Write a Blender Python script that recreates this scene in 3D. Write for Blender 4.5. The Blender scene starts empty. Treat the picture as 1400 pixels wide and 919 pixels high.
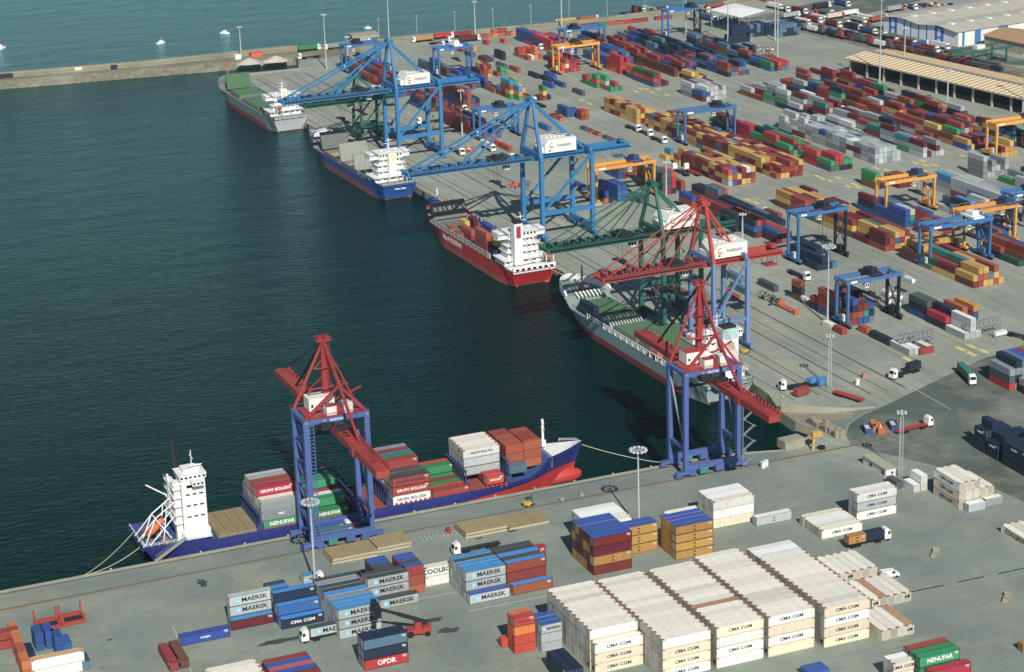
import bpy, math, random
from mathutils import Vector, Matrix
random.seed(7)
S = bpy.context.scene
COL = S.collection
PI = math.pi
rad = math.radians

# ------------------------------------------------------------------ camera
FPX, W0, H0 = 2989.0, 1400.0, 919.0
_p, _r, _y = rad(18.574), rad(-1.742), rad(22.332)
CAM = Vector((-343.0, -582.0, 263.0))
FW = Vector((math.sin(_y)*math.cos(_p), math.cos(_y)*math.cos(_p), -math.sin(_p)))
_rt = Vector((math.cos(_y), -math.sin(_y), 0)); _up = _rt.cross(FW)
RT = _rt*math.cos(_r) + _up*math.sin(_r)
UP = _up*math.cos(_r) - _rt*math.sin(_r)
cam = bpy.data.objects.new('camera', bpy.data.cameras.new('camera')); COL.objects.link(cam)
cam.matrix_world = Matrix(((RT.x, UP.x, -FW.x, CAM.x), (RT.y, UP.y, -FW.y, CAM.y), (RT.z, UP.z, -FW.z, CAM.z), (0, 0, 0, 1)))
cam.data.sensor_width = 36; cam.data.lens = FPX/W0*36
cam.data.clip_start = 1; cam.data.clip_end = 9000
S.camera = cam

# ------------------------------------------------------------------ light
SUN = Vector((-0.165, -0.986, 0)).normalized()*math.cos(rad(38)) + Vector((0, 0, math.sin(rad(38))))
w = bpy.data.worlds.new('World'); S.world = w; w.use_nodes = True
nt = w.node_tree; nt.nodes.clear()
sky = nt.nodes.new('ShaderNodeTexSky'); sky.sky_type = 'NISHITA'; sky.sun_disc = False
sky.sun_elevation = rad(38); sky.sun_rotation = math.atan2(SUN.x, SUN.y) % (2*PI)
sky.air_density = 1.0; sky.dust_density = 0.4; sky.ozone_density = 2.5; sky.altitude = 600
bg = nt.nodes.new('ShaderNodeBackground'); bg.inputs[1].default_value = 0.068
ou = nt.nodes.new('ShaderNodeOutputWorld')
nt.links.new(sky.outputs[0], bg.inputs[0]); nt.links.new(bg.outputs[0], ou.inputs[0])
sl = bpy.data.lights.new('sun', 'SUN'); sl.energy = 4.9; sl.angle = rad(0.5); sl.color = (1, 0.965, 0.90)
so = bpy.data.objects.new('sun', sl); COL.objects.link(so)
so.rotation_euler = SUN.to_track_quat('Z', 'Y').to_euler()
S.view_settings.view_transform = 'Standard'; S.view_settings.look = 'None'
S.view_settings.exposure = 0.12; S.view_settings.gamma = 1.0

# ------------------------------------------------------------------ helpers
def at(u, v, z=0.0):
    """point at height z seen at photo pixel (u, v)"""
    d = FW*FPX + RT*(u-W0/2) - UP*(v-H0/2)
    return CAM + d*((z-CAM.z)/d.z)

def lin(c):
    return tuple((x/12.92 if x <= 0.04045 else ((x+0.055)/1.055)**2.4) for x in c)

def hexc(h, sat=1.0):
    c = lin(tuple(int(h[i:i+2], 16)/255 for i in (0, 2, 4))); g = .25*c[0]+.6*c[1]+.15*c[2]
    return tuple(g+(x-g)*sat for x in c)

MATS = {}
def N(nt, t, **k):
    n = nt.nodes.new(t)
    for a, b in k.items():
        if a in n.inputs: n.inputs[a].default_value = b
        else: setattr(n, a, b)
    return n

def mat(name, hx, rough=0.6, metal=0.0, var=0.12, dirt=0.25, dirtcol='4a4238', scale=0.35, per='object', spec=0.4, streak=False, corr=0.0):
    """painted / concrete surface: colour varied by noise, per object or per mesh island, with patches of dirt"""
    if name in MATS: return MATS[name]
    m = bpy.data.materials.new(name); m.use_nodes = True; t = m.node_tree
    b = t.nodes['Principled BSDF']; b.inputs['Roughness'].default_value = rough; b.inputs['Metallic'].default_value = metal
    b.inputs['Specular IOR Level'].default_value = spec
    c = hexc(hx, .88)
    tc = N(t, 'ShaderNodeTexCoord')
    no = N(t, 'ShaderNodeTexNoise', Scale=scale, Detail=5.0, Roughness=0.65)
    mp = N(t, 'ShaderNodeMapping')
    if streak: mp.inputs['Scale'].default_value = (1, 1, 0.25)
    t.links.new(tc.outputs['Object'], mp.inputs[0]); t.links.new(mp.outputs[0], no.inputs['Vector'])
    if per == 'island':
        src = N(t, 'ShaderNodeNewGeometry').outputs['Random Per Island']
    else:
        src = N(t, 'ShaderNodeObjectInfo').outputs['Random']
    add = N(t, 'ShaderNodeMath', operation='ADD')
    t.links.new(src, add.inputs[0]); t.links.new(no.outputs['Fac'], add.inputs[1])
    mr = N(t, 'ShaderNodeMapRange'); mr.inputs[1].default_value = 0.2; mr.inputs[2].default_value = 1.8
    mr.inputs[3].default_value = 1-var*1.6; mr.inputs[4].default_value = 1+var*1.6
    t.links.new(add.outputs[0], mr.inputs[0])
    hsv = N(t, 'ShaderNodeHueSaturation'); hsv.inputs['Color'].default_value = (*c, 1)
    t.links.new(mr.outputs[0], hsv.inputs['Value'])
    mh = N(t, 'ShaderNodeMapRange'); mh.inputs[3].default_value = 0.5-var*0.08; mh.inputs[4].default_value = 0.5+var*0.08
    t.links.new(src, mh.inputs[0]); t.links.new(mh.outputs[0], hsv.inputs['Hue'])
    out = hsv.outputs[0]
    if dirt > 0:
        n2 = N(t, 'ShaderNodeTexNoise', Scale=scale*3.1, Detail=6.0, Roughness=0.75)
        t.links.new(mp.outputs[0], n2.inputs['Vector'])
        r2 = N(t, 'ShaderNodeMapRange'); r2.inputs[1].default_value = 0.52; r2.inputs[2].default_value = 0.78
        r2.inputs[3].default_value = 0; r2.inputs[4].default_value = dirt*2
        t.links.new(n2.outputs['Fac'], r2.inputs[0])
        mx = N(t, 'ShaderNodeMix', data_type='RGBA'); mx.inputs[7].default_value = (*hexc(dirtcol), 1)
        t.links.new(r2.outputs[0], mx.inputs[0]); t.links.new(out, mx.inputs[6])
        out = mx.outputs[2]
    t.links.new(out, b.inputs['Base Color'])
    if corr > 0:
        wv = N(t, 'ShaderNodeTexWave', Scale=1.1, Distortion=0.0); wv.bands_direction = 'X'
        t.links.new(tc.outputs['Object'], wv.inputs['Vector'])
        bp = N(t, 'ShaderNodeBump', Strength=corr, Distance=0.04)
        t.links.new(wv.outputs['Fac'], bp.inputs['Height']); t.links.new(bp.outputs[0], b.inputs['Normal'])
    MATS[name] = m
    return m

class MB:
    """collects boxes, beams, tubes and polygons and links them as one mesh object"""
    def __init__(s): s.v = []; s.f = []; s.m = []
    def add(s, vs, fs, mi=0):
        o = len(s.v); s.v += [tuple(x) for x in vs]
        for f in fs: s.f.append(tuple(i+o for i in f)); s.m.append(mi)
        return s
    def box(s, x0, x1, y0, y1, z0, z1, mi=0, top=None):
        vs = [(x0,y0,z0),(x1,y0,z0),(x1,y1,z0),(x0,y1,z0),(x0,y0,z1),(x1,y0,z1),(x1,y1,z1),(x0,y1,z1)]
        fs = [(0,3,2,1),(0,1,5,4),(1,2,6,5),(2,3,7,6),(3,0,4,7)]
        s.add(vs, fs, mi); o = len(s.v)-8
        s.f.append((o+4,o+5,o+6,o+7)); s.m.append(mi if top is None else top)
        return s
    def beam(s, p, q, w=0.3, h=None, mi=0, w2=None, h2=None):
        p = Vector(p); q = Vector(q); d = q-p
        if d.length < 1e-6: return s
        d.normalize(); h = h or w; w2 = w2 or w; h2 = h2 or (h if w2 == w else w2)
        up = Vector((0, 0, 1)) if abs(d.z) < 0.95 else Vector((1, 0, 0)) if False else (Vector((0, 0, 1)) if abs(d.z) < 0.95 else Vector((0, 1, 0)))
        a = d.cross(up).normalized(); b = a.cross(d).normalized()
        vs = []
        for c, ww, hh in ((p, w, h), (q, w2, h2)):
            for i, j in ((-1,-1),(1,-1),(1,1),(-1,1)):
                vs.append(c + a*(i*ww/2) + b*(j*hh/2))
        return s.add(vs, [(0,1,2,3),(7,6,5,4),(0,4,5,1),(1,5,6,2),(2,6,7,3),(3,7,4,0)], mi)
    def tube(s, p, q, r=0.1, n=8, mi=0, r2=None):
        p = Vector(p); q = Vector(q); d = (q-p)
        if d.length < 1e-6: return s
        d.normalize(); r2 = r if r2 is None else r2
        up = Vector((0, 0, 1)) if abs(d.z) < 0.95 else Vector((0, 1, 0))
        a = d.cross(up).normalized(); b = a.cross(d).normalized()
        vs = []
        for c, rr in ((p, r), (q, r2)):
            for k in range(n):
                t = 2*PI*k/n; vs.append(c + a*(math.cos(t)*rr) + b*(math.sin(t)*rr))
        fs = [(k, (k+1) % n, n+(k+1) % n, n+k) for k in range(n)] + [tuple(reversed(range(n))), tuple(range(n, 2*n))]
        return s.add(vs, fs, mi)
    def prism(s, poly, z0, z1, mi=0, side=None):
        n = len(poly)
        vs = [(x, y, z0) for x, y in poly] + [(x, y, z1) for x, y in poly]
        s.add(vs, [tuple(range(n, 2*n)), tuple(reversed(range(n)))], mi); o = len(s.v)-2*n
        for k in range(n):
            s.f.append((o+k, o+(k+1) % n, o+n+(k+1) % n, o+n+k)); s.m.append(mi if side is None else side)
        return s
    def prism_y(s, poly, y0, y1, mi=0):          # polygon in x,z pushed along y
        n = len(poly)
        vs = [(x, y0, z) for x, z in poly] + [(x, y1, z) for x, z in poly]
        fs = [tuple(range(n)), tuple(reversed(range(n, 2*n)))] + [(k, n+k, n+(k+1) % n, (k+1) % n) for k in range(n)]
        return s.add(vs, fs, mi)
    def ball(s, c, r, n=8, mi=0, sz=1.0):
        c = Vector(c); vs = []; m = n//2
        for i in range(m+1):
            ph = PI*i/m
            for k in range(n):
                t = 2*PI*k/n
                vs.append(c + Vector((math.sin(ph)*math.cos(t)*r, math.sin(ph)*math.sin(t)*r, math.cos(ph)*r*sz)))
        fs = [(i*n+k, i*n+(k+1) % n, (i+1)*n+(k+1) % n, (i+1)*n+k) for i in range(m) for k in range(n)]
        return s.add(vs, fs, mi)
    def mesh(s, name, mats):
        me = bpy.data.meshes.new(name); me.from_pydata(s.v, [], s.f)
        for m in (mats if isinstance(mats, (list, tuple)) else [mats]): me.materials.append(m)
        me.polygons.foreach_set('material_index', s.m); me.update()
        return me
    def build(s, name, mats, parent=None, loc=None, rz=0):
        return link(name, s.mesh(name, mats), parent, loc, rz)

def link(name, me, parent=None, loc=None, rz=0):
    o = bpy.data.objects.new(name, me); COL.objects.link(o)
    if parent is not None: o.parent = parent
    if loc is not None: o.location = loc
    if rz: o.rotation_euler = (0, 0, rz)
    return o

def tag(o, label=None, cat=None, group=None, kind=None):
    if label: o['label'] = label
    if cat: o['category'] = cat
    if group: o['group'] = group
    if kind: o['kind'] = kind
    return o

def thing(name, loc, rz, label, cat, group=None):
    o = bpy.data.objects.new(name, None); COL.objects.link(o); o.location = loc; o.rotation_euler = (0, 0, rz)
    o.empty_display_size = 0.5
    return tag(o, label, cat, group)

_tx = {}
def text_mesh(body, size):
    k = (body, size)
    if k not in _tx:
        cu = bpy.data.curves.new('t', 'FONT'); cu.body = body; cu.size = size; cu.extrude = 0.01
        cu.align_x = 'CENTER'; cu.align_y = 'CENTER'; cu.resolution_u = 2; cu.offset = size*0.018
        o = bpy.data.objects.new('t', cu); COL.objects.link(o)
        dg = bpy.context.evaluated_depsgraph_get()
        me = bpy.data.meshes.new_from_object(o.evaluated_get(dg)); me.name = 'lettering'
        bpy.data.objects.remove(o)
        _tx[k] = me
    return _tx[k]

_txm = {}
def lettering(body, size, m, parent, loc, rot, sx=1.0, name='lettering'):
    k = (body, size, m.name)
    if k not in _txm:
        me = text_mesh(body, size).copy(); me.materials.clear(); me.materials.append(m); _txm[k] = me
    o = link(name, _txm[k], parent, loc); o.rotation_euler = rot; o.scale = (sx, 1, 1)
    return o

def plain(name, hx, rough=0.6): return mat(name, hx, rough, var=0.06, dirt=0.0)

WHITE = plain('letter_white', 'eceae4'); BLACK = plain('letter_black', '15181c'); NAVYL = plain('letter_navy', '1f2f55')
STEEL = mat('grey_steel', '8a8f8e', 0.5, var=.1, dirt=.2)
DARK = mat('dark_steel', '23262a', 0.55, var=.1, dirt=.1)
RUBBER = mat('rubber', '16171a', 0.85, var=.05, dirt=.1)
GLASS = mat('dark_glass', '0d1418', 0.12, var=.05, dirt=.0, spec=.8)
GALV = mat('galvanised_mast', 'a9b0ac', 0.5, var=.05, dirt=.1)

YAW = rad(2.3)      # the yard lanes turn a little against the near quay
QY = rad(1.66)       # the main quay edge
def lane(x, y, dx, dy, yaw=YAW):
    c, s = math.cos(yaw), math.sin(yaw)
    return Vector((x + dx*c - dy*s, y + dx*s + dy*c, 0))

# ------------------------------------------------------------------ ground, water
def ground_mat(name, hx, hx2, stain, scale=0.02, stripe=None, slab=None, rough=0.85):
    m = bpy.data.materials.new(name); m.use_nodes = True; t = m.node_tree; b = t.nodes['Principled BSDF']
    b.inputs['Roughness'].default_value = rough; b.inputs['Specular IOR Level'].default_value = 0.25
    g = N(t, 'ShaderNodeNewGeometry')
    n1 = N(t, 'ShaderNodeTexNoise', Scale=scale, Detail=8.0, Roughness=0.62)
    t.links.new(g.outputs['Position'], n1.inputs['Vector'])
    r = N(t, 'ShaderNodeMapRange'); r.inputs[1].default_value = .36; r.inputs[2].default_value = .66
    t.links.new(n1.outputs['Fac'], r.inputs[0])
    mx = N(t, 'ShaderNodeMix', data_type='RGBA'); mx.inputs[6].default_value = (*hexc(hx), 1); mx.inputs[7].default_value = (*hexc(hx2), 1)
    t.links.new(r.outputs[0], mx.inputs[0]); out = mx.outputs[2]
    def over(fac, col, out):
        q = N(t, 'ShaderNodeMix', data_type='RGBA'); q.inputs[7].default_value = (*hexc(col), 1)
        t.links.new(fac, q.inputs[0]); t.links.new(out, q.inputs[6]); return q.outputs[2]
    if stripe:      # wear along the driving direction
        mp = N(t, 'ShaderNodeMapping'); mp.inputs['Rotation'].default_value = (0, 0, -YAW if stripe == 'y' else 0)
        mp.inputs['Scale'].default_value = (0.45, 0.012, 1) if stripe == 'y' else (0.012, 0.45, 1)
        t.links.new(g.outputs['Position'], mp.inputs[0])
        n2 = N(t, 'ShaderNodeTexNoise', Scale=1.0, Detail=4.0, Roughness=.6); t.links.new(mp.outputs[0], n2.inputs['Vector'])
        r2 = N(t, 'ShaderNodeMapRange'); r2.inputs[1].default_value = .45; r2.inputs[2].default_value = .75; r2.inputs[4].default_value = .55
        t.links.new(n2.outputs['Fac'], r2.inputs[0]); out = over(r2.outputs[0], stain, out)
    n3 = N(t, 'ShaderNodeTexNoise', Scale=0.16, Detail=4.0, Roughness=.7); t.links.new(g.outputs['Position'], n3.inputs['Vector'])
    r3 = N(t, 'ShaderNodeMapRange'); r3.inputs[1].default_value = .64; r3.inputs[2].default_value = .74; r3.inputs[4].default_value = .55
    t.links.new(n3.outputs['Fac'], r3.inputs[0]); out = over(r3.outputs[0], stain, out)
    for sc_, lo, hi, amt, col_ in ((.045, .5, .72, .5, 'a39c82'), (.018, .5, .7, .4, 'a7a898'), (.55, .66, .72, .65, '474a44'), (1.7, .7, .74, .5, '3c3d38')):
        na = N(t, 'ShaderNodeTexNoise', Scale=sc_, Detail=5.0, Roughness=.66); mo = N(t, 'ShaderNodeMapping'); mo.inputs['Location'].default_value = (sc_*90, 17*sc_, 0)
        t.links.new(g.outputs['Position'], mo.inputs[0]); t.links.new(mo.outputs[0], na.inputs['Vector'])
        ra = N(t, 'ShaderNodeMapRange'); ra.inputs[1].default_value = lo; ra.inputs[2].default_value = hi; ra.inputs[4].default_value = amt*(.45 if rough > .9 else 1)
        t.links.new(na.outputs['Fac'], ra.inputs[0]); out = over(ra.outputs[0], col_, out)
    for rot_, sx_, sy_, amt in ((-.12, .02, .9, .30), (.25, .03, 1.1, .22), (1.5, .02, .8, .22)):
        mo = N(t, 'ShaderNodeMapping'); mo.inputs['Rotation'].default_value = (0, 0, rot_); mo.inputs['Scale'].default_value = (sx_, sy_, 1)
        nd = N(t, 'ShaderNodeTexNoise', Scale=.012, Detail=1.0); t.links.new(g.outputs['Position'], nd.inputs['Vector'])
        sc2 = N(t, 'ShaderNodeVectorMath', operation='SCALE'); sc2.inputs['Scale'].default_value = 60; t.links.new(nd.outputs['Color'], sc2.inputs[0])
        av = N(t, 'ShaderNodeVectorMath', operation='ADD'); t.links.new(g.outputs['Position'], av.inputs[0]); t.links.new(sc2.outputs[0], av.inputs[1])
        t.links.new(av.outputs[0], mo.inputs[0]); na = N(t, 'ShaderNodeTexNoise', Scale=1.0, Detail=3.0, Roughness=.55); t.links.new(mo.outputs[0], na.inputs['Vector'])
        ra = N(t, 'ShaderNodeMapRange'); ra.inputs[1].default_value = .56; ra.inputs[2].default_value = .7; ra.inputs[4].default_value = amt
        t.links.new(na.outputs['Fac'], ra.inputs[0]); out = over(ra.outputs[0], stain, out)
    n4 = N(t, 'ShaderNodeTexNoise', Scale=1.3, Detail=5.0, Roughness=.8); t.links.new(g.outputs['Position'], n4.inputs['Vector'])
    r4 = N(t, 'ShaderNodeMapRange'); r4.inputs[1].default_value = .3; r4.inputs[2].default_value = .7; r4.inputs[3].default_value = .86; r4.inputs[4].default_value = 1.12
    t.links.new(n4.outputs['Fac'], r4.inputs[0])
    hs = N(t, 'ShaderNodeHueSaturation'); t.links.new(out, hs.inputs['Color']); t.links.new(r4.outputs[0], hs.inputs['Value']); out = hs.outputs[0]
    if slab:
        br = N(t, 'ShaderNodeTexBrick'); br.offset = 0.0
        br.inputs['Color1'].default_value = (1, 1, 1, 1); br.inputs['Color2'].default_value = (.86, .86, .86, 1); br.inputs['Mortar'].default_value = (.62, .62, .6, 1)
        br.inputs['Scale'].default_value = 1.0/slab; br.inputs['Mortar Size'].default_value = 0.012; br.inputs['Brick Width'].default_value = 1; br.inputs['Row Height'].default_value = 1
        mp = N(t, 'ShaderNodeMapping'); mp.inputs['Rotation'].default_value = (0, 0, -YAW)
        t.links.new(g.outputs['Position'], mp.inputs[0]); t.links.new(mp.outputs[0], br.inputs['Vector'])
        q = N(t, 'ShaderNodeMix', data_type='RGBA', blend_type='MULTIPLY'); q.inputs[0].default_value = .6
        t.links.new(out, q.inputs[6]); t.links.new(br.outputs[0], q.inputs[7]); out = q.outputs[2]
    t.links.new(out, b.inputs['Base Color'])
    bp = N(t, 'ShaderNodeBump', Strength=.25, Distance=.05); t.links.new(n4.outputs['Fac'], bp.inputs['Height']); t.links.new(bp.outputs[0], b.inputs['Normal'])
    return m

CONC = ground_mat('yard_concrete', '747e76', '878f84', '5c645e', scale=.03)
CONCQ = ground_mat('quay_concrete', '898f83', 'a0a395', '6c7168', stripe='y', slab=9.0)
APR = ground_mat('apron_concrete', '717a74', '808980', '616a64', stripe='x')
ASPH = ground_mat('asphalt', '4d5851', '5b655d', '434d47', scale=.03)
EDGE = ground_mat('quay_kerb', '918e7c', 'a09c88', '6c685a', scale=.1)
ROCK = ground_mat('rubble', '625f50', '7f7a66', '3a382f', scale=.35)

def sheet(name, pts, z, m, kind='structure'):
    o = MB().add([(p[0], p[1], z) for p in pts], [tuple(range(len(pts)))]).build(name, m)
    return tag(o, kind=kind)

qe = [(4, 26), (8.6, 42), (9.3, 58), (5.6, 195), (1.2, 350), (-4.7, 550), (-7.6, 655)]
b1 = at(340, 106); b2 = at(378, 91); b3 = at(424, 94.5)
land = [(-900, 0), (-40, 0.4), (-27, -1.5), (-11, -6), (7, 5.5), (3.6, 14.5)] + qe + [(8, 662), (26, 664), (36, 666), (44, 690), (46, 706)]
far = [at(u, v, 0) for u, v in ((450, 66), (560, 54), (800, 32), (960, 12), (1100, -12))]
land += [(p.x, p.y) for p in far] + [(1400, 900), (1400, -900), (-900, -900)]
bw = [(-900, 742), (-130, 728), (46, 706), (far[0].x, far[0].y)]
m = MB()
# the land is a solid block with walls down into the water
def solid(name, pts, z0, z1, top, side):
    n = len(pts); mb = MB()
    mb.add([(x, y, z1) for x, y in pts], [tuple(range(n))], 0)
    for k in range(n):
        a, b = pts[k], pts[(k+1) % n]
        mb.add([(a[0], a[1], z0), (b[0], b[1], z0), (b[0], b[1], z1), (a[0], a[1], z1)], [(0, 1, 2, 3)], 1)
    o = mb.build(name, [top, side]); me = o.data
    import bmesh
    bm = bmesh.new(); bm.from_mesh(me); bmesh.ops.recalc_face_normals(bm, faces=bm.faces)
    bmesh.ops.triangulate(bm, faces=[f for f in bm.faces if len(f.verts) > 4]); bm.to_mesh(me); bm.free()
    return tag(o, kind='structure')
solid('ground', land, -9, 0, CONCQ, EDGE)
sheet('yard', [(-900, -14.6), (-30, -14.6), (6, -14), (12, -20), (26, -46), (30, -75), (34, -110), (60, -900), (-900, -900)], 0.012, CONC)
sheet('apron', [(-900, -1.6), (-40, -1.4), (-27, -3.2), (-12, -7.2), (-2, -8), (8, -12), (6, -13.9), (-30, -14.4), (-900, -14.4)], 0.012, APR)
sheet('road', [(12, -4), (18, 4), (26, 9.5), (38, 14), (60, 24), (92, 38), (200, 70), (600, 190), (1300, 380), (1300, -860), (64, -860), (34.6, -110), (30.6, -75), (26.6, -46), (12.6, -20), (9, -12)], 0.024, ASPH)
# quay kerb along both quays
def strip(name, pts, w, z0, z1, m, kind='structure', closed=False):
    mb = MB()
    for k in range(len(pts)-1):
        a, b = Vector((*pts[k][:2], (z0+z1)/2)), Vector((*pts[k+1][:2], (z0+z1)/2))
        mb.beam(a, b, w, z1-z0)
    return tag(mb.build(name, m), kind=kind)
strip('quay_kerb', [(-900, -.6), (-40, -.3), (-27, -2.1), (-12, -6.4)], 1.0, -.1, .16, EDGE)
strip('quay_kerb', [(x+.6, y) for x, y in qe], 1.1, -.1, .17, EDGE)
TIDE = mat('tide_band', '23261f', .9, var=.15, dirt=.4, dirtcol='3c4234', scale=.5)
strip('tide_band', [(x-.06, y) for x, y in qe], .3, -4.6, -3.0, TIDE); strip('tide_band', [(3.55, 14.5), (6.95, 5.5)], .3, -4.6, -3.1, TIDE)
for k_ in range(44):
    y_ = 60+k_*13.6; 
    if y_ > 650: break
    x_ = qe[-1][0]
    for a_, b_ in zip(qe[:-1], qe[1:]):
        if a_[1] <= y_ <= b_[1]: x_ = a_[0]+(b_[0]-a_[0])*(y_-a_[1])/(b_[1]-a_[1])
    tag(MB().box(-.75, 0, -.7, .7, -3.2, -.5).tube((-.45, 0, -3.4), (-.45, 0, -.3), .5, 10).build('fender', RUBBER, None, (x_, y_, 0)), 'black rubber fender on the long quay wall', 'fender', 'rubber fenders on the long quay wall')
sheet('apron', [(5.5, 24), (4.4, 15), (7.6, 7.2), (12, -3.2), (17.4, 4.4), (25.4, 9.9), (34, 13.2), (26, 14.2), (19, 15.8), (13, 18.2), (8, 21.4)], .02, APR)
# crane rails
RAIL = mat('rail_steel', '4b463d', .6, var=.1, dirt=.3)
RUST = mat('rail_rust', '8a6f52', .9, var=.1, dirt=.2)
strip('rail_track', [(-900, -13.1), (-14, -13.1), (22, -13.2)], .5, 0.0, .05, RUST)
strip('crane_rail', [(-900, -12.6), (-14, -12.6), (22, -12.7)], .22, 0.0, .13, RAIL)
strip('crane_rail', [(-900, -2.2), (-40, -2.2), (-28, -4)], .22, 0.0, .12, RAIL)
for off, w_ in ((3.5, .3), (13.5, .45), (17.5, .3), (29.3, .55), (36.2, .3), (43.4, .6)):
    p0 = lane(9.7, 55, off, -22 if off < 20 else -30, QY); p1 = lane(9.7, 55, off, 596, QY)
    strip('crane_rail', [p0, p1], w_, 0.0, .06, RAIL)
# parapet of the quay end
pw = [(4.3, 25.6), (8, 22.2), (13, 19), (19, 16.6), (26, 14.9), (34, 14)]
mb = MB()
hs_ = [3.0, 2.8, 2.4, 1.7, 1.0, .3]
for k in range(5):
    a, b = pw[k], pw[k+1]
    mb.add([(a[0], a[1], -.2), (b[0], b[1], -.2), (b[0], b[1], hs_[k+1]), (a[0], a[1], hs_[k]), (a[0]+.4, a[1]+.7, -.2), (b[0]+.4, b[1]+.7, -.2), (b[0]+.4, b[1]+.7, hs_[k+1]), (a[0]+.4, a[1]+.7, hs_[k])],
           [(0, 1, 2, 3), (7, 6, 5, 4), (3, 2, 6, 7), (0, 3, 7, 4), (1, 5, 6, 2)])
tag(mb.build('parapet_wall', EDGE), 'pale concrete wall curving round the end of the long quay', 'wall')
# silt ramp beside it
mb = MB().add([(4.2, 25), (3.8, 14.8), (12, 10), (20, 9), (26, 13.5), (13, 18)] and [(4.2, 25, .03), (3.8, 14.8, .05), (12, 9, .05), (22, 9, .05), (26, 13.6, .05), (13, 17.8, .05)], [(0, 1, 2, 3, 4, 5)])
tag(mb.build('ramp', ground_mat('ramp', '7e7c6c', '8f8b78', '5e5a4c', scale=.1)), kind='structure')
# old quay block with bollard hook
# water
def water_mat():
    m = bpy.data.materials.new('sea_water'); m.use_nodes = True; t = m.node_tree; b = t.nodes['Principled BSDF']
    b.inputs['Base Color'].default_value = (0.004, 0.034, 0.036, 1); b.inputs['Roughness'].default_value = .16
    b.inputs['IOR'].default_value = 1.333; b.inputs['Specular IOR Level'].default_value = 0.4; b.inputs['Specular Tint'].default_value = (.30, .85, 1, 1)
    g = N(t, 'ShaderNodeNewGeometry')
    big = N(t, 'ShaderNodeTexNoise', Scale=.006, Detail=4.0, Roughness=.6); t.links.new(g.outputs['Position'], big.inputs['Vector'])
    cr = N(t, 'ShaderNodeMapRange'); cr.inputs[1].default_value = .35; cr.inputs[2].default_value = .65
    t.links.new(big.outputs['Fac'], cr.inputs[0])
    mx = N(t, 'ShaderNodeMix', data_type='RGBA'); mx.inputs[6].default_value = (.0006, .0155, .0135, 1); mx.inputs[7].default_value = (.001, .021, .0185, 1)
    t.links.new(cr.outputs[0], mx.inputs[0]); t.links.new(mx.outputs[2], b.inputs['Base Color'])
    mp = N(t, 'ShaderNodeMapping'); mp.inputs['Rotation'].default_value = (0, 0, rad(25)); mp.inputs['Scale'].default_value = (.5, 1, 1)
    t.links.new(g.outputs['Position'], mp.inputs[0])
    n1 = N(t, 'ShaderNodeTexNoise', Scale=.5, Detail=6.0, Roughness=.68, Distortion=.4); t.links.new(mp.outputs[0], n1.inputs['Vector'])
    n2 = N(t, 'ShaderNodeTexNoise', Scale=.07, Detail=3.0, Roughness=.5); t.links.new(mp.outputs[0], n2.inputs['Vector'])
    ad = N(t, 'ShaderNodeMath', operation='MULTIPLY_ADD'); ad.inputs[1].default_value = 1.6
    t.links.new(n2.outputs['Fac'], ad.inputs[0]); t.links.new(n1.outputs['Fac'], ad.inputs[2])
    bp = N(t, 'ShaderNodeBump', Strength=1.0, Distance=1.3); t.links.new(ad.outputs[0], bp.inputs['Height'])
    # as through a polarising filter: body colour below, tinted sky reflection at grazing angles
    t.nodes.remove(b); di = N(t, 'ShaderNodeBsdfDiffuse'); gl = N(t, 'ShaderNodeBsdfGlossy'); gl.inputs['Color'].default_value = (.58, .95, 1.0, 1); gl.inputs['Roughness'].default_value = .14
    fr = N(t, 'ShaderNodeFresnel'); fr.inputs['IOR'].default_value = 1.333; ms = N(t, 'ShaderNodeMixShader')
    mr = N(t, 'ShaderNodeMapRange'); mr.inputs[1].default_value = .135; mr.inputs[2].default_value = .52; mr.inputs[4].default_value = .95
    t.links.new(mx.outputs[2], di.inputs['Color'])
    b2_ = N(t, 'ShaderNodeBump', Strength=.6, Distance=.45); t.links.new(ad.outputs[0], b2_.inputs['Height']); t.links.new(b2_.outputs[0], fr.inputs['Normal'])
    for n_ in (di, gl): t.links.new(bp.outputs[0], n_.inputs['Normal'])
    t.links.new(fr.outputs[0], mr.inputs[0]); t.links.new(mr.outputs[0], ms.inputs[0]); t.links.new(di.outputs[0], ms.inputs[1]); t.links.new(gl.outputs[0], ms.inputs[2])
    t.links.new(ms.outputs[0], t.nodes['Material Output'].inputs['Surface'])
    return m
tag(MB().add([(-3500, -900, -4), (3500, -900, -4), (3500, 5500, -4), (-3500, 5500, -4)], [(0, 1, 2, 3)]).build('sea', water_mat()), kind='structure')

hz_ = MB().box(-3900, 3900, -1000, 5900, -11, 290).build('haze', None)
hz_.data.materials.clear(); hm_ = bpy.data.materials.new('haze'); hm_.use_nodes = True; ht_ = hm_.node_tree
ht_.nodes.remove(ht_.nodes['Principled BSDF']); pv = ht_.nodes.new('ShaderNodeVolumePrincipled')
pv.inputs['Color'].default_value = (.68, .86, 1, 1); pv.inputs['Density'].default_value = .000035; pv.inputs['Anisotropy'].default_value = .2
ht_.links.new(pv.outputs[0], ht_.nodes['Material Output'].inputs['Volume']); hz_.data.materials.append(hm_); tag(hz_, kind='stuff')
hz_['label'] = 'thin pale sea haze over the whole port'; hz_['category'] = 'haze'
WALLD = ground_mat('old_wall', '7d7b68', '8f8b76', '5c594a', scale=.1)
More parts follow.
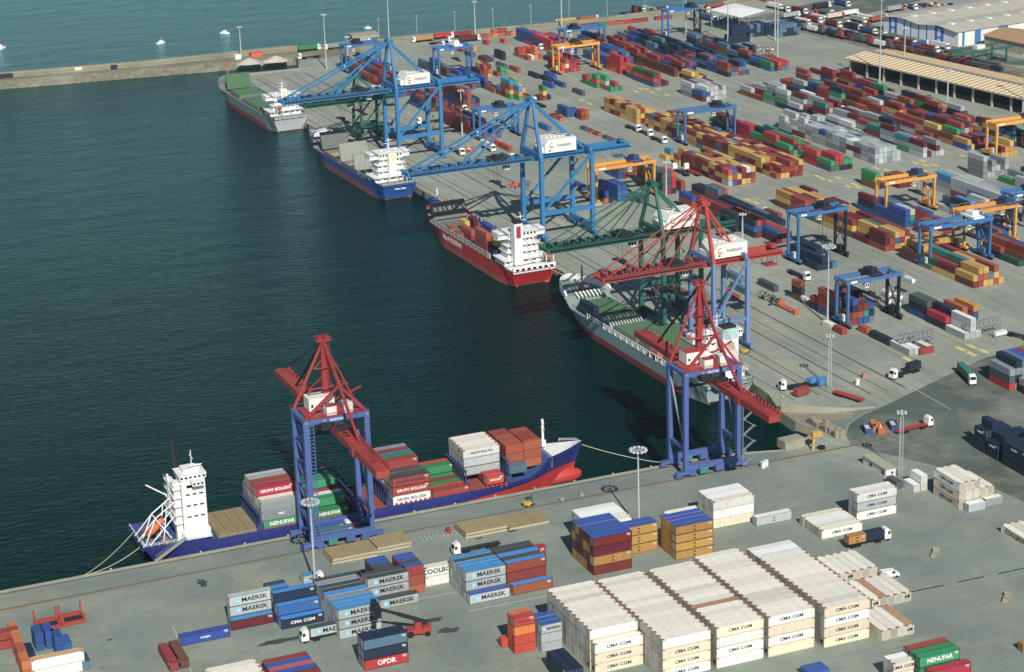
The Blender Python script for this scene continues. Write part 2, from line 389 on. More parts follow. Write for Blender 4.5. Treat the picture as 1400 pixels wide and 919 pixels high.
# breakwater: rubble slope, path, sea wall
nb_ = []
top = []
mb = MB(); rows = 7; seg = 240
for i in range(seg+1):
    x = -900 + (46+900)*i/seg
    yb = 742 + (x+900)*(728-742)/770 if x < -130 else 728 + (x+130)*(706-728)/176
    yb -= 2
    for j in range(rows):
        t_ = j/(rows-1)
        n_ = random.uniform(-.7, .7) if 0 < j < rows-1 else 0
        mb.v.append((x+random.uniform(-.8, .8), yb - 6.5*(1-t_) + n_, -4.6 + 4.7*t_ + n_*.6))
for i in range(seg):
    for j in range(rows-1):
        a = i*rows+j; mb.f.append((a, a+rows, a+rows+1, a+1)); mb.m.append(0)
tag(mb.build('rubble_slope', ROCK), kind='structure')
def by(x): return 740 + (x+900)*(726-740)/770 if x < -130 else 726 + (x+130)*(704-726)/176
path = [(x, by(x)-.3) for x in (-900, -500, -130, -40, 46)]
back = [(x, by(x)+13) for x in (-900, -500, -130, -40)] + [(46, 722+6), (far[0].x, far[0].y)]
solid('breakwater', path + [(60, 690), (90, 700)] + list(reversed(back)), -8, .1, ground_mat('breakwater_path', '77735f', '8c8670', '59553f', stripe='x'), ROCK)
sw = [(x, by(x)+12.5) for x in (-900, -500, -130, -40)] + [(46, 727), (far[0].x, far[0].y)] + [(p.x, p.y) for p in far[1:]]
strip('sea_wall', sw, 2.6, -4.5, 2.6, WALLD)
strip('sea_wall_walk', [(x, y-3.4) for x, y in sw], 2.2, 0, 1.0, WALLD)
# slipway left of the first berth
strip('jetty', [(3, 668), (44, 665)], 2.2, -4, .5, EDGE)

# ------------------------------------------------------------------ containers
PAL = dict(red='9c3a30', maroon='6d2025', brick='8f3f30', brown='6b3a2e', orange='bc6034', oxide='a24a35', yellow='c39a4c', ochre='b5873c',
           blue='2a6296', royal='2a5090', navy='1c2d44', teal='2f7f78', green='2c8a52', dkgreen='1f5a42', silver='a3aaa8', grey='848d8e', dkgrey='4b5557',
           white='d9d9d1', cream='dccfae', ltblue='3f86b8', scarlet='b82e2e', pink='c4625c', purple='42406c', steelblue='4f7186', amber='d79a2e', hot='cc5a30')
CNAME = dict(oxide='rust red', steelblue='slate blue', ltblue='light blue', dkgreen='dark green', dkgrey='dark grey', royal='royal blue', scarlet='bright red', hot='bright orange')
for _k in list(PAL):
    if _k not in ('white', 'cream', 'silver'): PAL[_k] = ''.join('%02x' % int(int(PAL[_k][i:i+2], 16)*.97) for i in (0, 2, 4))
def paint(c, per='object'):
    return mat('paint_%s_%s' % (c, per), PAL[c], .58, var=.2, dirt=.34, dirtcol='584b40', scale=.6, per=per, streak=True, corr=.35 if per == 'object' else 0)
FRAME = {}
def frame_paint(c):
    if c in ('white', 'cream'): return mat('reefer_frame', 'd6c8a8', .6, var=.12, dirt=.55, dirtcol='a87840', scale=.9)
    h = PAL[c]; r = [int(int(h[i:i+2], 16)*.6) for i in (0, 2, 4)]
    return mat('frame_'+c, '%02x%02x%02x' % tuple(r), .55, var=.1, dirt=.3, dirtcol='5a4434', scale=.8)
CAST = mat('corner_rust', 'a06a38', .8, var=.2, dirt=.4, dirtcol='3a2418', scale=2)
CASTD = mat('corner_dark', '2c2b2c', .7, var=.1, dirt=.3, scale=2)
ROOFM = dict(blue='2c55a0', ltblue='2f86c4', dark='3b4a4c', white='dcdcd6', cream='d8d3c2', tan='b9946a')

def roof_mat(c, rf):
    if rf is None: rf = {'white': 'white', 'cream': 'white'}.get(c)
    if rf == 'white': return mat('roof_white', 'dedbcd', .55, var=.09, dirt=.4, dirtcol='b89468', scale=.35)
    if rf == 'tan': return mat('roof_tan', 'b98f63', .7, var=.2, dirt=.4, dirtcol='8a5c34', scale=.4)
    if rf: return mat('roof_'+rf, ROOFM.get(rf, PAL.get(rf, '888888')), .5, var=.14, dirt=.25, dirtcol='55504a', scale=.4)
    return paint(c)

_cm = {}
def cont_mesh(L, H, c, rf):
    k = (L, H, c, rf)
    if k in _cm: return _cm[k]
    mb = MB(); W = 2.44; h = L/2; y = W/2
    mb.box(-h+.1, h-.1, -y+.06, y-.06, .16, H-.05, 0, top=3)
    for sx in (-1, 1):
        for sy in (-1, 1):
            mb.box(sx*h-(.16 if sx > 0 else 0), sx*h+(0 if sx > 0 else .16), sy*y-(.13 if sy > 0 else 0), sy*y+(0 if sy > 0 else .13), .13, H-.13, 1)
            for z in (0, H-.14):
                mb.box(sx*h-(.22 if sx > 0 else -.004), sx*h+(.004 if sx > 0 else .22), sy*y-(.2 if sy > 0 else -.004), sy*y+(.004 if sy > 0 else .2), z, z+.135, 2)
        for z in (.02, H-.12):
            mb.box(sx*h-(.12 if sx > 0 else -.01), sx*h+(-.01 if sx > 0 else .12), -y+.2, y-.2, z, z+.1, 1)
    for sy in (-1, 1):
        for z in (.02, H-.12):
            mb.box(-h+.22, h-.22, sy*y-(.09 if sy > 0 else -.01), sy*y+(-.01 if sy > 0 else .09), z, z+.09, 1)
    white = c in ('white', 'cream')
    if not white:
        for sy in (-1, 1):
            a_, b_ = (h-1.7, h-.55) if sy < 0 else (-h+.55, -h+1.7)
            mb.box(a_, b_, sy*y-(.05 if sy > 0 else -.0), sy*y+(.0 if sy > 0 else .05), H-.72, H-.42, 4); mb.box(a_+.2, b_, sy*y-(.05 if sy > 0 else -.0), sy*y+(.0 if sy > 0 else .05), H-1.05, H-.86, 4)
    if white:
        for sx in (-1, 1):
            for sy in (-1, 1): mb.box(sx*h-(.62 if sx > 0 else -.006), sx*h+(.006 if sx > 0 else .62), sy*y-(.6 if sy > 0 else -.006), sy*y+(.006 if sy > 0 else .6), H-.32, H+.008, 2)
        for k in range(1, 4): mb.box(-h+L*k/4-.05, -h+L*k/4+.05, -y+.1, y-.1, H-.04, H-.03, 1)
    me = mb.mesh('shipping_container', [paint(c), frame_paint(c), CAST if white else CASTD, roof_mat(c, rf), mat('id_marking', 'b9b8b0', .6, var=.1, dirt=.3)])
    _cm[k] = me
    return me

_dm = {}
def door_mesh(H, c, reefer):
    k = (H, c, reefer)
    if k in _dm: return _dm[k]
    mb = MB()
    if reefer:
        mb.box(-.03, 0.08, -.95, .95, .3, H-.3, 0)
        mb.box(-.06, -.031, -.75, .1, H*.42, H*.42+.75, 1); mb.box(-.06, -.031, .25, .8, H*.42, H*.42+.6, 1)
        me = mb.mesh('cooling_unit', [mat('cooling_panel', 'a3a49b', .6, var=.2, dirt=.5, dirtcol='7a6a50', scale=1), DARK])
    else:
        for s in (-1, 1):
            mb.box(-.02, .06, min(s*.02, s*1.06), max(s*.02, s*1.06), .2, H-.18, 0)
            for yy in (.3, .8): mb.box(-.06, -.021, s*yy-.025, s*yy+.025, .22, H-.2, 1)
        me = mb.mesh('door', [paint(c) if c not in ('white', 'cream') else mat('reefer_door', 'b0aea2', .6, var=.25, dirt=.5, dirtcol='7a6a50', scale=1), STEEL])
    _dm[k] = me
    return me

CONT = []     # every container of the scene is listed here first, then built
def cont(x, y, z, yaw, L, H, c, rf=None, txt=None, tsize=None, label=None, group=None, exp='tfe', always=False, tcol=None, reefer=None, dx=0.0):
    """x, y: centre; yaw: direction of the long axis; exp: exposed sides (t top, f near long side or end, e other)"""
    CONT.append(dict(x=x, y=y, z=z, yaw=yaw, L=L, H=H, c=c, rf=rf, txt=txt, tsize=tsize, label=label, group=group, exp=exp, always=always, tcol=tcol, reefer=reefer, dx=dx))

ORD = ['front', 'second', 'third', 'fourth', 'fifth', 'sixth', 'seventh', 'eighth', 'ninth', 'tenth', 'eleventh', 'twelfth', 'thirteenth', 'fourteenth', 'fifteenth', 'sixteenth', 'seventeenth', 'eighteenth', 'nineteenth', 'twentieth']
def ordn(i): return ORD[i] if i < 20 else 'far'
TIER = ['ground', 'second', 'third', 'fourth', 'fifth']

def block(desc, x, y, axis, nb, nr, L, H, hf, cf, roof=None, tf=None, yaw=None, group=None, gap=.22, pitch=2.5, always=False):
    """stack of containers whose front left ground corner is x, y. axis 'x': long sides face the viewer,
    rows go back; axis 'y': ends face the viewer, nb bays go back and nr rows go right"""
    if yaw is None: yaw = 0 if axis == 'x' else YAW
    rnd = random.Random(desc)
    hh = {}
    for b in range(nb):
        for r in range(nr):
            hh[b, r] = hf(b, r, rnd) if callable(hf) else int(hf[r][b]) if isinstance(hf, (list, tuple)) else hf
    g = group or ('containers in the '+desc)
    for (b, r), n in hh.items():
        for t in range(n):
            lf = hh.get((b-1, r), 0) if axis == 'x' else hh.get((b, r-1), 0)
            fr = hh.get((b, r-1), 0) if axis == 'x' else hh.get((b-1, r), 0)
            rt = hh.get((b+1, r), 0) if axis == 'x' else hh.get((b, r+1), 0)
            bk = hh.get((b, r+1), 0) if axis == 'x' else hh.get((b+1, r), 0)
            e = ('t' if t == n-1 else '') + ('l' if lf <= t else '') + ('f' if fr <= t else '') + ('r' if rt <= t else '') + ('b' if bk <= t else '')
            if not e: continue
            if axis == 'x': P = lane(x, y, b*(L+gap)+L/2, r*pitch+1.22, yaw); yw = yaw
            else: P = lane(x, y, r*pitch+1.22, b*(L+gap)+L/2, yaw); yw = yaw+PI/2
            c = cf(b, r, t, rnd); rf = roof(b, r, t, rnd) if (roof and t == n-1) else None
            tx = tf(b, r, t, rnd, c) if tf else None
            tn = 'top' if (t == n-1 and n > 1) else TIER[t]
            cn = CNAME.get(c, c)
            lab = '%s container, %s tier, ' % (cn, tn)
            if axis == 'x': lab += ('%s row, ' % ordn(r) if nr > 1 else '') + ('%s from left, ' % ('first' if b == 0 else ordn(b)) if nb > 1 else '')
            else: lab += ('%s row from left, ' % ('first' if r == 0 else ordn(r)) if nr > 1 else '') + ('%s bay, ' % ordn(b) if nb > 1 else '')
            cont(P.x, P.y, t*(H+.02), yw, L, H, c, rf, tx, None, lab+desc, g, e, always)

def pick(*pairs):
    tot = sum(p[1] for p in pairs)
    def f(b, r, t, rnd):
        v = rnd.random()*tot
        for c, w_ in pairs:
            v -= w_
            if v <= 0: return c
        return pairs[-1][0]
    return f
def hr(lo, hi, drop=0.0):
    return lambda b, r, rnd: 0 if rnd.random() < drop else rnd.randint(lo, hi)

# --- near yard: white reefers in five long columns
wroof = lambda b, r, t, rnd: 'tan' if rnd.random() < .035 else ('cream' if rnd.random() < .22 else 'white')
wcol = lambda b, r, t, rnd: 'cream' if (rnd.random() < .55 and r == 0) else 'white'
cma = lambda b, r, t, rnd, c: 'CMA CGM' if (r == 0 and rnd.random() < .72) else None
for i, (x, y, n) in enumerate([(-133.4, -118.2, 11), (-119.0, -131.3, 16), (-103.6, -131.5, 16), (-88.6, -131.8, 17), (-72.9, -133.5, 17)]):
    h = [4]*n
    wd = ['leftmost', 'second', 'third', 'fourth', 'fifth'][i]
    block('%s white reefer column' % wd, x, y, 'x', 1, n, 13.72, 2.88, 4, wcol, wroof, cma, group='white reefers in the five long columns', always=False)
block('leftmost white reefer column, lower front step', -133.2, -120.8, 'x', 1, 1, 13.72, 2.88, 3, wcol, wroof, cma, group='white reefers in the five long columns')
rt = lambda b, r, t, rnd: ['white', 'white', 'tan', 'white', 'white'][r % 5]
block('low reefer rank beside white van', -49.0, -101.2, 'y', 1, 5, 13.0, 2.88, 1, wcol, wroof, yaw=0)
block('low reefer rank right of fifth column', -49.4, -119.2, 'y', 1, 5, 13.2, 2.88, 1, wcol, lambda b, r, t, n: ['white', 'tan', 'white', 'cream', 'white'][r], yaw=0)
block('low reefer rank nearest the green containers', -57.2, -136.6, 'y', 1, 4, 13.4, 2.88, 1, wcol, lambda b, r, t, n: ['white', 'white', 'white', 'tan'][r], yaw=0)
# other white stacks
block('white stack behind the maroon stack', -102.4, -50.6, 'x', 1, 5, 13.72, 2.88, 3, wcol, wroof, yaw=0)
block('white reefer stack by crane rails', -62.5, -51.9, 'x', 1, 4, 13.72, 2.88, 3, lambda b, r, t, n: 'white' if t else 'cream', wroof, yaw=0)
cont(-66.2, -40.6, 0, 0, 13.72, 2.88, 'white', 'white', label='single white reefer behind the yellow stack with blue roofs')
cont(-44.3, -55.0, 0, 0, 12.19, 2.88, 'silver', 'white', 'MSC', .9, label='lone pale grey container on open concrete', always=True)
block('low white reefers left of trucks', -37.8, -72.8, 'x', 1, 4, 13.72, 2.88, 1, wcol, wroof, cma, yaw=0)
cont(-31.0, -61.2, 0, 0, 13.72, 2.88, 'cream', 'cream', label='cream container behind the low white reefers')
block('white three-high pair of stacks', -21.8, -66.0, 'x', 1, 2, 13.72, 2.88, 3, lambda b, r, t, n: 'silver' if t == 1 else 'white', wroof, lambda b, r, t, n, c: 'CMA CGM' if r == 0 else None, yaw=0)
block('reefer stack at asphalt edge', 9.8, -72.4, 'y', 1, 5, 13.6, 2.88, lambda b, r, n: [3, 3, 3, 2, 2][r], wcol, wroof, lambda b, r, t, n, c: 'CMA CGM' if r == 0 else None, yaw=0)
cont(14.3, -74.2, 0, 0, 6.06, 2.6, 'silver', 'white', 'HANJIN', .7, 'short white container with blue letters before reefer stack', tcol='n')
cont(21.2, -73.0, 0, 0, 6.06, 2.6, 'grey', 'cream', label='short grey container right of the blue lettered one')
for i, (dx, z) in enumerate(((0, 0), (2.6, 0), (2.6, 2.62))):
    cont(6.1+dx, -52.3, z, PI/2, 6.06, 2.6, 'white', 'white', label=['short white reefer alone at left of trio by the hut', 'lower short white reefer of the pair by hut', 'upper short white reefer of the pair by hut'][i], group='short white reefers by the hut', always=True)
cont(3.0, -47.5, 0, PI/2, 6.06, 2.4, 'dkgrey', label='dark grey short container at foot of lattice mast')
block('long white rank at right edge', 11.4, -105.6, 'y', 1, 4, 13.72, 2.6, 1, wcol, wroof, lambda b, r, t, n, c: 'COOLBOX' if r == 0 else None, yaw=0, always=True)
# maroon and yellow stacks
mj = lambda b, r, t, n: ['maroon', 'ochre', 'maroon', 'maroon'][t] if r == 0 else n.choice(['maroon', 'ochre', 'maroon', 'ochre', 'dkgrey'])
block('maroon and ochre stack with blue roofs', -108.2, -66.0, 'x', 1, 6, 12.19, 2.88, 4, mj, lambda b, r, t, n: 'blue', lambda b, r, t, n, c: 'MSC' if c == 'ochre' and r == 0 else None, yaw=0)
block('ochre stack right of maroon stack', -95.8, -57.6, 'x', 1, 2, 12.19, 2.88, 3, lambda *a: 'ochre', lambda *a: 'blue', lambda b, r, t, n, c: 'MSC' if r == 0 else None, yaw=0)
block('square ochre stack with royal blue roofs', -82.6, -67.0, 'x', 1, 4, 12.19, 2.59, 4, lambda *a: 'ochre', lambda *a: 'blue', lambda b, r, t, n, c: 'MSC' if r == 0 else None, yaw=0)
# centre block beside hatch covers
mk = lambda b, r, t, n, c: 'MAERSK' if (c in ('silver', 'grey') and r == 0) else None
block('grey centre block with bright blue roofs', -146.9, -65.3, 'x', 1, 5, 12.19, 2.88, 3, lambda *a: 'silver', lambda b, r, t, n: ['ltblue', 'ltblue', 'ltblue', 'dark', 'ltblue'][r], mk, yaw=0)
block('single step before the grey centre block', -146.9, -67.9, 'x', 1, 1, 12.19, 2.88, 1, lambda *a: 'silver', lambda *a: 'blue', mk, yaw=0)
block('brick red block right of grey block', -134.4, -65.0, 'x', 1, 5, 12.19, 2.88, 3, lambda *a: 'brick', lambda b, r, t, n: ['ltblue', 'dark', 'ltblue', 'dark', 'dark'][r], yaw=0)
block('single step before the brick red block', -133.8, -67.6, 'x', 1, 1, 12.19, 2.88, 1, lambda *a: 'brick', lambda *a: 'ltblue', yaw=0)
cont(-119.6, -50.4, 0, 0, 6.06, 2.6, 'green', None, label='short green container under a bright red one', always=True)
cont(-119.6, -50.4, 2.62, 0, 6.06, 2.6, 'scarlet', None, 'BOLUDA', .8, label='short bright red container atop a green one', always=True)
for i in range(2):
    cont(-146.9, -50.4, i*2.9, 0, 13.72, 2.88, 'white', 'cream', 'COOLBOX' if i else None, 2.0, label=['lower white container beside grey blocks', 'upper white container with big dark letters'][i], tcol='n', always=True, dx=-2.6)
# small towers
block('short red tower with blue roofs', -161.2, -54.8, 'x', 1, 4, 6.06, 2.88, 3, lambda b, r, t, n: ['oxide', 'brick', 'red'][t], lambda b, r, t, n: 'blue' if r in (0, 2, 3) else 'dark', yaw=0)
block('grey block with plain grey roofs', -172.8, -57.3, 'x', 1, 2, 12.19, 2.88, 3, lambda *a: 'silver', lambda *a: 'dark', mk, yaw=0)
block('single grey step before plain roofs', -171.0, -59.9, 'x', 1, 1, 12.19, 2.88, 1, lambda *a: 'silver', lambda *a: 'dark', mk, yaw=0)
block('brown stack behind plain grey roofs', -168.4, -52.0, 'x', 1, 4, 6.06, 2.6, 3, pick(('brown', 3), ('maroon', 2), ('dkgrey', 1)), lambda b, r, t, n: ['dark', 'dark', 'blue', 'blue'][r], yaw=0)
cont(-172.8, -42.0, 0, 0, 6.06, 2.6, 'scarlet', None, label='short bright red container behind white lorry cab', always=True)
block('largest grey block with sky blue roofs', -186.4, -72.4, 'x', 1, 9, 12.19, 2.88, 3, lambda b, r, t, n: 'silver' if r < 3 or n.random() < .5 else 'grey', lambda b, r, t, n: ['ltblue', 'ltblue', 'ltblue', 'grey', 'ltblue', 'dark', 'dark', 'grey', 'dark'][r], mk, yaw=0)
cont(-181.4, -33.3, 0, 0, 6.06, 2.6, 'silver', 'ltblue', 'MAERSK', .8, label='lone short grey container with light blue roof', always=True)
block('blue stack left of largest grey block', -199.0, -54.6, 'x', 1, 1, 12.19, 2.88, 3, lambda *a: 'navy', lambda *a: 'ltblue', yaw=0)
block('blue step of the blue stack', -198.8, -57.1, 'x', 1, 1, 12.19, 2.88, 2, lambda *a: 'blue', lambda *a: 'ltblue', yaw=0)
block('navy front step of the blue stack', -198.6, -59.6, 'x', 1, 1, 12.19, 2.88, 1, lambda *a: 'navy', lambda *a: 'ltblue', lambda b, r, t, n, c: 'CMA CGM', yaw=0)
block('grey and blue stack behind the blue stack', -197.5, -51.6, 'x', 1, 5, 6.06, 2.6, 2, lambda *a: 'dkgrey', lambda b, r, t, n: ['dark', 'ltblue', 'dark', 'ltblue', 'dark'][r], yaw=0)
block('leftmost grey pair on blue container', -210.6, -51.6, 'x', 1, 1, 12.19, 2.88, 3, lambda *a: 'silver', lambda *a: 'silver', mk, yaw=0)
cont(-205.1, -53.0, 0, 0, 12.19, 2.88, 'maroon', 'ltblue', label='dark red container with light blue roof before grey pair', always=True)
cont(-219.2, -56.0, 0, 0, 13.72, 2.7, 'royal', None, 'HANJIN', .8, label='lone royal blue container lying left of the stacks', always=True)
cont(-231.2, -64.3, 0, PI/2, 12.19, 2.6, 'red', None, label='bright red container pointing at the camera, left of brown twin', always=True)
cont(-228.3, -63.9, 0, PI/2, 12.19, 2.6, 'brown', None, label='brown container pointing at the camera, beside red twin', always=True)
block('white rank at lower frame edge', -225.2, -90.6, 'x', 1, 5, 13.72, 2.88, 1, wcol, wroof, yaw=0)
block('mixed rank with blue roofs at lower edge', -210.2, -92.4, 'x', 1, 5, 12.19, 2.88, 1, lambda b, r, t, n: ['brick', 'blue', 'pink', 'blue', 'brick'][r], lambda b, r, t, n: [None, 'blue', 'pink', 'blue', 'brick'][r], yaw=0)
# three-high stack by the reach stacker
cont(-180.1, -91.3, 0, 0, 12.19, 2.88, 'scarlet', None, 'OPDR', 1.9, label='bright red container with white letters at foot of stack', always=True)
cont(-180.1, -91.3, 2.9, 0, 12.19, 2.88, 'navy', None, label='navy container in the middle of lettered red stack', always=True)
cont(-180.1, -91.3, 5.8, 0, 12.19, 2.88, 'steelblue', 'navy', label='teal container on top of lettered red stack', always=True)
for t in range(3): cont(-180.1, -88.7, t*2.9, 0, 12.19, 2.88, 'navy', None, label='navy container, %s tier, behind the lettered red stack' % TIER[t])
block('orange tower', -147.4, -101.2, 'x', 1, 2, 6.06, 2.6, 4, lambda *a: 'hot', None, lambda b, r, t, n, c: 'Hapag-Lloyd', yaw=0)
cont(-146.0, -95.0, 0, 0, 6.06, 2.6, 'hot', None, label='single orange container behind the orange tower')
block('short grey stack with blue roofs', -140.6, -103.2, 'x', 1, 3, 6.06, 2.6, 3, lambda *a: 'silver', lambda *a: 'blue', mk, yaw=0)
block('second short grey stack further back', -141.0, -95.2, 'x', 1, 2, 6.06, 2.6, 2, lambda *a: 'silver', lambda *a: 'blue', yaw=0)
block('black pair at lower frame edge', -143.2, -124.6, 'y', 1, 2, 12.19, 2.6, 2, lambda *a: 'navy', lambda *a: 'navy', lambda b, r, t, n, c: 'Tex' if False else None, yaw=0)
# lower right
block('green stack at lower right', -60.1, -158.9, 'x', 1, 2, 12.19, 2.88, 2, lambda *a: 'green', lambda *a: 'green', lambda b, r, t, n, c: 'NENUFAR' if r == 0 else None, yaw=0)
cont(-54.0, -152.5, 0, 0, 12.19, 2.88, 'oxide', None, label='lower rust red container behind green stack')
cont(-54.0, -152.5, 2.9, 0, 12.19, 2.88, 'oxide', None, label='rust red container with flat roof behind green stack')
cont(-52.4, -160.4, 0, 0, 12.19, 2.88, 'scarlet', None, label='bright red container stepping out before green stack', always=True)
block('short white pair left of green stack', -67.6, -158.6, 'x', 1, 2, 6.06, 2.88, 2, lambda *a: 'cream', lambda *a: 'white', lambda b, r, t, n, c: 'CMA CGM' if r == 0 else None, yaw=0)
block('blue short pair at lower edge', -86.0, -148.6, 'x', 1, 2, 6.06, 2.6, 1, lambda *a: 'blue', lambda *a: 'blue', yaw=0)
p = at(1398, 893); cont(p.x+3, p.y+1, 0, 0, 6.06, 2.6, 'ochre', None, label='short ochre container cut by the right frame edge')
# lower left corner
for i, (u, v, n, c) in enumerate(((50, 892, 2, 'royal'), (64, 889, 2, 'royal'), (77, 897, 2, 'royal'), (37, 905, 1, 'navy'), (88, 893, 1, 'blue'))):
    q = at(u, v)
    for t in range(n): cont(q.x+1.2, q.y+3.2, t*2.62, PI/2, 6.06, 2.6, c, None, label='%s short container, %s tier, %s of lower left cluster' % (CNAME.get(c, c), TIER[t], ['far left', 'middle', 'right', 'near left', 'far right'][i]), group='short blue containers at lower left')
for i in range(4):
    q = at(17+i*5, 888+i*14)
    for t in range(2): cont(q.x+1.2, q.y+3, t*2.62, PI/2, 6.06, 2.6, 'orange' if (i+t) % 3 else 'oxide', None, label='%s short container, %s tier, %s in left edge file' % ('orange' if (i+t) % 3 else 'rust red', TIER[t], ['farthest', 'second', 'third', 'nearest'][i]), group='orange containers at the left edge')
q = at(50, 930); cont(q.x+6, q.y+1, 0, 0, 13.72, 2.88, 'white', 'cream', label='white container with cream roof edge at lower left'); 
q = at(50, 930); cont(q.x+6, q.y+1, 2.9, 0, 13.72, 2.88, 'white', 'tan', label='upper white container with sandy roof at lower left')
q = at(112, 918); cont(q.x+1.4, q.y+3, 0, PI/2, 6.06, 2.6, 'steelblue', 'dark', label='short slate container alone beside white lower left stack')
q = at(0, 905); cont(q.x-4, q.y-2, 0, PI/2, 12.19, 2.6, 'grey', 'cream', label='grey container at left frame edge'); 
for t in range(2): q = at(-6, 897); cont(q.x+1, q.y+4, t*2.62, 0, 12.19, 2.6, 'oxide', None, label='%s rust red container crossing left frame edge' % ['lower', 'upper'][t])
# navy stack and red foot stack at the right
han = lambda b, r, t, n, c: 'HANJIN' if r == 0 else None
block('navy stack front bays on asphalt', 42.6, -84.5, 'y', 3, 4, 12.19, 2.6, lambda b, r, n: 3 if r < 3 else 4, lambda *a: 'navy', lambda *a: 'navy', han, yaw=0, always=True)
block('navy stack middle bay on asphalt', 42.6, -44.9, 'y', 1, 5, 6.06, 2.6, lambda b, r, n: [2, 3, 3, 3, 3][r], lambda *a: 'navy', lambda *a: 'navy', han, yaw=0, always=True)
block('navy stack end bay on asphalt', 42.6, -38.0, 'y', 1, 5, 6.06, 2.6, lambda b, r, n: [3, 4, 3, 3, 2][r], lambda *a: 'navy', lambda *a: 'navy', han, yaw=0, always=True)
block('grey stack on bright red foot', 83.4, 6.8, 'y', 1, 6, 12.19, 2.6, lambda b, r, n: [3, 4, 4, 4, 4, 3][r],
      lambda b, r, t, n: ['scarlet', 'dkgrey', 'grey'][t] if r == 0 else (n.choice(['navy', 'navy', 'grey', 'oxide']) if t < 3 else ['navy', 'navy', 'steelblue', 'blue', 'brick', 'silver'][r]), yaw=0)
block('mixed stack at right edge below', 86, -7, 'y', 1, 5, 12.19, 2.6, 2, pick(('navy', 3), ('grey', 2), ('brick', 1)), yaw=0)

# --- main yard
MIX = pick(('brick', 4), ('maroon', 3), ('navy', 3), ('blue', 2), ('royal', 2), ('oxide', 3), ('brown', 3), ('yellow', 2), ('silver', 2), ('green', 1), ('teal', 1), ('red', 2), ('white', .5), ('steelblue', 1))
YR = pick(('yellow', 8), ('maroon', 3), ('brick', 4), ('red', 1), ('teal', .5), ('blue', .5), ('navy', .4))
SIL = pick(('silver', 12), ('grey', 5), ('maroon', .6), ('royal', .4), ('white', 1))
BLU = pick(('royal', 6), ('navy', 5), ('brick', 2), ('purple', 2), ('steelblue', 2), ('green', .6))
RB = pick(('brick', 4), ('maroon', 4), ('oxide', 3), ('brown', 2), ('navy', 4), ('royal', 3), ('blue', 1))
def over(cf, d):
    return lambda b, r, t, n: d.get((b, r, t), cf(b, r, t, n))
yt = lambda b, r, t, n, c: 'MSC' if c == 'yellow' and n.random() < .7 else None
mskt = lambda b, r, t, n, c: 'MAERSK' if (r == 0 and c in ('silver', 'grey')) else None
A = {(0,0,0):'maroon',(0,0,1):'yellow',(1,0,0):'yellow',(1,0,1):'maroon',(2,0,0):'yellow',(2,0,1):'dkgreen',(3,0,0):'brown',(3,0,1):'brown',
     (0,1,0):'red',(0,1,1):'red',(0,1,2):'yellow',(0,2,0):'yellow',(0,2,1):'oxide',(0,2,2):'yellow',(0,3,0):'yellow',(0,3,1):'steelblue',(0,4,0):'red',(0,4,1):'yellow',(0,4,2):'oxide',(0,5,0):'yellow',
     (1,1,2):'yellow',(1,2,2):'teal',(2,2,2):'teal',(2,1,1):'oxide',(1,4,2):'oxide'}
block('yellow block behind tank containers', 139.3, 110.8, 'y', 4, 6, 12.19, 2.6, ['2222', '3223', '3333', '2322', '3333', '1222'], over(YR, A), tf=yt)
B = {(0,0,0):'oxide',(0,0,1):'maroon',(0,0,2):'maroon',(0,1,0):'oxide',(0,1,1):'brick',(0,2,0):'yellow',(0,2,1):'blue',(0,2,2):'yellow',(0,3,0):'yellow',(0,3,1):'red',(0,3,2):'yellow',
     (1,0,0):'maroon',(2,0,0):'brown',(2,0,1):'yellow',(2,0,2):'brick',(3,0,2):'brick',(4,0,0):'teal',(5,0,2):'red',(5,0,1):'red',(6,0,0):'brown',(6,0,1):'yellow',(6,0,2):'yellow',(4,1,2):'blue',(1,1,2):'yellow',(1,2,2):'teal',(0,4,2):'brick',(0,5,1):'brick'}
block('long block behind blue yard gantry', 136.2, 170.6, 'y', 7, 6, 12.19, 2.6, ['3133133', '2333233', '3333333', '3323233', '3333332', '2112323'], over(YR, B), tf=yt)
C = {(0,0,0):'silver',(0,0,1):'yellow',(0,0,2):'scarlet',(0,1,0):'royal',(0,1,1):'brick',(0,1,2):'blue',(0,2,0):'maroon',(0,2,1):'yellow',(0,2,2):'brick',(0,3,0):'yellow',(0,3,1):'maroon',(0,3,2):'brick',(0,4,0):'yellow',(0,4,1):'maroon',(0,4,2):'white',(0,5,0):'brick',(0,5,1):'brick',(0,5,2):'yellow',
     (4,0,0):'maroon',(4,0,1):'maroon',(4,0,2):'maroon',(5,0,2):'brick',(6,0,0):'navy',(6,0,2):'brick',(6,0,1):'brick'}
block('square yellow and red block', 129.9, 297.0, 'y', 7, 6, 6.06, 2.6, lambda b, r, n: 3 if r < 1 or n.random() < .75 else 2, over(YR, C), tf=yt)
block('small yellow towers at block end', 128, 343.5, 'y', 1, 2, 6.06, 2.6, ['2', '3'], YR)
block('low yellow pair with blue top', 126.9, 356, 'y', 1, 3, 6.06, 2.6, ['1', '2', '1'], over(pick(('yellow', 3)), {(0,1,1):'ltblue',(0,0,0):'yellow'}))
block('front of the long yellow lane', 155.8, 297.5, 'y', 2, 6, 6.06, 2.6, ['12', '22', '22', '33', '23', '33'], YR, tf=yt)
block('long yellow lane by the gantry', 155.0, 310.5, 'y', 18, 6, 6.06, 2.6, lambda b, r, n: 3 if r == 0 else n.choice([2, 3, 3, 3]), YR, tf=yt)
block('far end of the yellow lane', 148.9, 433.8, 'y', 6, 6, 6.06, 2.6, lambda b, r, n: 3 if r < 3 else n.choice([0, 0, 1, 2]), pick(('yellow', 6), ('brick', 3), ('maroon', 2)), tf=yt)
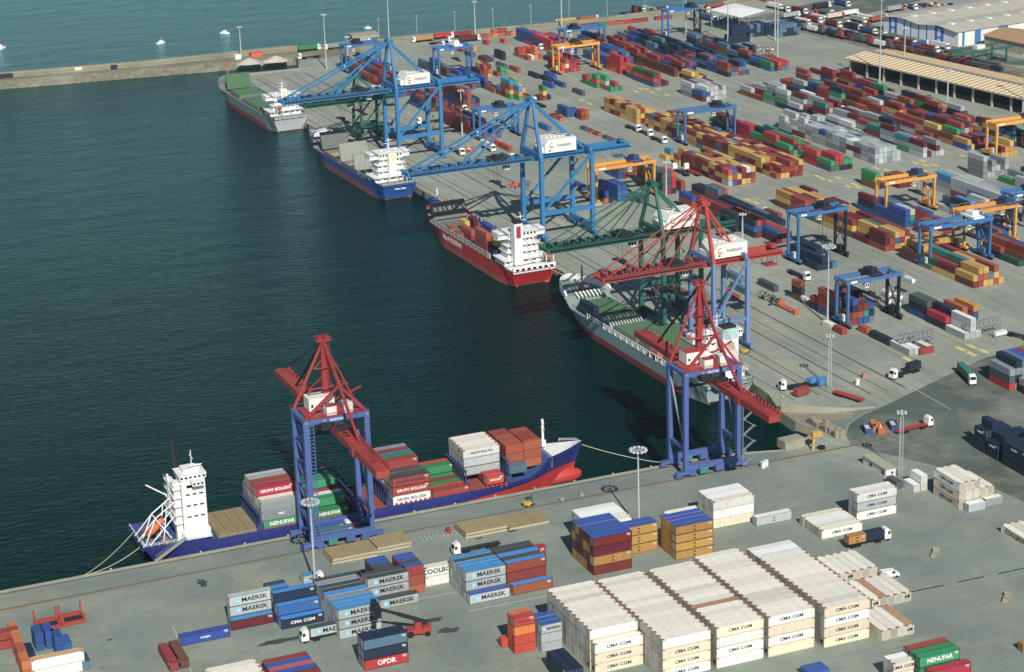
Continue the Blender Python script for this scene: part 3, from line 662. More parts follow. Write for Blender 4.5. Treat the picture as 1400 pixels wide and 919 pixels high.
Hc = {(0,0,0):'dkgrey',(0,0,1):'green',(0,1,0):'green',(0,1,1):'brick',(0,2,0):'navy',(0,3,0):'navy',(0,4,0):'navy',(0,1,2):'scarlet',(0,2,2):'scarlet',(0,2,1):'brick',(1,0,0):'scarlet',(1,0,1):'scarlet',(1,0,2):'scarlet'}
block('mixed lane with bright red towers', 185.2, 297, 'y', 10, 5, 12.19, 2.6,
      lambda b, r, n: {0: [2, 3, 3, 2, 2], 1: [3, 3, 2, 2, 1], 2: [0, 0, 1, 2, 1], 3: [2, 3, 3, 2, 2], 4: [3, 3, 3, 3, 1], 5: [2, 3, 2, 3, 0], 6: [3, 3, 2, 1, 0], 7: [3, 2, 2, 0, 0], 8: [3, 3, 1, 1, 0], 9: [0, 0, 1, 0, 0]}[b][r],
      over(pick(('green', 5), ('navy', 3), ('brick', 3), ('teal', 2), ('red', 2)), {**Hc, **{(b, r, t): ('scarlet' if b == 6 else 'brown' if b == 8 else 'maroon' if b == 7 else None) for b in (6, 7, 8) for r in range(5) for t in range(3)}}))
block('silver block in mid yard', 211.0, 299.2, 'y', 14, 6, 6.06, 2.6, lambda b, r, n: 2 if (r == 5) else (3 if b < 9 else n.choice([3, 3, 2, 4])), SIL)
F = pick(('silver', 6), ('grey', 3), ('maroon', 2), ('brick', 2), ('teal', 1.5), ('navy', 1.5), ('oxide', 1), ('green', .7), ('white', 1))
block('silver and maroon mixed lane', 238.0, 298.7, 'y', 14, 6, 12.19, 2.6, lambda b, r, n: 0 if (r == 5 and n.random() < .3) else n.choice([2, 3, 3, 4, 2, 1]) if b < 13 else n.choice([1, 2]), over(F, {(0,0,2):'maroon',(0,0,1):'silver',(0,0,0):'silver',(0,1,0):'maroon',(0,1,1):'white',(1,0,2):'teal',(0,2,2):'silver',(0,3,1):'maroon'}))
block('mixed lane with low yellow end', 265.0, 301, 'y', 14, 6, 12.19, 2.6, lambda b, r, n: (n.choice([1, 2, 2]) if b == 0 else n.choice([2, 3, 2, 4, 3, 2])), over(MIX, {(0,0,0):'royal',(0,0,1):'yellow',(0,1,1):'yellow',(0,1,0):'yellow'}))
block('outer mixed lane near warehouse', 288.0, 296, 'y', 14, 4, 12.19, 2.6, lambda b, r, n: n.choice([2, 2, 3, 4, 3, 2]) if r < 3 else n.choice([0, 1, 2]), MIX)
block('yellow cluster by orange gantry', 270.5, 280.5, 'y', 1, 4, 12.19, 2.6, ['2', '2', '3', '1'], pick(('yellow', 5), ('maroon', 1)))
block('old brown boxes along warehouse front', 300.5, 330, 'y', 14, 1, 12.19, 2.5, lambda b, r, n: n.choice([1, 1, 0, 1, 2]), pick(('brown', 6), ('brick', 3), ('green', .6), ('teal', .6)))
block('navy and brick cluster behind orange gantry', 293, 240, 'y', 2, 5, 12.19, 2.6, lambda b, r, n: 3 if b == 1 else 2, pick(('navy', 5), ('brick', 3)))
# right centre
block('navy and maroon block under orange gantry', 163.4, 197.6, 'y', 3, 6, 12.19, 2.6, lambda b, r, n: [[3, 3, 2, 2, 2, 2], [2, 3, 3, 2, 1, 1], [3, 1, 2, 2, 1, 0]][b][r], over(BLU, {(0,0,0):'royal',(0,0,1):'royal',(0,0,2):'royal',(2,0,0):'royal',(2,0,1):'navy',(2,0,2):'maroon',(0,1,2):'silver',(0,2,1):'maroon',(0,3,1):'maroon',(0,4,1):'maroon'}))
block('brick red rows beside navy block', 164.5, 180.5, 'y', 1, 5, 12.19, 2.6, ['1', '2', '2', '1', '2'], over(RB, {(0, r, t): 'brick' for r in range(5) for t in range(2)}))
block('small yellow block behind blue gantry leg', 156.2, 160.5, 'y', 2, 3, 6.06, 2.6, 2, pick(('yellow', 3), ('maroon', 2), ('royal', 1)), tf=yt)
block('tall brick block at right edge', 172.0, 126.5, 'y', 2, 5, 12.19, 2.6, lambda b, r, n: [[1, 3, 3, 2, 2], [2, 3, 3, 2, 2]][b][r], over(BLU, {(0,0,0):'dkgreen',(0,1,0):'brick',(0,1,1):'brick',(0,1,2):'brick',(1,1,2):'brick',(0,2,2):'royal',(1,0,1):'brick',(1,0,0):'navy',(1,1,1):'brick'}))
block('navy boxes behind tall brick block', 183.0, 160.5, 'y', 2, 5, 12.19, 2.6, lambda b, r, n: n.choice([1, 2, 2]), over(BLU, {(0,0,1):'navy',(1,0,0):'cream'}))
block('dark blue boxes between gantries', 193.4, 196, 'y', 2, 5, 12.19, 2.6, lambda b, r, n: n.choice([1, 2, 3]), pick(('ltblue', 4), ('steelblue', 3), ('navy', 2), ('silver', 1)))
block('green topped pair on the open yard', 186.2, 258.5, 'y', 1, 3, 12.19, 2.6, ['3', '2', '1'], over(BLU, {(0,0,2):'green',(0,0,1):'green',(0,0,0):'brick',(0,1,1):'navy'}))
block('brown pair right of green topped pair', 196.5, 255, 'y', 1, 3, 12.19, 2.6, 2, pick(('brown', 3), ('maroon', 2), ('green', .6)))
block('long grey lettered lane', 212.4, 184.5, 'y', 5, 4, 12.19, 2.88, lambda b, r, n: [3, 3, 3, 3, 3][b] if r < 2 else n.choice([2, 3, 3, 1]), over(pick(('silver', 7), ('grey', 3), ('ltblue', 1.4), ('brick', .8)), {}), tf=mskt)
block('near end of grey lettered lane', 214.2, 132, 'y', 4, 5, 12.19, 2.88, lambda b, r, n: n.choice([2, 3, 3]), pick(('silver', 5), ('steelblue', 2), ('grey', 3), ('navy', 2)), tf=mskt)
block('grey blocks at far right of open yard', 240.6, 252, 'y', 1, 6, 12.19, 2.6, ['4', '1', '3', '2', '1', '3'], pick(('silver', 6), ('grey', 4)))
block('low grey and brick lane at right', 246.5, 196, 'y', 4, 6, 12.19, 2.6, lambda b, r, n: n.choice([1, 2, 2, 1]), pick(('grey', 4), ('silver', 3), ('maroon', 2), ('green', 1.4), ('navy', 1)))
# waterfront lanes
block('long dark lane behind red crane', 95.8, 214.5, 'y', 5, 3, 12.19, 2.6, lambda b, r, n: [3, 3, 3, 3, 2][b] if r else [0, 3, 0, 0, 3][b], RB)
block('red and blue block behind red crane', 99.9, 202, 'y', 3, 5, 12.19, 2.6, lambda b, r, n: [[0, 2, 2, 2, 0], [3, 3, 2, 2, 2], [3, 3, 2, 2, 2]][b][r], over(RB, {(0,1,1):'royal',(0,1,0):'maroon',(0,2,1):'red',(0,3,1):'oxide',(1,0,2):'oxide',(1,0,1):'royal',(1,0,0):'maroon',(2,0,2):'oxide'}))
block('dark lane towards the mid yard', 111.0, 218, 'y', 6, 2, 12.19, 2.6, lambda b, r, n: [2, 2, 2, 2, 3, 2][b], pick(('navy', 6), ('steelblue', 2), ('brick', 2)), tf=lambda b, r, t, n, c: 'HANJIN' if r == 0 and c == 'navy' and n.random() < .4 else None)
block('navy group under blue yard gantry', 97.4, 160.2, 'y', 1, 5, 12.19, 2.6, ['1', '2', '1', '1', '0'], pick(('navy', 4), ('steelblue', 3)))
block('second navy group under blue gantry', 99.2, 173.0, 'y', 1, 5, 12.19, 2.6, ['2', '0', '2', '2', '1'], pick(('navy', 4), ('steelblue', 3)))
block('short mixed stacks behind light mast', 70.6, 92.6, 'y', 1, 5, 6.06, 2.6, ['2', '4', '3', '3', '3'], over(RB, {(0,2,0):'royal',(0,3,0):'royal',(0,3,1):'teal',(0,4,0):'steelblue',(0,4,1):'navy'}))
block('middle mixed stacks behind light mast', 70.4, 100.8, 'y', 2, 5, 6.06, 2.6, lambda b, r, n: [[4, 4, 3, 3, 4], [4, 3, 3, 4, 4]][b][r], over(RB, {(0,0,3):'oxide',(1,0,3):'oxide'}))
cont(71.6, 116.8, 0, YAW+PI/2, 6.06, 2.6, 'navy', None, label='navy container low beside brick top one near mast')
cont(71.6, 116.8, 2.62, YAW+PI/2, 6.06, 2.6, 'oxide', None, label='rust red container on a navy one near mast', always=True)
for t, c in enumerate(('brown', 'navy', 'oxide')): cont(71.8, 131.2, t*2.62, YAW+PI/2, 6.06, 2.6, c, None, label='%s container, %s tier, lone tower left of mixed stacks' % (CNAME.get(c, c), TIER[t]), always=True)
cont(64.9, 87.8, 0, YAW+PI/2, 6.06, 2.6, 'oxide', None, label='lone rust red container on the open quay by mast foot', always=True)
cont(64.7, 95.6, 0, YAW+PI/2, 6.06, 2.0, 'white', 'cream', label='low white container touching the lone rust red one', always=True)
cont(73.2, 84.0, 0, YAW+PI/2, 6.06, 2.6, 'oxide', None, label='rust red container behind blue gantry bogie')
cont(73.4, 72.9, 0, YAW+PI/2, 12.19, 2.6, 'navy', None, 'HANJIN', 1.0, label='lone navy lettered container before white reefers', always=True)
block('white reefers at service rack', 73.0, 53.6, 'y', 1, 4, 12.19, 2.6, ['1', '1', '0', '1'], lambda *a: 'silver', lambda *a: 'white')
block('navy and red lane by the tank containers', 100.6, 59.2, 'y', 1, 3, 12.19, 2.6, ['1', '3', '1'], lambda *a: 'silver', lambda *a: 'white')
block('red topped lane by tank containers', 100.6, 71.8, 'y', 1, 6, 12.19, 2.6, ['2', '3', '2', '3', '2', '3'], over(RB, {(0,0,0):'navy',(0,0,1):'scarlet',(0,1,2):'navy',(0,2,1):'oxide',(0,3,2):'oxide',(0,4,1):'maroon',(0,5,2):'amber'}), tf=lambda b, r, t, n, c: 'HANJIN' if c == 'navy' and r < 2 else None)
block('tall navy pair of tank container lane', 100.6, 84.4, 'y', 1, 3, 12.19, 2.6, ['3', '3', '1'], over(RB, {(0,0,0):'royal',(0,0,1):'navy',(0,0,2):'dkgrey',(0,1,2):'dkgrey'}), tf=lambda b, r, t, n, c: 'HANJIN' if c == 'navy' else None)
for i, (u, v, L, c, yw) in enumerate(((1078, 378, 12.19, 'dkgrey', 0), (1012, 398, 12.19, 'steelblue', 0), (1050, 394, 12.19, 'dkgrey', 0), (1005, 382, 12.19, 'steelblue', 0))):
    if i in (0,): continue
    q = at(u, v); cont(q.x, q.y, 0, YAW+PI/2, L, 2.6, c, None, label='lone slate container on the quay %s red crane' % ['', 'under the', 'right of the', 'behind the'][i])
# far yard
block('grey and scarlet block by green crane', 95.7, 297.5, 'y', 2, 5, 12.19, 2.6, ['44', '44', '43', '02', '22'], over(pick(('dkgrey', 3), ('navy', 2), ('brick', 2)), {(0, r, t): c for r, c in enumerate(('dkgrey', 'dkgrey', 'scarlet', 'oxide', 'brick')) for t in range(4) if t > 0}))
block('royal blue and brick block behind it', 90.6, 334, 'y', 1, 5, 12.19, 2.6, 2, over(RB, {(0,0,0):'royal',(0,0,1):'dkgrey',(0,1,1):'dkgrey'}))
block('royal blue stack under orange gantry', 65.7, 297, 'y', 2, 2, 6.06, 2.6, ['42', '12'], over(RB, {(0,0,1):'royal',(0,0,2):'royal',(0,0,3):'royal',(0,0,0):'oxide'}))
block('royal blue pair beside orange gantry', 72.6, 297, 'y', 1, 2, 12.19, 2.6, ['3', '3'], pick(('royal', 3), ('blue', 2)))
block('flat royal blue group near crane lanes', 80, 289, 'y', 1, 2, 12.19, 2.6, 1, pick(('dkgreen', 2), ('dkgrey', 2)))
cont(67.5, 329, 0, YAW+PI/2, 12.19, 2.6, 'royal', label='royal blue container behind blue crane leg')
block('royal blue pair on the open mid yard', 123.2, 466, 'y', 1, 4, 12.19, 2.6, ['2', '1', '1', '1'], pick(('royal', 3), ('blue', 2)))
block('brick stub beside royal blue pair', 127.2, 456.5, 'y', 1, 2, 6.06, 2.6, 2, pick(('brick', 3), ('oxide', 1)))
for i, (yy, n) in enumerate(((476, 2), (469, 1), (441, 1), (434, 1), (427, 1), (417, 1), (410, 1))):
    for k in range(n): cont(117.5-(yy-476)*.06+k*2.6, yy-5, 0, YAW+PI/2, 6.06, 1.7, 'orange' if i % 3 != 2 else 'blue', 'brown', label='low open topped container, %s in the line of orange ones' % ordn(i), group='low open containers in the mid yard line')
for i, (x, y, L, c) in enumerate(((102, 441.7, 12.19, 'blue'), (146.5, 537, 12.19, 'royal'), (153.4, 511, 12.19, 'dkgrey'), (147, 588, 12.19, 'brick'), (150, 566, 12.19, 'navy'), (152, 553, 12.19, 'navy'), (155, 553, 12.19, 'blue'), (158.5, 562, 12.19, 'royal'), (144.4, 602, 12.19, 'dkgrey'), (142.4, 625, 12.19, 'brown'), (145.3, 625, 12.19, 'dkgrey'), (141, 644, 12.19, 'dkgrey'), (141.5, 662, 12.19, 'brick'), (149, 662, 12.19, 'amber'), (163.5, 676, 6.06, 'scarlet'), (174.5, 674, 6.06, 'scarlet'), (153, 536, 12.19, 'royal'), (67, 411, 12.19, 'oxide'), (66, 424, 6.06, 'scarlet'), (63, 424, 6.06, 'red'))):
    cont(x, y+L/2, 0, YAW+PI/2, L, 2.6, c, label='lone %s container on the open far yard, %s' % (CNAME.get(c, c), ['near the blue crane', 'by the waterfront lanes', 'in the middle lane'][i % 3]))
cont(153.4, 632, 2.62, YAW+PI/2, 12.19, 2.6, 'navy', label='upper navy container of a lone pair'); cont(153.4, 632, 0, YAW+PI/2, 12.19, 2.6, 'navy', label='lower navy container of a lone pair')
block('colourful small block behind blue crane top', 114.5, 517, 'y', 4, 4, 6.06, 2.6, lambda b, r, n: [[0, 3, 1, 1], [4, 4, 3, 2], [4, 3, 4, 1], [2, 1, 2, 0]][b][r], pick(('brick', 3), ('yellow', 3), ('ltblue', 3), ('maroon', 2), ('green', 1)))
block('brick and yellow stub', 126.8, 511.5, 'y', 1, 3, 6.06, 2.6, ['1', '3', '1'], over(RB, {(0,1,1):'yellow',(0,1,2):'green'}))
block('dark row leading to colourful block', 112.5, 543, 'y', 3, 2, 12.19, 2.6, lambda b, r, n: 1 if b < 2 else n.choice([0, 1]), pick(('navy', 2), ('brown', 2), ('brick', 1)))
block('waterfront block of brick and navy', 82.5, 513.5, 'y', 3, 4, 12.19, 2.6, lambda b, r, n: [[4, 4, 2, 2], [4, 3, 2, 1], [2, 3, 2, 2]][b][r], RB)
block('rear waterfront block of brick and navy', 62, 515, 'y', 2, 6, 12.19, 2.6, lambda b, r, n: n.choice([2, 2, 3]), RB)
block('long scarlet block by first crane', 62.3, 441, 'y', 4, 5, 12.19, 2.6, lambda b, r, n: [3, 3, 2, 3, 2][r] if b else [2, 3, 1, 2, 2][r], over(RB, {(b, 0, t): 'red' if t == 2 else 'maroon' for b in range(4) for t in range(3)}))
block('blue and brick block under far gantry', 104, 560, 'y', 6, 6, 12.19, 2.6, lambda b, r, n: n.choice([0, 1, 1, 2, 2]), pick(('steelblue', 3), ('royal', 2), ('oxide', 2), ('brown', 2)))
block('yellow and red stub under far gantry', 120.5, 583, 'y', 2, 3, 6.06, 2.6, ['22', '33', '33'], over(YR, {}))
block('green and brick stub beyond', 131.5, 584, 'y', 1, 3, 6.06, 2.6, ['1', '2', '1'], pick(('green', 2), ('brick', 1)))
block('dense waterfront block near the sea', 62, 560, 'y', 8, 6, 12.19, 2.6, lambda b, r, n: n.choice([1, 2, 3, 3]), RB)
block('blue and scarlet block nearest sea wall', 187.5, 620, 'y', 5, 5, 12.19, 2.6, lambda b, r, n: [3, 3, 2, 2, 2][r] if b > 2 else n.choice([3, 3, 2]), over(pick(('royal', 4), ('scarlet', 4), ('pink', 2), ('cream', 1)), {}))
block('orange cluster in the far yard', 165.5, 618, 'y', 3, 4, 6.06, 2.6, lambda b, r, n: n.choice([1, 2, 3]), pick(('hot', 4), ('oxide', 3), ('white', 1)))
block('scarlet block by far orange gantry', 168.0, 573, 'y', 3, 5, 6.06, 2.6, lambda b, r, n: n.choice([2, 3, 3, 1]), pick(('scarlet', 6), ('red', 2), ('white', 1)))
block('mixed boxes under far orange gantry', 176, 592, 'y', 2, 5, 12.19, 2.6, lambda b, r, n: n.choice([1, 2, 1]), pick(('navy', 3), ('green', 2), ('scarlet', 2)))
block('green and scarlet far cluster', 168.5, 512, 'y', 5, 4, 6.06, 2.6, lambda b, r, n: [[0, 1, 2, 1], [0, 3, 2, 1], [3, 3, 0, 1], [1, 0, 1, 0], [2, 2, 0, 0]][b][r], pick(('green', 4), ('scarlet', 4), ('silver', 1)))
block('scarlet tower block', 196.5, 553, 'y', 3, 4, 6.06, 2.6, lambda b, r, n: n.choice([3, 3, 4, 2]), pick(('scarlet', 8), ('hot', 1)))
block('blue tiers behind the scarlet tower', 200, 573, 'y', 3, 6, 12.19, 2.6, lambda b, r, n: n.choice([2, 2, 3]), pick(('royal', 3), ('steelblue', 3), ('brick', 1)))
block('orange and dark stack', 197, 534, 'y', 1, 5, 12.19, 2.6, ['3', '3', '2', '2', '1'], pick(('hot', 3), ('dkgrey', 1), ('oxide', 2)))
block('dark green topped far stack', 197.1, 511, 'y', 2, 4, 12.19, 2.6, ['33', '32', '11', '10'], over(RB, {(0,0,0):'royal',(0,0,1):'scarlet',(0,0,2):'dkgreen',(1,0,2):'dkgreen',(1,0,1):'scarlet',(1,0,0):'royal'}))
block('long brick lane of the far yard', 219.8, 530, 'y', 10, 6, 12.19, 2.6, lambda b, r, n: n.choice([2, 2, 3, 3, 1]), over(RB, {(b, 0, t): 'brown' for b in range(5) for t in range(3)}))
block('yellow stub at lane front', 222.8, 514, 'y', 1, 4, 12.19, 2.6, ['2', '2', '1', '1'], over(pick(('yellow', 3), ('brown', 1)), {(0,0,0):'brown',(0,0,1):'yellow'}))
block('silver and royal stub', 203.5, 463.5, 'y', 2, 6, 12.19, 2.6, ['23', '33', '33', '33', '23', '33'], over(SIL, {(0,0,0):'maroon',(0,0,1):'royal',(0,0,2):'oxide',(0,1,2):'white',(0,1,1):'royal'}))
block('navy and brick far lane', 246, 514, 'y', 11, 6, 12.19, 2.6, lambda b, r, n: n.choice([2, 3, 2, 3, 1]), pick(('navy', 5), ('royal', 4), ('brick', 3), ('steelblue', 3), ('oxide', 1)))
block('outer far lane with scarlet end', 274.5, 514.5, 'y', 8, 5, 12.19, 2.6, lambda b, r, n: [[2, 1, 2, 2, 2], [2, 1, 2, 2, 2], [3, 2, 2, 1, 1]][b][r] if b < 3 else n.choice([1, 2, 3]), over(pick(('steelblue', 4), ('navy', 4), ('brick', 2), ('teal', 1)), {(0,0,1):'green',(0,0,0):'blue',(1,0,1):'blue',(0,2,1):'scarlet',(0,3,1):'scarlet',(0,4,1):'scarlet',(0,2,0):'oxide'}))
block('deep blue stack by the canopy', 293, 600, 'y', 1, 8, 6.06, 2.6, ['2', '4', '4', '4', '4', '3', '0', '0'], lambda *a: 'navy', yaw=0)
block('deep blue row behind the canopy', 312, 612, 'y', 2, 6, 6.06, 2.6, 3, pick(('navy', 5), ('steelblue', 2)), yaw=0)
block('slate row right of the canopy', 328, 603, 'y', 2, 7, 6.06, 2.6, 3, pick(('steelblue', 5), ('navy', 2), ('teal', 1)), yaw=0)
for i in range(7):
    q = at(652+i*8.5, 52-i*.75)
    for t in range(1 + (3 <= i <= 4)): cont(q.x, q.y-1, t*2.6, 0, 6.06, 2.5, 'oxide' if (i+t) % 3 else 'orange', label='rust red box in the row along the sea wall', group='rust red boxes along the sea wall')
for i in range(14):
    if i not in (0, 1, 2, 4, 5, 7, 10): continue
    q = at(795+i*11, 38-i*1.2)
    cont(q.x, q.y-2, 0, 0, 12.19, 2.6, ['oxide', 'brick', 'green', 'cream', 'oxide', 'scarlet'][i % 6], label='%s container in the far row by the sea wall' % ['rust red', 'brick', 'green', 'cream', 'rust red', 'bright red'][i % 6], group='far row of containers by the sea wall')
# containers on railway wagons by the warehouse
for i in range(44):
    r_ = i % 2; k = i//2
    x = 353 + r_*6.5 + k*1.45; y = 636 - k*9.0
    if random.random() < .2: continue
    c = random.choice(['brick', 'brown', 'navy', 'navy', 'maroon', 'dkgrey', 'dkgrey', 'steelblue', 'brown', 'white'])
    cont(x, y, 1.2, rad(90+9), random.choice([6.06, 12.19, 12.19])*.7, 2.6, c, label='container riding a railway wagon, %s' % CNAME.get(c, c), group='containers on the railway wagons')

# ------------------------------------------------------------------ ships
def hull(name, L, B, zd, zf, cols, label, group, pos, yaw, boot=lambda s: 1.2, sterncut=.04, fc=.86, bulb=False, sharp=False, deckm=None, full=1.0, zs=None):
    """stern at local x = 0, bow at x = L, z = 0 the water line"""
    root = thing(name, pos, yaw, label, 'ship', group)
    n = 40; mb = MB(); top = []
    def deck(s):
        if s < .74: return .93 + .07*min(1, s/.06)
        return max(.02, 1-((s-.74)/.26)**2.1) if sharp else max(.02, (1-((s-.74)/.26)**3)**.62)
    def wl(s):
        if s < .16: return max(.0, .55+.45*math.sin(min(1, s/.16)*PI/2))
        return 1.0 if s < .66 else max(.0, 1-((s-.66)/.31)**1.7) if s < .97 else 0
    zss = zs if zs is not None else zd
    def sheer(s):
        if s < .14: return zss
        return zd if s < fc-.02 else zd + (zf-zd)*min(1, (s-fc+.02)/.03) + 1.2*max(0, (s-fc)/(1-fc))**2
    for i in range(n+1):
        s = i/n; x = s*L; z3 = sheer(s); bt = boot(s)
        hw, hd = wl(s)*B/2, deck(s)*B/2
        rake = .03*L*max(0, (s-.9)/.1)
        col = []
        for z, f in ((-3, 0), (0, 0), (bt, None), (z3*.55+.3, None), (z3, 1)):
            t_ = 0 if z <= 0 else min(1, (z/z3))**1.3
            hh_ = hw + (hd-hw)*t_
            if s < .06 and z > 0: hh_ = hw+(hd-hw)*min(1, (z/z3))**.45
            if z < 0: hh_ = hw*.9
            xx = x - (1-max(0, min(1, z/z3)))*rake + (1-max(0, min(1, z/z3)))*(sterncut*L if s < .02 else 0)
            col.append((xx, hh_, z))
        top.append(col)
    for i in range(n+1):
        for sgn in (-1, 1):
            for (x, y, z) in top[i]: mb.v.append((x, sgn*y, z))
    for i in range(n):
        for si in (0, 1):
            for j in range(4):
                a = i*10+si*5+j; b = a+10
                f = (a, b, b+1, a+1) if si == 0 else (a, a+1, b+1, b)
                mb.f.append(f); mb.m.append(0 if j < 2 else 1)
    for j in range(4):
        mb.f.append((j, j+1, 5+j+1, 5+j)); mb.m.append(0 if j < 2 else 2)
        e = n*10; mb.f.append((e+j+1, e+j, e+5+j, e+5+j+1)); mb.m.append(0 if j < 2 else 1)
    hm = mb.build('hull', [cols['boot'], cols['hull'], cols.get('stern', cols['hull'])], root)
    # deck plates a little below the top edge
    dk = MB(); o = 0
    for i in range(n+1):
        s = i/n; x, y, z = top[i][4]; y = max(y-.15, .01)
        dk.v += [(x, -y, z-.9), (x, y, z-.9)]
    for i in range(n):
        dk.f.append((2*i, 2*i+2, 2*i+3, 2*i+1)); dk.m.append(0)
    dk.build('deck', cols['deck'], root)
    root['len'] = L
    return root, deck, sheer

def windows(mb, x0, x1, y0, y1, z, h, n, side, mi=1):
    """row of n dark panes on one face; side '-y', '+y', '-x' or '+x' """
    for k in range(n):
        if side[1] == 'y':
            a = x0 + (x1-x0)*(k+.2)/n; b = x0 + (x1-x0)*(k+.8)/n; y = y0 if side[0] == '-' else y1; d = -.04 if side[0] == '-' else .04
            mb.box(a, b, min(y, y+d), max(y, y+d), z, z+h, mi)
        else:
            a = y0 + (y1-y0)*(k+.2)/n; b = y0 + (y1-y0)*(k+.8)/n; x = x0 if side[0] == '-' else x1; d = -.04 if side[0] == '-' else .04
            mb.box(min(x, x+d), max(x, x+d), a, b, z, z+h, mi)

SHIPW = mat('ship_white', 'e0e0da', .45, var=.04, dirt=.14, dirtcol='a08868', scale=.4)
HATCHG = mat('hatch_green', '4a7350', .75, var=.1, dirt=.6, dirtcol='5a5a40', scale=.18)
HATCHGR = mat('hatch_grey', '84887c', .7, var=.1, dirt=.4, dirtcol='5f5c4c', scale=.2)
REDHULL = mat('antifouling', '8c2a28', .6, var=.1, dirt=.4, dirtcol='5a3830', scale=.15)
ORANGE = mat('lifeboat_orange', 'd8602c', .45, var=.05, dirt=.1)
GREYD = mat('deck_grey', '6f736c', .8, var=.1, dirt=.4, scale=.2)
FUNR = mat('funnel_mark', 'b02a30', .5, var=.05, dirt=.1)
YLW = mat('pale_yellow', 'd8cf9a', .5, var=.05, dirt=.1)

def house(root, x0, x1, B, z0, decks, wing=True, funnel='white', style=0):
    """accommodation block: decks stacked, bridge with wings at the top"""
    mb = MB(); hh = 2.7
    for k in range(decks):
        w_ = B*(.46 if k == 0 else .33 if k < decks-1 else .27); xa = x0+(.2 if k == 0 else 1.6+.5*k)
        mb.box(xa, x1-.2*k, -w_, w_, z0+k*hh, z0+(k+1)*hh-.003*k)
        mb.box(xa-1.3, x1+.5-.2*k, -w_-.9, w_+.9, z0+(k+1)*hh-.12, z0+(k+1)*hh+.003)
        for s_ in (-1, 1):
            mb.beam((xa-1.2, s_*(w_+.8), z0+(k+1)*hh+1.0), (x1, s_*(w_+.8), z0+(k+1)*hh+1.0), .1); mb.beam((xa-1.1, s_*w_*.8, z0+k*hh), (xa-1.1, s_*w_*.8, z0+(k+1)*hh), .25)
            mb.beam((xa-1.2, s_*w_*.5, z0+k*hh+.2), (xa-1.0, s_*w_*.1, z0+(k+1)*hh), .5, .15)
        mb.beam((xa-1.2, -w_-.8, z0+(k+1)*hh+1.0), (xa-1.2, w_+.8, z0+(k+1)*hh+1.0), .1)
        windows(mb, xa, x1-.2*k, -w_, w_, z0+k*hh+1.2, .5, 5, '-x'); windows(mb, xa, x1-.2*k, -w_, w_, z0+k*hh+1.2, .5, 5, '+y'); windows(mb, xa, x1, -w_, w_, z0+k*hh+1.2, .5, 4, '-y')
    mb.build('accommodation', [SHIPW, GLASS], root)
    zb = z0+decks*hh; m2 = MB(); wv = B*.5+.4 if wing else B*.32
    bx0 = x0+.25*decks+1.2
    m2.box(bx0, x1-.8, -B*.30, B*.30, zb, zb+2.7); m2.box(bx0+1.5, x1-.5, -wv, wv, zb-.1, zb+1.1)
    m2.box(bx0+1.2, x1-.2, -wv, -wv+2.6, zb+.9, zb+2.7); m2.box(bx0+1.2, x1-.2, wv-2.6, wv, zb+.9, zb+2.7)
    m2.box(bx0-.5, x1, -B*.34, B*.34, zb+2.7, zb+2.95)
    windows(m2, bx0, x1-.8, -B*.30, B*.30, zb+1.2, .9, 8, '-x'); windows(m2, bx0+1.2, x1-.2, -wv, wv, zb+1.6, .7, 2, '-y'); windows(m2, bx0, x1-.2, -B*.3, B*.3, zb+1.2, .9, 8, '+x')
    for s in (-1, 1): windows(m2, bx0+1.2, 0, min(s*wv, s*(wv-2.6)), max(s*wv, s*(wv-2.6)), zb+1.5, .8, 3, '-x')
    m2.build('bridge', [SHIPW, GLASS], root)
    ms = MB(); ms.tube((bx0+2, 0, zb+2.9), (bx0+2, 0, zb+9.5), .22); ms.beam((bx0+2, -2.6, zb+7), (bx0+2, 2.6, zb+7), .18); ms.beam((bx0+2, -1.4, zb+8.6), (bx0+2, 1.4, zb+8.6), .3, .2)
    ms.tube((bx0+2, 1.4, zb+2.9), (bx0+2, .1, zb+7), .1); ms.tube((bx0+3.4, 0, zb+2.9), (bx0+2, 0, zb+7), .1)
    for yy in (-3.5, 3.5): ms.ball((bx0+2.5, yy, zb+3.6), .6); ms.tube((bx0+2.5, yy, zb+2.9), (bx0+2.5, yy, zb+3.3), .12)
    ms.build('mast', SHIPW, root)
    return zb

def rails(root, pts, z, m=None, h=1.1, step=2.2):
    mb = MB()
    for k in range(len(pts)-1):
        a, b = Vector((*pts[k], z)), Vector((*pts[k+1], z)); L_ = (b-a).length; n_ = max(1, int(L_/step))
        for hz in (h, h*.55): mb.beam(a+Vector((0, 0, hz)), b+Vector((0, 0, hz)), .09)
        for q in range(n_+1):
            p = a.lerp(b, q/n_); mb.beam(p, p+Vector((0, 0, h)), .09)
    mb.build('railing', m or SHIPW, root)

def lifeboat(root, x, y, z, yaw=0, slope=0):
    mb = MB(); mb.ball((0, 0, 0), 1.0, 12); 
    mb.v = [(vx*3.4, vy*1.25, vz*1.2) for vx, vy, vz in mb.v]
    mb.box(-1.6, .4, -.7, .7, .8, 1.6)
    o = mb.build('lifeboat', ORANGE, root, (x, y, z)); o.rotation_euler = (0, slope, yaw)
    dv = MB(); 
    for s in (-1, 1): dv.beam((x-2.5, y+s*1.6, z-2.5), (x-2.5, y+s*1.6, z+2.2), .3); dv.beam((x+2.5, y+s*1.6, z-2.5), (x-2.5, y+s*1.6, z+2.2), .3)
    dv.beam((x-2.5, y-1.6, z+2.2), (x-2.5, y+1.6, z+2.2), .3)
    dv.build('davit', SHIPW, root)

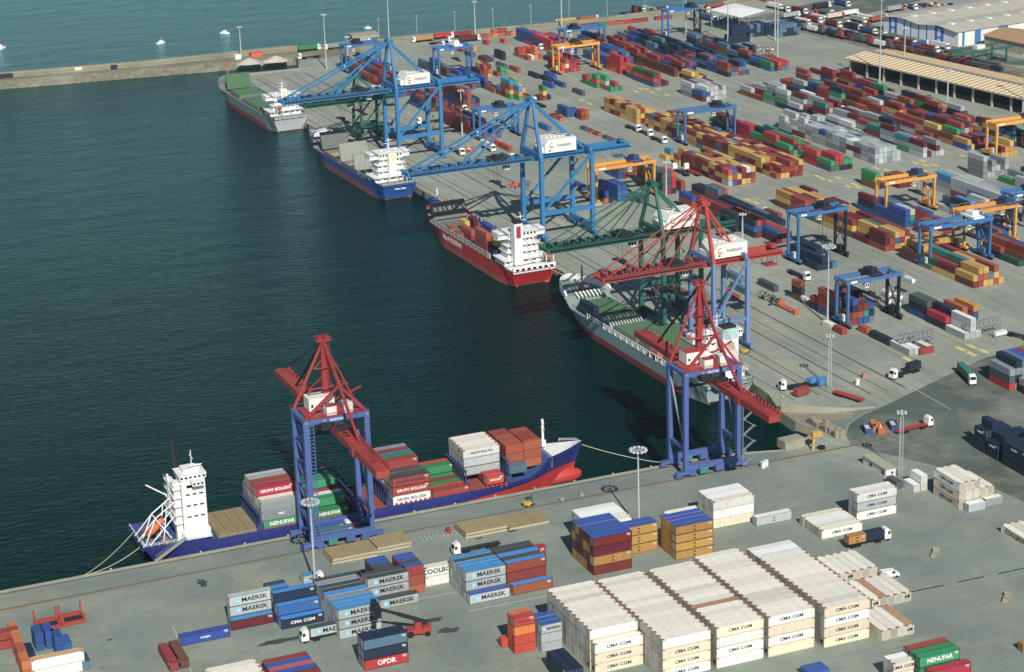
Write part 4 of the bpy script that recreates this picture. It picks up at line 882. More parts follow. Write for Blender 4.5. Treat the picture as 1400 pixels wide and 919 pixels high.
def hatch(root, x0, x1, hy, z0, z1, m, lines=4):
    co = MB().box(x0-.3, x1+.3, -hy-.3, hy+.3, z0-1, z1-.5); co.build('coaming', GREYD, root)
    mb = MB(); n = max(1, int(round((x1-x0)/3.3)))
    for k in range(n):
        a = x0+(x1-x0)*k/n+.06; b = x0+(x1-x0)*(k+1)/n-.06; mb.box(a, b, -hy, hy, z1-.5, z1)
        mb.beam(((a+b)/2, -hy+.2, z1+.05), ((a+b)/2, hy-.2, z1+.05), .25, .14)
    mb.build('hatch_cover', m, root)

def raised(root, x, hy, z0, H_, lean, m):
    """folded hatch panels standing up on end"""
    mb = MB()
    for k in (0, 1):
        x_ = x+k*.9
        mb.add([(x_, -hy, z0), (x_, hy, z0), (x_+lean, hy, z0+H_), (x_+lean, -hy, z0+H_), (x_+.45, -hy, z0), (x_+.45, hy, z0), (x_+.45+lean, hy, z0+H_), (x_+.45+lean, -hy, z0+H_)],
               [(0, 1, 2, 3), (7, 6, 5, 4), (3, 2, 6, 7), (0, 3, 7, 4), (1, 5, 6, 2), (0, 4, 5, 1)])
    for k in range(9):
        yy = -hy+.4+(2*hy-.8)*k/8; mb.beam((x-.12, yy, z0+.2), (x-.12+lean, yy, z0+H_-.2), .22, .18)
    mb.build('hatch_cover', m, root)

def cylinder_life(root): pass
def ship_cont(root_pos, yaw, lx, ly, lz, L, c, label, txt=None, rf=None, H=2.6, tcol=None, always=True, group=None, lyaw=0, tsize=None, flip=False):
    P = Vector(root_pos) + Matrix.Rotation(yaw, 3, 'Z') @ Vector((lx, ly, lz))
    cont(P.x, P.y, P.z, yaw+lyaw, L, H, c, rf, txt, tsize, label=label, group=group, always=always, tcol=tcol)

HB = lambda nm, hx: mat(nm, hx, .45, var=.08, dirt=.42, dirtcol='5c4f4a', scale=.22)
GRP = 'ships moored along the long quay'
QX = lambda y: 9.7 - .029*(y-55)
# ship 1: far, grey hull and green covers
def place(y0, B): return (QX(y0)-B/2-1.2, y0, -4)
p1 = (-12.2, 525, -4)
r1, dk1, sh1 = hull('cargo_ship', 116, 20.5, 7.0, 9.5, dict(hull=HB('hull_slate', '6f7c80'), stern=HB('stern_white', 'd0d3d0'), boot=REDHULL, deck=GREYD), 'grey hulled cargo ship with flat green hatch covers, farthest along the quay', GRP, p1, QY+PI/2, boot=lambda s: 2.6 if s > .1 else .2, zs=8.5)
hatch(r1, 26, 62, 7.6, 6.4, 8.0, HATCHG); hatch(r1, 68, 84, 7.2, 6.4, 8.4, HATCHG); raised(r1, 91, 7, 7.2, 8.5, 1.2, HATCHG)
zb = house(r1, 9, 19, 19, 7.6, 3)
f = MB().box(10, 13.5, -1.8, 1.8, 15, 21.5).box(9.95, 9.99, -1.0, 1.0, 17.5, 20.5, 1); f.build('funnel', [SHIPW, YLW], r1)
lifeboat(r1, 6, 5, 12.5, slope=.35); rails(r1, [(0.5, -8.6), (0.5, 8.6)], 8.5)
m_ = MB().tube((112, 0, 9), (112, 0, 19), .3).beam((112, -1.5, 16), (112, 1.5, 16), .25); m_.build('foremast', ORANGE, r1)
# ship 2: blue hull
p2 = (-9.4, 363, -4)
r2, dk2, sh2 = hull('cargo_ship', 117, 18.6, 6.6, 10, dict(hull=HB('hull_blue', '25478c'), stern=HB('stern_blue', '2560a4'), boot=mat('boot_brown', '7a4a44', .7, var=.1, dirt=.4), deck=GREYD), 'royal blue hulled cargo ship with opened grey hatches, second farthest', GRP, p2, QY+PI/2, boot=lambda s: 3.2 if s > .12 else .5, zs=8)
hatch(r2, 24, 34, 7.6, 6, 7.6, HATCHGR); raised(r2, 40, 7.6, 6.6, 7.5, 2.2, HATCHGR); raised(r2, 60, 7.4, 6.6, 8.5, 2.8, HATCHGR); raised(r2, 88, 7.0, 7, 8, 3, mat('hatch_dark', '5d635c', .7, var=.1, dirt=.4))
h_ = MB()
for a, b in ((36, 58), (63, 84)):
    h_.box(a, b, -7.9, -7.5, 5, 7.4).box(a, b, 7.5, 7.9, 5, 7.4).box(a, a+.4, -7.5, 7.5, 5, 7.4).box(b-.4, b, -7.5, 7.5, 5, 7.4).box(a+.4, b-.4, -7.5, 7.5, 4.5, 5.75, 1)
h_.build('hold', [GREYD, mat('hold_buff', 'bfa070', .8, var=.1, dirt=.3)], r2)
zb = house(r2, 9, 20, 19.5, 7.2, 4); 
f = MB().box(8.5, 12, -1.9, 1.9, 10, 21).box(8.45, 8.49, -1.4, 1.4, 17, 20.6, 1); f.build('funnel', [SHIPW, YLW], r2)
b_ = MB().box(108, 115, -4.5, 4.5, 9.4, 11.4).box(106, 108, -5, 5, 9.4, 12.2); b_.build('forecastle_house', SHIPW, r2)
rails(r2, [(.5, -8.6), (.5, 8.6)], 7.6); lifeboat(r2, 5, -6, 11)
lettering('CMA CGM', 1.2, WHITE, r2, (.35, 0, 5.6), (PI/2, 0, -PI/2)); 
# ship 3: red hull with containers
p3 = (-7.6, 207.5, -4)
r3, dk3, sh3 = hull('container_ship', 106, 21, 7.6, 10.5, dict(hull=HB('hull_red', 'b8202c'), boot=mat('boot_dullred', '9a4a42', .7, var=.1, dirt=.4), deck=GREYD), 'bright red hulled container ship carrying a few containers, white stern house', GRP, p3, QY+PI/2, boot=lambda s: 2.2 if s > .12 else .4, zs=7.4)
zb = house(r3, 9, 19, 20.5, 7.2, 4)
f = MB().box(6.5, 10.2, -1.9+4, 1.9+4, 8, 25.5).box(6.46, 6.5, 3, 5, 19.5, 24.5, 1).box(6.8, 9.8, 2.4, 5.6, 25.5, 27, 2); f.build('funnel', [SHIPW, FUNR, DARK], r3)
fr = MB()
for k in range(15):
    for s in (-1, 1):
        x = 26+k*4.3
        if x > 90: continue
        yy = min(9.9, dk3(x/108)*10.3)*s; fr.beam((x, yy, 6.5), (x, yy, 9.3), .35); fr.box(x-1.9, x-1.2, min(yy, yy*.93), max(yy, yy*.93), 7, 9.2)
for s in (-1, 1): fr.beam((24, s*9.9, 9.3), (86, s*9.9, 9.3), .4, .25)
fr.build('lashing_frame', mat('frame_grey', '9a9e98', .6, var=.08, dirt=.4), r3)
hd = MB().box(25, 86, -8.6, 8.6, 5.5, 6.4); hd.build('hold', GREYD, r3)
raised(r3, 88, 8, 8, 7.0, 3.2, mat('hatch_olive', '6e7062', .7, var=.1, dirt=.4)); 
mm = MB().tube((103, 0, 9), (103, 0, 18), .35).box(102, 105, -1.5, 1.5, 9, 11); mm.build('foremast', SHIPW, r3)
lifeboat(r3, 5, -8, 11); rails(r3, [(.5, -9), (.5, 9)], 7.2, mat('rail_red', 'b8443c', .6)); 
sk = MB().box(1, 8, -9.4, 9.4, 6.6, 7.3).box(.3, 1.2, -9.6, 9.6, 6.2, 9.0); windows(sk, .3, 1, -9, 9, 7.4, .9, 7, '-x'); sk.build('stern_house', [SHIPW, GLASS], r3)
rp3 = tuple(p3)
for lx, ly, n, L, c in ((30, -6, 3, 12.19, 'brick'), (30, -3.4, 3, 12.19, 'yellow'), (30, 5.4, 3, 12.19, 'yellow'), (44, -6, 1, 6.06, 'brick'), (44, -3.4, 2, 12.19, 'oxide'), (46, 2, 2, 12.19, 'steelblue'), (56, -7.5, 1, 6.06, 'yellow'), (34, 8, 4, 12.19, 'oxide'), (34, 5.4, 3, 12.19, 'maroon'), (58, 4.6, 2, 12.19, 'oxide'), (62, 7.2, 1, 6.06, 'brick'), (58, -5, 2, 12.19, 'royal'), (58, 0, 1, 12.19, 'royal'), (70, 1, 2, 6.06, 'yellow'), (72, -4, 2, 6.06, 'maroon'), (72, 6.6, 1, 6.06, 'oxide'), (24, 7.4, 2, 6.06, 'navy'), (22, 4.8, 2, 6.06, 'ochre')):
    for t in range(n):
        ship_cont(rp3, QY+PI/2, lx, ly, 6.42+t*2.62, L, c, '%s container, %s tier, aboard red ship, %s' % (CNAME.get(c, c), TIER[t] if t else 'lowest', 'water side' if ly > 0 else 'quay side'))
for t in range(2): ship_cont(rp3, QY+PI/2, 98, 3.5+0, 9.7+t*2.62, 12.19*.75, 'royal', 'royal blue container, %s of two at the red ship bow' % ['lower', 'upper'][t])
lettering('MACS ANDS' if False else 'MacANDREWS', 3.2, WHITE, r3, (62, 10.58, 5.2), (PI/2, 0, PI))
# ship 4: pale hull, green covers
p4 = (-2.4, 48, -4)
r4, dk4, sh4 = hull('cargo_ship', 130, 20.6, 6.8, 10.2, dict(hull=HB('hull_pale', '7f9392'), stern=HB('stern_white', 'd0d3d0'), boot=REDHULL, deck=mat('deck_grey_green', '7c8c80', .8, var=.1, dirt=.5, scale=.2)), 'pale grey hulled cargo ship with green hatch covers under the red crane', GRP, p4, QY+PI/2, boot=lambda s: 2.4 if s > .1 else .4, zs=8.0)
hatch(r4, 22, 56, 6.9, 6.2, 8.2, HATCHG); hatch(r4, 58, 76, 6.9, 6.2, 8.2, HATCHG); hatch(r4, 84, 107, 6.3, 6.2, 9.0, HATCHG)
raised(r4, 50, 6.7, 8.2, 6.2, -1.0, HATCHG)
gp = MB()
for k in range(12): gp.beam((78+.0, -6.6+k*1.2, 6.5), (81.5, -6.6+k*1.2, 8.8), .5, .4)
gp.build('hatch_gear', mat('pale_gear', 'b9bab0', .7, var=.1, dirt=.5), r4)
zb = house(r4, 6, 15, 19, 7.4, 5)
f = MB().box(4.5, 9.5, -5.2, 1.0, 8, 22.5, 3).box(4.45, 9.55, -5.25, 1.05, 22.5, 26.2).box(4.40, 4.44, -3.6, -.6, 18.5, 21.2, 1).box(5, 9, -4.6, .4, 26.2, 27, 2).tube((6, -2.3, 27), (6, -2.3, 29.5), .3, mi=2).tube((8, -1.3, 27), (8, -1.3, 29), .25, mi=2); f.build('funnel', [mat('funnel_aqua', 'b6d2d2', .5), mat('buff', 'd8b8a0', .5), DARK, SHIPW], r4)
bw4 = MB()
for i in range(12):
    s0, s1 = .86+.14*i/12, .86+.14*(i+1)/12
    for sg in (-1, 1):
        a, b = (s0*130, sg*dk4(s0)*10.2), (s1*130, sg*dk4(s1)*10.2)
        bw4.beam((a[0], a[1], sh4(s0)+.7), (b[0], b[1], sh4(s1)+.7), .7, 2.4)
bw4.build('bulwark', SHIPW, r4)
fm = MB().tube((117, 0, 9), (117, 0, 20), .35).beam((117, -1.6, 16), (117, 1.6, 16), .25).tube((117, -1.5, 9.5), (117, 0, 14), .18).tube((117, 1.5, 9.5), (117, 0, 14), .18); fm.build('foremast', mat('mast_brown', '5a2c26', .6), r4)
sp = MB()
for k in range(7): sp.beam((110+.1*k, -5+k*1.6, 9.4), (113.5, -5+k*1.6, 10.6), .55, .5)
sp.build('windlass', SHIPW, r4)
st_ = MB()
for k in range(16):
    x = 24+k*4.6; yy = min(10.0, dk4(x/130)*10.2); st_.beam((x, yy-.3, 6), (x, yy-.3, 8.4), .35); st_.box(x-1.2, x-.4, yy-.9, yy-.5, 6.2, 7.6)
st_.beam((24, 9.7, 8.4), (94, 9.7, 8.4), .25); st_.build('side_stanchions', SHIPW, r4)
rails(r4, [(.5, -8), (.5, 8)], 8); lifeboat(r4, 5.5, 4.5, 12.5, slope=.3)
ship_cont(p4, QY+PI/2, 96, 8.6-1.2, 9.02, 12.19, 'navy', 'navy container on the pale ship beside forward hatch', 'HANJIN')
ship_cont(p4, QY+PI/2, 40, 8.3, 7.2, 6.06, 'pink', 'pink container low on deck of the pale ship')
# ship 5: near, blue, alongside the short quay
p5 = (-221.5, 12.4, -4)
BLU5 = HB('hull_deep_blue', '222f70')
r5, dk5, sh5 = hull('container_ship', 145.6, 20.5, 6.6, 11.0, dict(hull=BLU5, boot=mat('antifouling_bright', 'b3262a', .6, var=.1, dirt=.35, dirtcol='7a4038', scale=.2), deck=mat('deck_blue', '2c4f8e', .8, var=.1, dirt=.4)), 'blue hulled container ship with red bulbous bow at the short quay', 'ships moored at the short quay', p5, 0,
                    boot=lambda s: .35 if s < .42 else .35+5.2*min(1, (s-.42)/.5), fc=.885, zs=7.6, sharp=True)
bl = MB().ball((0, 0, 0), 1, 14); bl.v = [(vx*6.5+139, vy*2.5, vz*2.7+1.3) for vx, vy, vz in bl.v]; bl.tube((126, 0, .9), (140, 0, 1.3), 2.3, 12); bl.build('bulbous_bow', MATS['antifouling_bright'], r5)
fd = MB(); pr = []
for i in range(13):
    s = .912+.086*i/12; pr.append((s*145.6, dk5(s)*10.1, sh5(s)+.15))
for i in range(12):
    (x0, y0, z0), (x1, y1, z1) = pr[i], pr[i+1]
    fd.add([(x0, -y0, z0), (x1, -y1, z1), (x1, y1, z1), (x0, y0, z0)], [(0, 1, 2, 3)])
x0, y0, z0 = pr[0]; fd.add([(x0, -y0, z0), (x0, y0, z0), (x0, y0, z0-4), (x0, -y0, z0-4)], [(0, 1, 2, 3)])
fd.build('forecastle_deck', SHIPW, r5)
fm = MB().tube((133, 2, 12), (133, 2, 21), .42).beam((133, .6, 18), (133, 3.4, 18), .3).beam((133, .9, 20), (133, 3.1, 20), .3).box(132.3, 133.7, 1.2, 2.8, 12, 14); fm.build('foremast', SHIPW, r5)
rails(r5, [(q_*145.6, -dk5(q_)*9.8) for q_ in (.955, .975, .99)]+[(q_*145.6, dk5(q_)*9.8) for q_ in (.99, .975, .955)], 11.9)
# stern house: one slim tower
hz = MB(); 
hz.box(12.5, 21, -8.6, 4, 7, 10); hz.box(13.2, 20.4, -8.2, -2.4, 10, 26.0); hz.box(13.6, 18, -2.4, 2.4, 10, 21)
hz.box(12.8, 20.8, -8.5, -1.4, 26, 27.3); hz.box(12.6, 21.0, -8.7, -1.1, 27.3, 27.5); hz.box(14.4, 19.0, -6.8, -2.4, 27.5, 28.6)
windows(hz, 12.8, 20.8, -8.5, -1.4, 26.35, .6, 6, '-y'); windows(hz, 12.8, 20.8, -8.5, -1.4, 26.35, .6, 6, '+x'); windows(hz, 12.8, 20.8, -8.5, -1.4, 26.35, .6, 4, '-x')
for z_ in (12.5, 15.2, 17.9, 20.6, 23.3): hz.box(10.6, 13, -8.0, 3.2, z_, z_+.14); hz.beam((10.7, -8, z_+1), (10.7, 3.2, z_+1), .1); hz.beam((10.9, -4, z_), (10.9, -1, z_+2.7), .6, .12); hz.beam((10.7, -8, z_), (13, -8, z_), .25)
for z_ in (14, 17.5, 21): windows(hz, 14, 20, -8.2, 0, z_, .45, 3, '-y')
windows(hz, 14, 18, -8.2, 0, 23.3, .9, 1, '-y'); windows(hz, 13, 20, -8.2, 0, 9, .9, 3, '-y')
hz.box(11.2, 13, -7.2, -4.8, 6.8, 24.5); hz.box(10.8, 13.4, -7.6, -4.4, 24.5, 25.2)
hz.build('accommodation', [SHIPW, GLASS], r5)
br = MB().box(16, 19.5, -10.9, -8.2, 24.6, 25.9).box(15.8, 19.7, -11.1, -8.2, 25.9, 26.1); windows(br, 16, 19.5, -10.9, -8.2, 25.0, .6, 3, '-y'); br.build('bridge_wing', [SHIPW, GLASS], r5)
fn = MB().tube((13.4, -1, 27.9), (13, -1, 37), .75, 10, 0, .5).tube((15, .4, 27.9), (14.8, .4, 33.5), .35).tube((13.8, 1.6, 27.9), (13.8, 1.6, 32), .3).beam((12, -1, 31), (15, -1, 31), .2); fn.build('funnel', DARK, r5)
mr_ = MB().tube((18, -3, 27.9), (18, -3, 33), .14).beam((18, -5, 31), (18, -1, 31), .2).box(16.5, 19.5, -6.5, -4, 27.9, 28.9).beam((16, -7.5, 30), (20, -7.5, 30), .25).tube((18, -7.5, 27.9), (18, -7.5, 30), .12); mr_.build('mast', SHIPW, r5)
bst = MB()      # white lattice frames over the stern boat
for s in (-6.8, -2.6):
    bst.beam((1.5, s, 7), (5, s, 15), .3); bst.beam((5, s, 15), (13, s, 20.5), .3); bst.beam((3, s, 7), (12.6, s, 16.5), .28); bst.beam((7, s, 7), (8.5, s, 17), .26); bst.beam((5, s, 15), (9.5, s, 8), .24)
for (x, z) in ((1.5, 7), (5, 15), (9, 17.5), (13, 20.5), (3, 7), (8, 12)): bst.beam((x, -6.8, z), (x, -2.6, z), .24)
bst.beam((-.5, -6.8, 9), (5, -6.8, 15), .24); bst.beam((-.5, -2.6, 9), (5, -2.6, 15), .24); bst.beam((10, -2.6, 20), (5, 2, 22.5), .3)
bst.build('boat_davit_frame', SHIPW, r5)
lb = MB().ball((0, 0, 0), 1, 12); lb.v = [(vx*3.6, vy*1.3, vz*1.25) for vx, vy, vz in lb.v]; o = lb.build('lifeboat', ORANGE, r5, (5.2, -4.7, 11.5)); o.rotation_euler = (0, -.75, 0)
for k in range(14): x_ = 1.5+random.random()*8; MB().box(x_, x_+.8+random.random()*1.6, -8+k*1.1, -7.4+k*1.1, 6.7, 7.6+random.random()*.9).build('mooring_gear', GREYD if k % 2 else mat('brown_gear', '7a5a44', .8), r5)
rails(r5, [(.5, -8.6), (.5, 8.6)], 7.4); rails(r5, [(.5, -9.2), (21, -10)], 7.4)
tan = mat('cover_tan', '93815a', .85, var=.1, dirt=.6, dirtcol='6a5636', scale=.25)
hatch(r5, 23, 35.2, 9.2, 5.9, 7.0, tan)
# cell guide walls across the deck
for x, z1 in ((35.2, 11), (49.6, 11), (65, 11.5), (76, 11.5), (101.8, 12.5), (116.0, 13.5)):
    hw = 9.9 if x < 100 else 8.6; cg = MB()
    cg.box(x, x+1.1, -hw, hw, 5.8, 6.6)
    for k in range(9): yy = -hw+.2+(2*hw-.4)*k/8; cg.beam((x+.55, yy, 6), (x+.55, yy, z1), .45, .3)
    cg.beam((x+.55, -hw, z1), (x+.55, hw, z1), .9, .3); cg.beam((x+.55, -hw, z1-2), (x+.55, hw, z1-2), .3)
    cg.box(x-.5, x+1.6, -hw-.2, -hw+.8, 5.5, 8.5)
    cg.build('lashing_bridge', mat('bridge_blue', '2a3c66', .7, var=.1, dirt=.4, dirtcol='6a5a48'), r5)
tr_ = MB()
for a, b in ((37, 49.4), (51, 64.8), (66.5, 75.8), (78, 90.5), (91, 101.6), (103.2, 115.8)):
    tr_.box(a, b, -9.4, 9.4, 5.4, 6.2); 
    for k in range(8): x = a+.6+(b-a-1.6)*k/7; tr_.box(x, x+.7, -9.9, -9.45, 5.8, 6.9, 1)
tr_.build('hold', [mat('hold_oxide', '8c4636', .8, var=.1, dirt=.4), mat('bracket_red', 'b03a34', .6)], r5)
def s5(lx, ly, t, L, c, lab, txt=None, rf=None, tcol=None, z0=6.25, ts=None): ship_cont(p5, 0, lx, ly, z0+t*2.9, L, c, lab, txt, rf, 2.88, tcol, tsize=ts)
ya = [-8.3+2.52*k for k in range(8)]
# aft bay
for k in range(8):
    col = [('green', 'grey', 'grey'), ('grey', 'green', 'cream'), ('teal', 'grey', 'cream', 'scarlet'), ('brick', 'grey', 'oxide', 'oxide'), ('grey', 'dkgrey', 'grey', 'oxide'), ('brick', 'dkgrey', 'silver', 'grey'), ('grey', 'brick', 'oxide', 'brick'), ('brick', 'brick', 'dkgrey')][k]
    for t, c in enumerate(col):
        s5(42.6, ya[k], t, 12.19, c, '%s container, %s tier, %s row of aft bay on blue ship' % (CNAME.get(c, c), TIER[t] if t else 'lowest', ordn(k)),
           'NENUFAR' if (k == 0 and t == 0) else ('P&O' if (k == 0 and t == 1) else ('GRUPO BOLUDA' if (k == 2 and t == 3) else None)), 'silver' if (k == 0 and t == 2) or k > 4 else None, ts=1.7 if k == 0 and t == 0 else (1.25 if k == 2 else None))
# bay behind the crane
for k in range(8):
    col = [('green',), ('green', 'green'), ('grey', 'cream'), ('brick', 'scarlet'), ('green', 'dkgreen', 'green'), ('green', 'dkgreen', 'green'), ('brick', 'green', 'dkgreen'), ('green', 'scarlet', 'brick')][k]
    for t, c in enumerate(col):
        s5(57.6, ya[k], t, 12.19, c, '%s container, %s tier, %s row behind crane leg on blue ship' % (CNAME.get(c, c), TIER[t] if t else 'lowest', ordn(k)), 'NENUFAR' if k == 0 and t == 0 else None, ts=1.5)
# tall bay right of the crane
for k in range(8):
    col = [('white', 'oxide', 'oxide'), ('grey', 'oxide', 'oxide'), ('grey', 'brick', 'grey'), ('brick', 'grey', 'brick', 'oxide'), ('brick', 'oxide', 'scarlet', 'green'), ('grey', 'steelblue', 'grey', 'steelblue'), ('brick', 'grey', 'silver', 'oxide'), ('oxide', 'grey', 'grey', 'grey')][k]
    for t, c in enumerate(col):
        tx = {(0, 0): 'GRUPO BOLUDA', (0, 1): 'GRUPO BOLUDA', (0, 2): 'GRUPO BOLUDA', (4, 3): 'GRUPO BOLUDA'}.get((k, t))
        s5(84.0 if k < 3 else 83.2, ya[k], t, 12.19, c, '%s container, %s tier, %s row of tallest bay on blue ship' % (CNAME.get(c, c), TIER[t] if t else 'lowest', ordn(k)), tx, 'dark' if k < 3 else None, tcol='n' if (k, t) in ((0, 0), (0, 2)) else None, ts=1.25)
# low bay
for k, c in ((0, 'oxide'), (1, 'oxide'), (2, 'green'), (3, 'oxide'), (4, 'green'), (5, 'green'), (6, 'scarlet')):
    for t in range(2 if k in (5, 6) else 1): s5(97.0, ya[k], t, 12.19, c, '%s container, %s, %s row of low bay on blue ship' % (CNAME.get(c, c), 'upper' if t else 'lower', ordn(k)), z0=5.6)
# white pair bay
for k in range(3, 8):
    for t, c in enumerate(('silver', 'silver', 'white')):
        s5(109.6, ya[k]-1.9, t, 12.19, c, '%s container, %s tier, %s row of white bay on blue ship' % (CNAME.get(c, c), TIER[t] if t else 'lowest', ordn(k)), 'GRUPO BOLUDA' if (k, t) == (3, 2) else None, 'white', tcol='n', z0=9.0, ts=1.0)
for k in range(3): s5(112.0, ya[k]+.6, 0, 6.06, 'scarlet' if k < 2 else 'oxide', '%s short container low before the white bay, %s row' % ('bright red' if k < 2 else 'rust red', ordn(k)), 'BOLUDA' if k == 0 else None, z0=6.8, ts=.9)
# bow bay of rust red boxes
for k in range(1, 8):
    for t in range([0, 1, 3, 3, 3, 3, 3, 3][k]):
        c = 'steelblue' if k == 1 else ('oxide' if (k+t) % 3 else 'brick')
        s5(120.4, ya[k]-.4, t, 6.06, c, '%s short container, %s tier, %s row of bow bay on blue ship' % (CNAME.get(c, c), TIER[t] if t else 'lowest', ordn(k)), z0=8.3)
        if k > 1: s5(126.8, (ya[k]-.4)*.8, min(t, 2), 6.06, 'oxide', 'rust red short container, %s tier, %s row nearest the white forecastle' % (TIER[t] if t else 'lowest', ordn(k)), z0=8.3)
# gangway of ship 5
g5 = MB().beam((-218.5, -.4, .5), (-208.5, 2.6, 4.6), 1.4, .3); 
for s in (-.7, .7): g5.beam((-218.5, -.4+s, 1.5), (-208.5, 2.6+s, 5.6), .08)
tag(g5.build('gangway', mat('gangway_grey', '8b8f86', .6)), 'grey gangway sloping from quay to blue ship stern', 'gangway')
ROPE = mat('rope', 'b5ad90', .9, var=.05, dirt=.1)
def rope(a, b, sag, label, grp='mooring ropes'):
    a = Vector(a); b = Vector(b); mb = MB(); n = 10
    P = [a.lerp(b, i/n) - Vector((0, 0, sag*4*(i/n)*(1-i/n))) for i in range(n+1)]
    for i in range(n): mb.tube(P[i], P[i+1], .11, 6)
    tag(mb.build('mooring_rope', ROPE), label, 'rope', grp)
q = at(115, 787.5, .3)
rope((q.x, q.y, .4), (-221, 16, 3.6), 1.0, 'upper mooring rope from blue ship stern to quay'); rope((q.x, q.y, .4), (-221, 7, 2.6), 1.2, 'lower mooring rope from blue ship stern to quay')
rope((-76, 12, 7), (-50.8, -1, .4), .8, 'long mooring rope from white bow to crane foot')
q = at(765, 391, 6); rope((q.x, q.y, 6), (11, 200, .3), 1.0, 'mooring rope from pale ship bow')
rope((p3[0]+6, p3[1]+1, 3), (9, 184, .3), .8, 'mooring rope at red ship stern')

# ------------------------------------------------------------------ quay cranes
CB = lambda nm, hx, d=.36: mat(nm, hx, .5, var=.1, dirt=d, dirtcol='5a4c40', scale=.35)
C_BLUE = CB('crane_blue', '2173a6'); C_GREEN = CB('crane_green', '1e5f4e'); C_RED = CB('crane_red', 'a93430'); C_PERI = CB('crane_periwinkle', '6080ae')
C_PORT = CB('portal_blue', '45609a'); C_PRED = CB('portal_red', 'a1302c'); C_HOUSE = mat('crane_house_white', 'dcd9cf', .5, var=.05, dirt=.25, dirtcol='a09070', scale=.2)
LOGO_R = plain('logo_dark_red', '8c1f2c'); LOGO_B = plain('logo_grey_blue', '5a6c8c')

def swirl(parent, loc, rot, s):
    mb = MB(); n = 14
    for k in range(n):
        a0 = PI*.35+1.5*PI*k/n; a1 = PI*.35+1.5*PI*(k+1)/n; w0 = .16+.22*k/n; w1 = .16+.22*(k+1)/n
        mb.add([(math.cos(a0)*s, math.sin(a0)*s, 0), (math.cos(a1)*s, math.sin(a1)*s, 0), (math.cos(a1)*s*(1-w1), math.sin(a1)*s*(1-w1), 0), (math.cos(a0)*s*(1-w0), math.sin(a0)*s*(1-w0), 0)], [(3, 2, 1, 0)])
    o = mb.build('emblem', LOGO_R, parent, loc); o.rotation_euler = rot

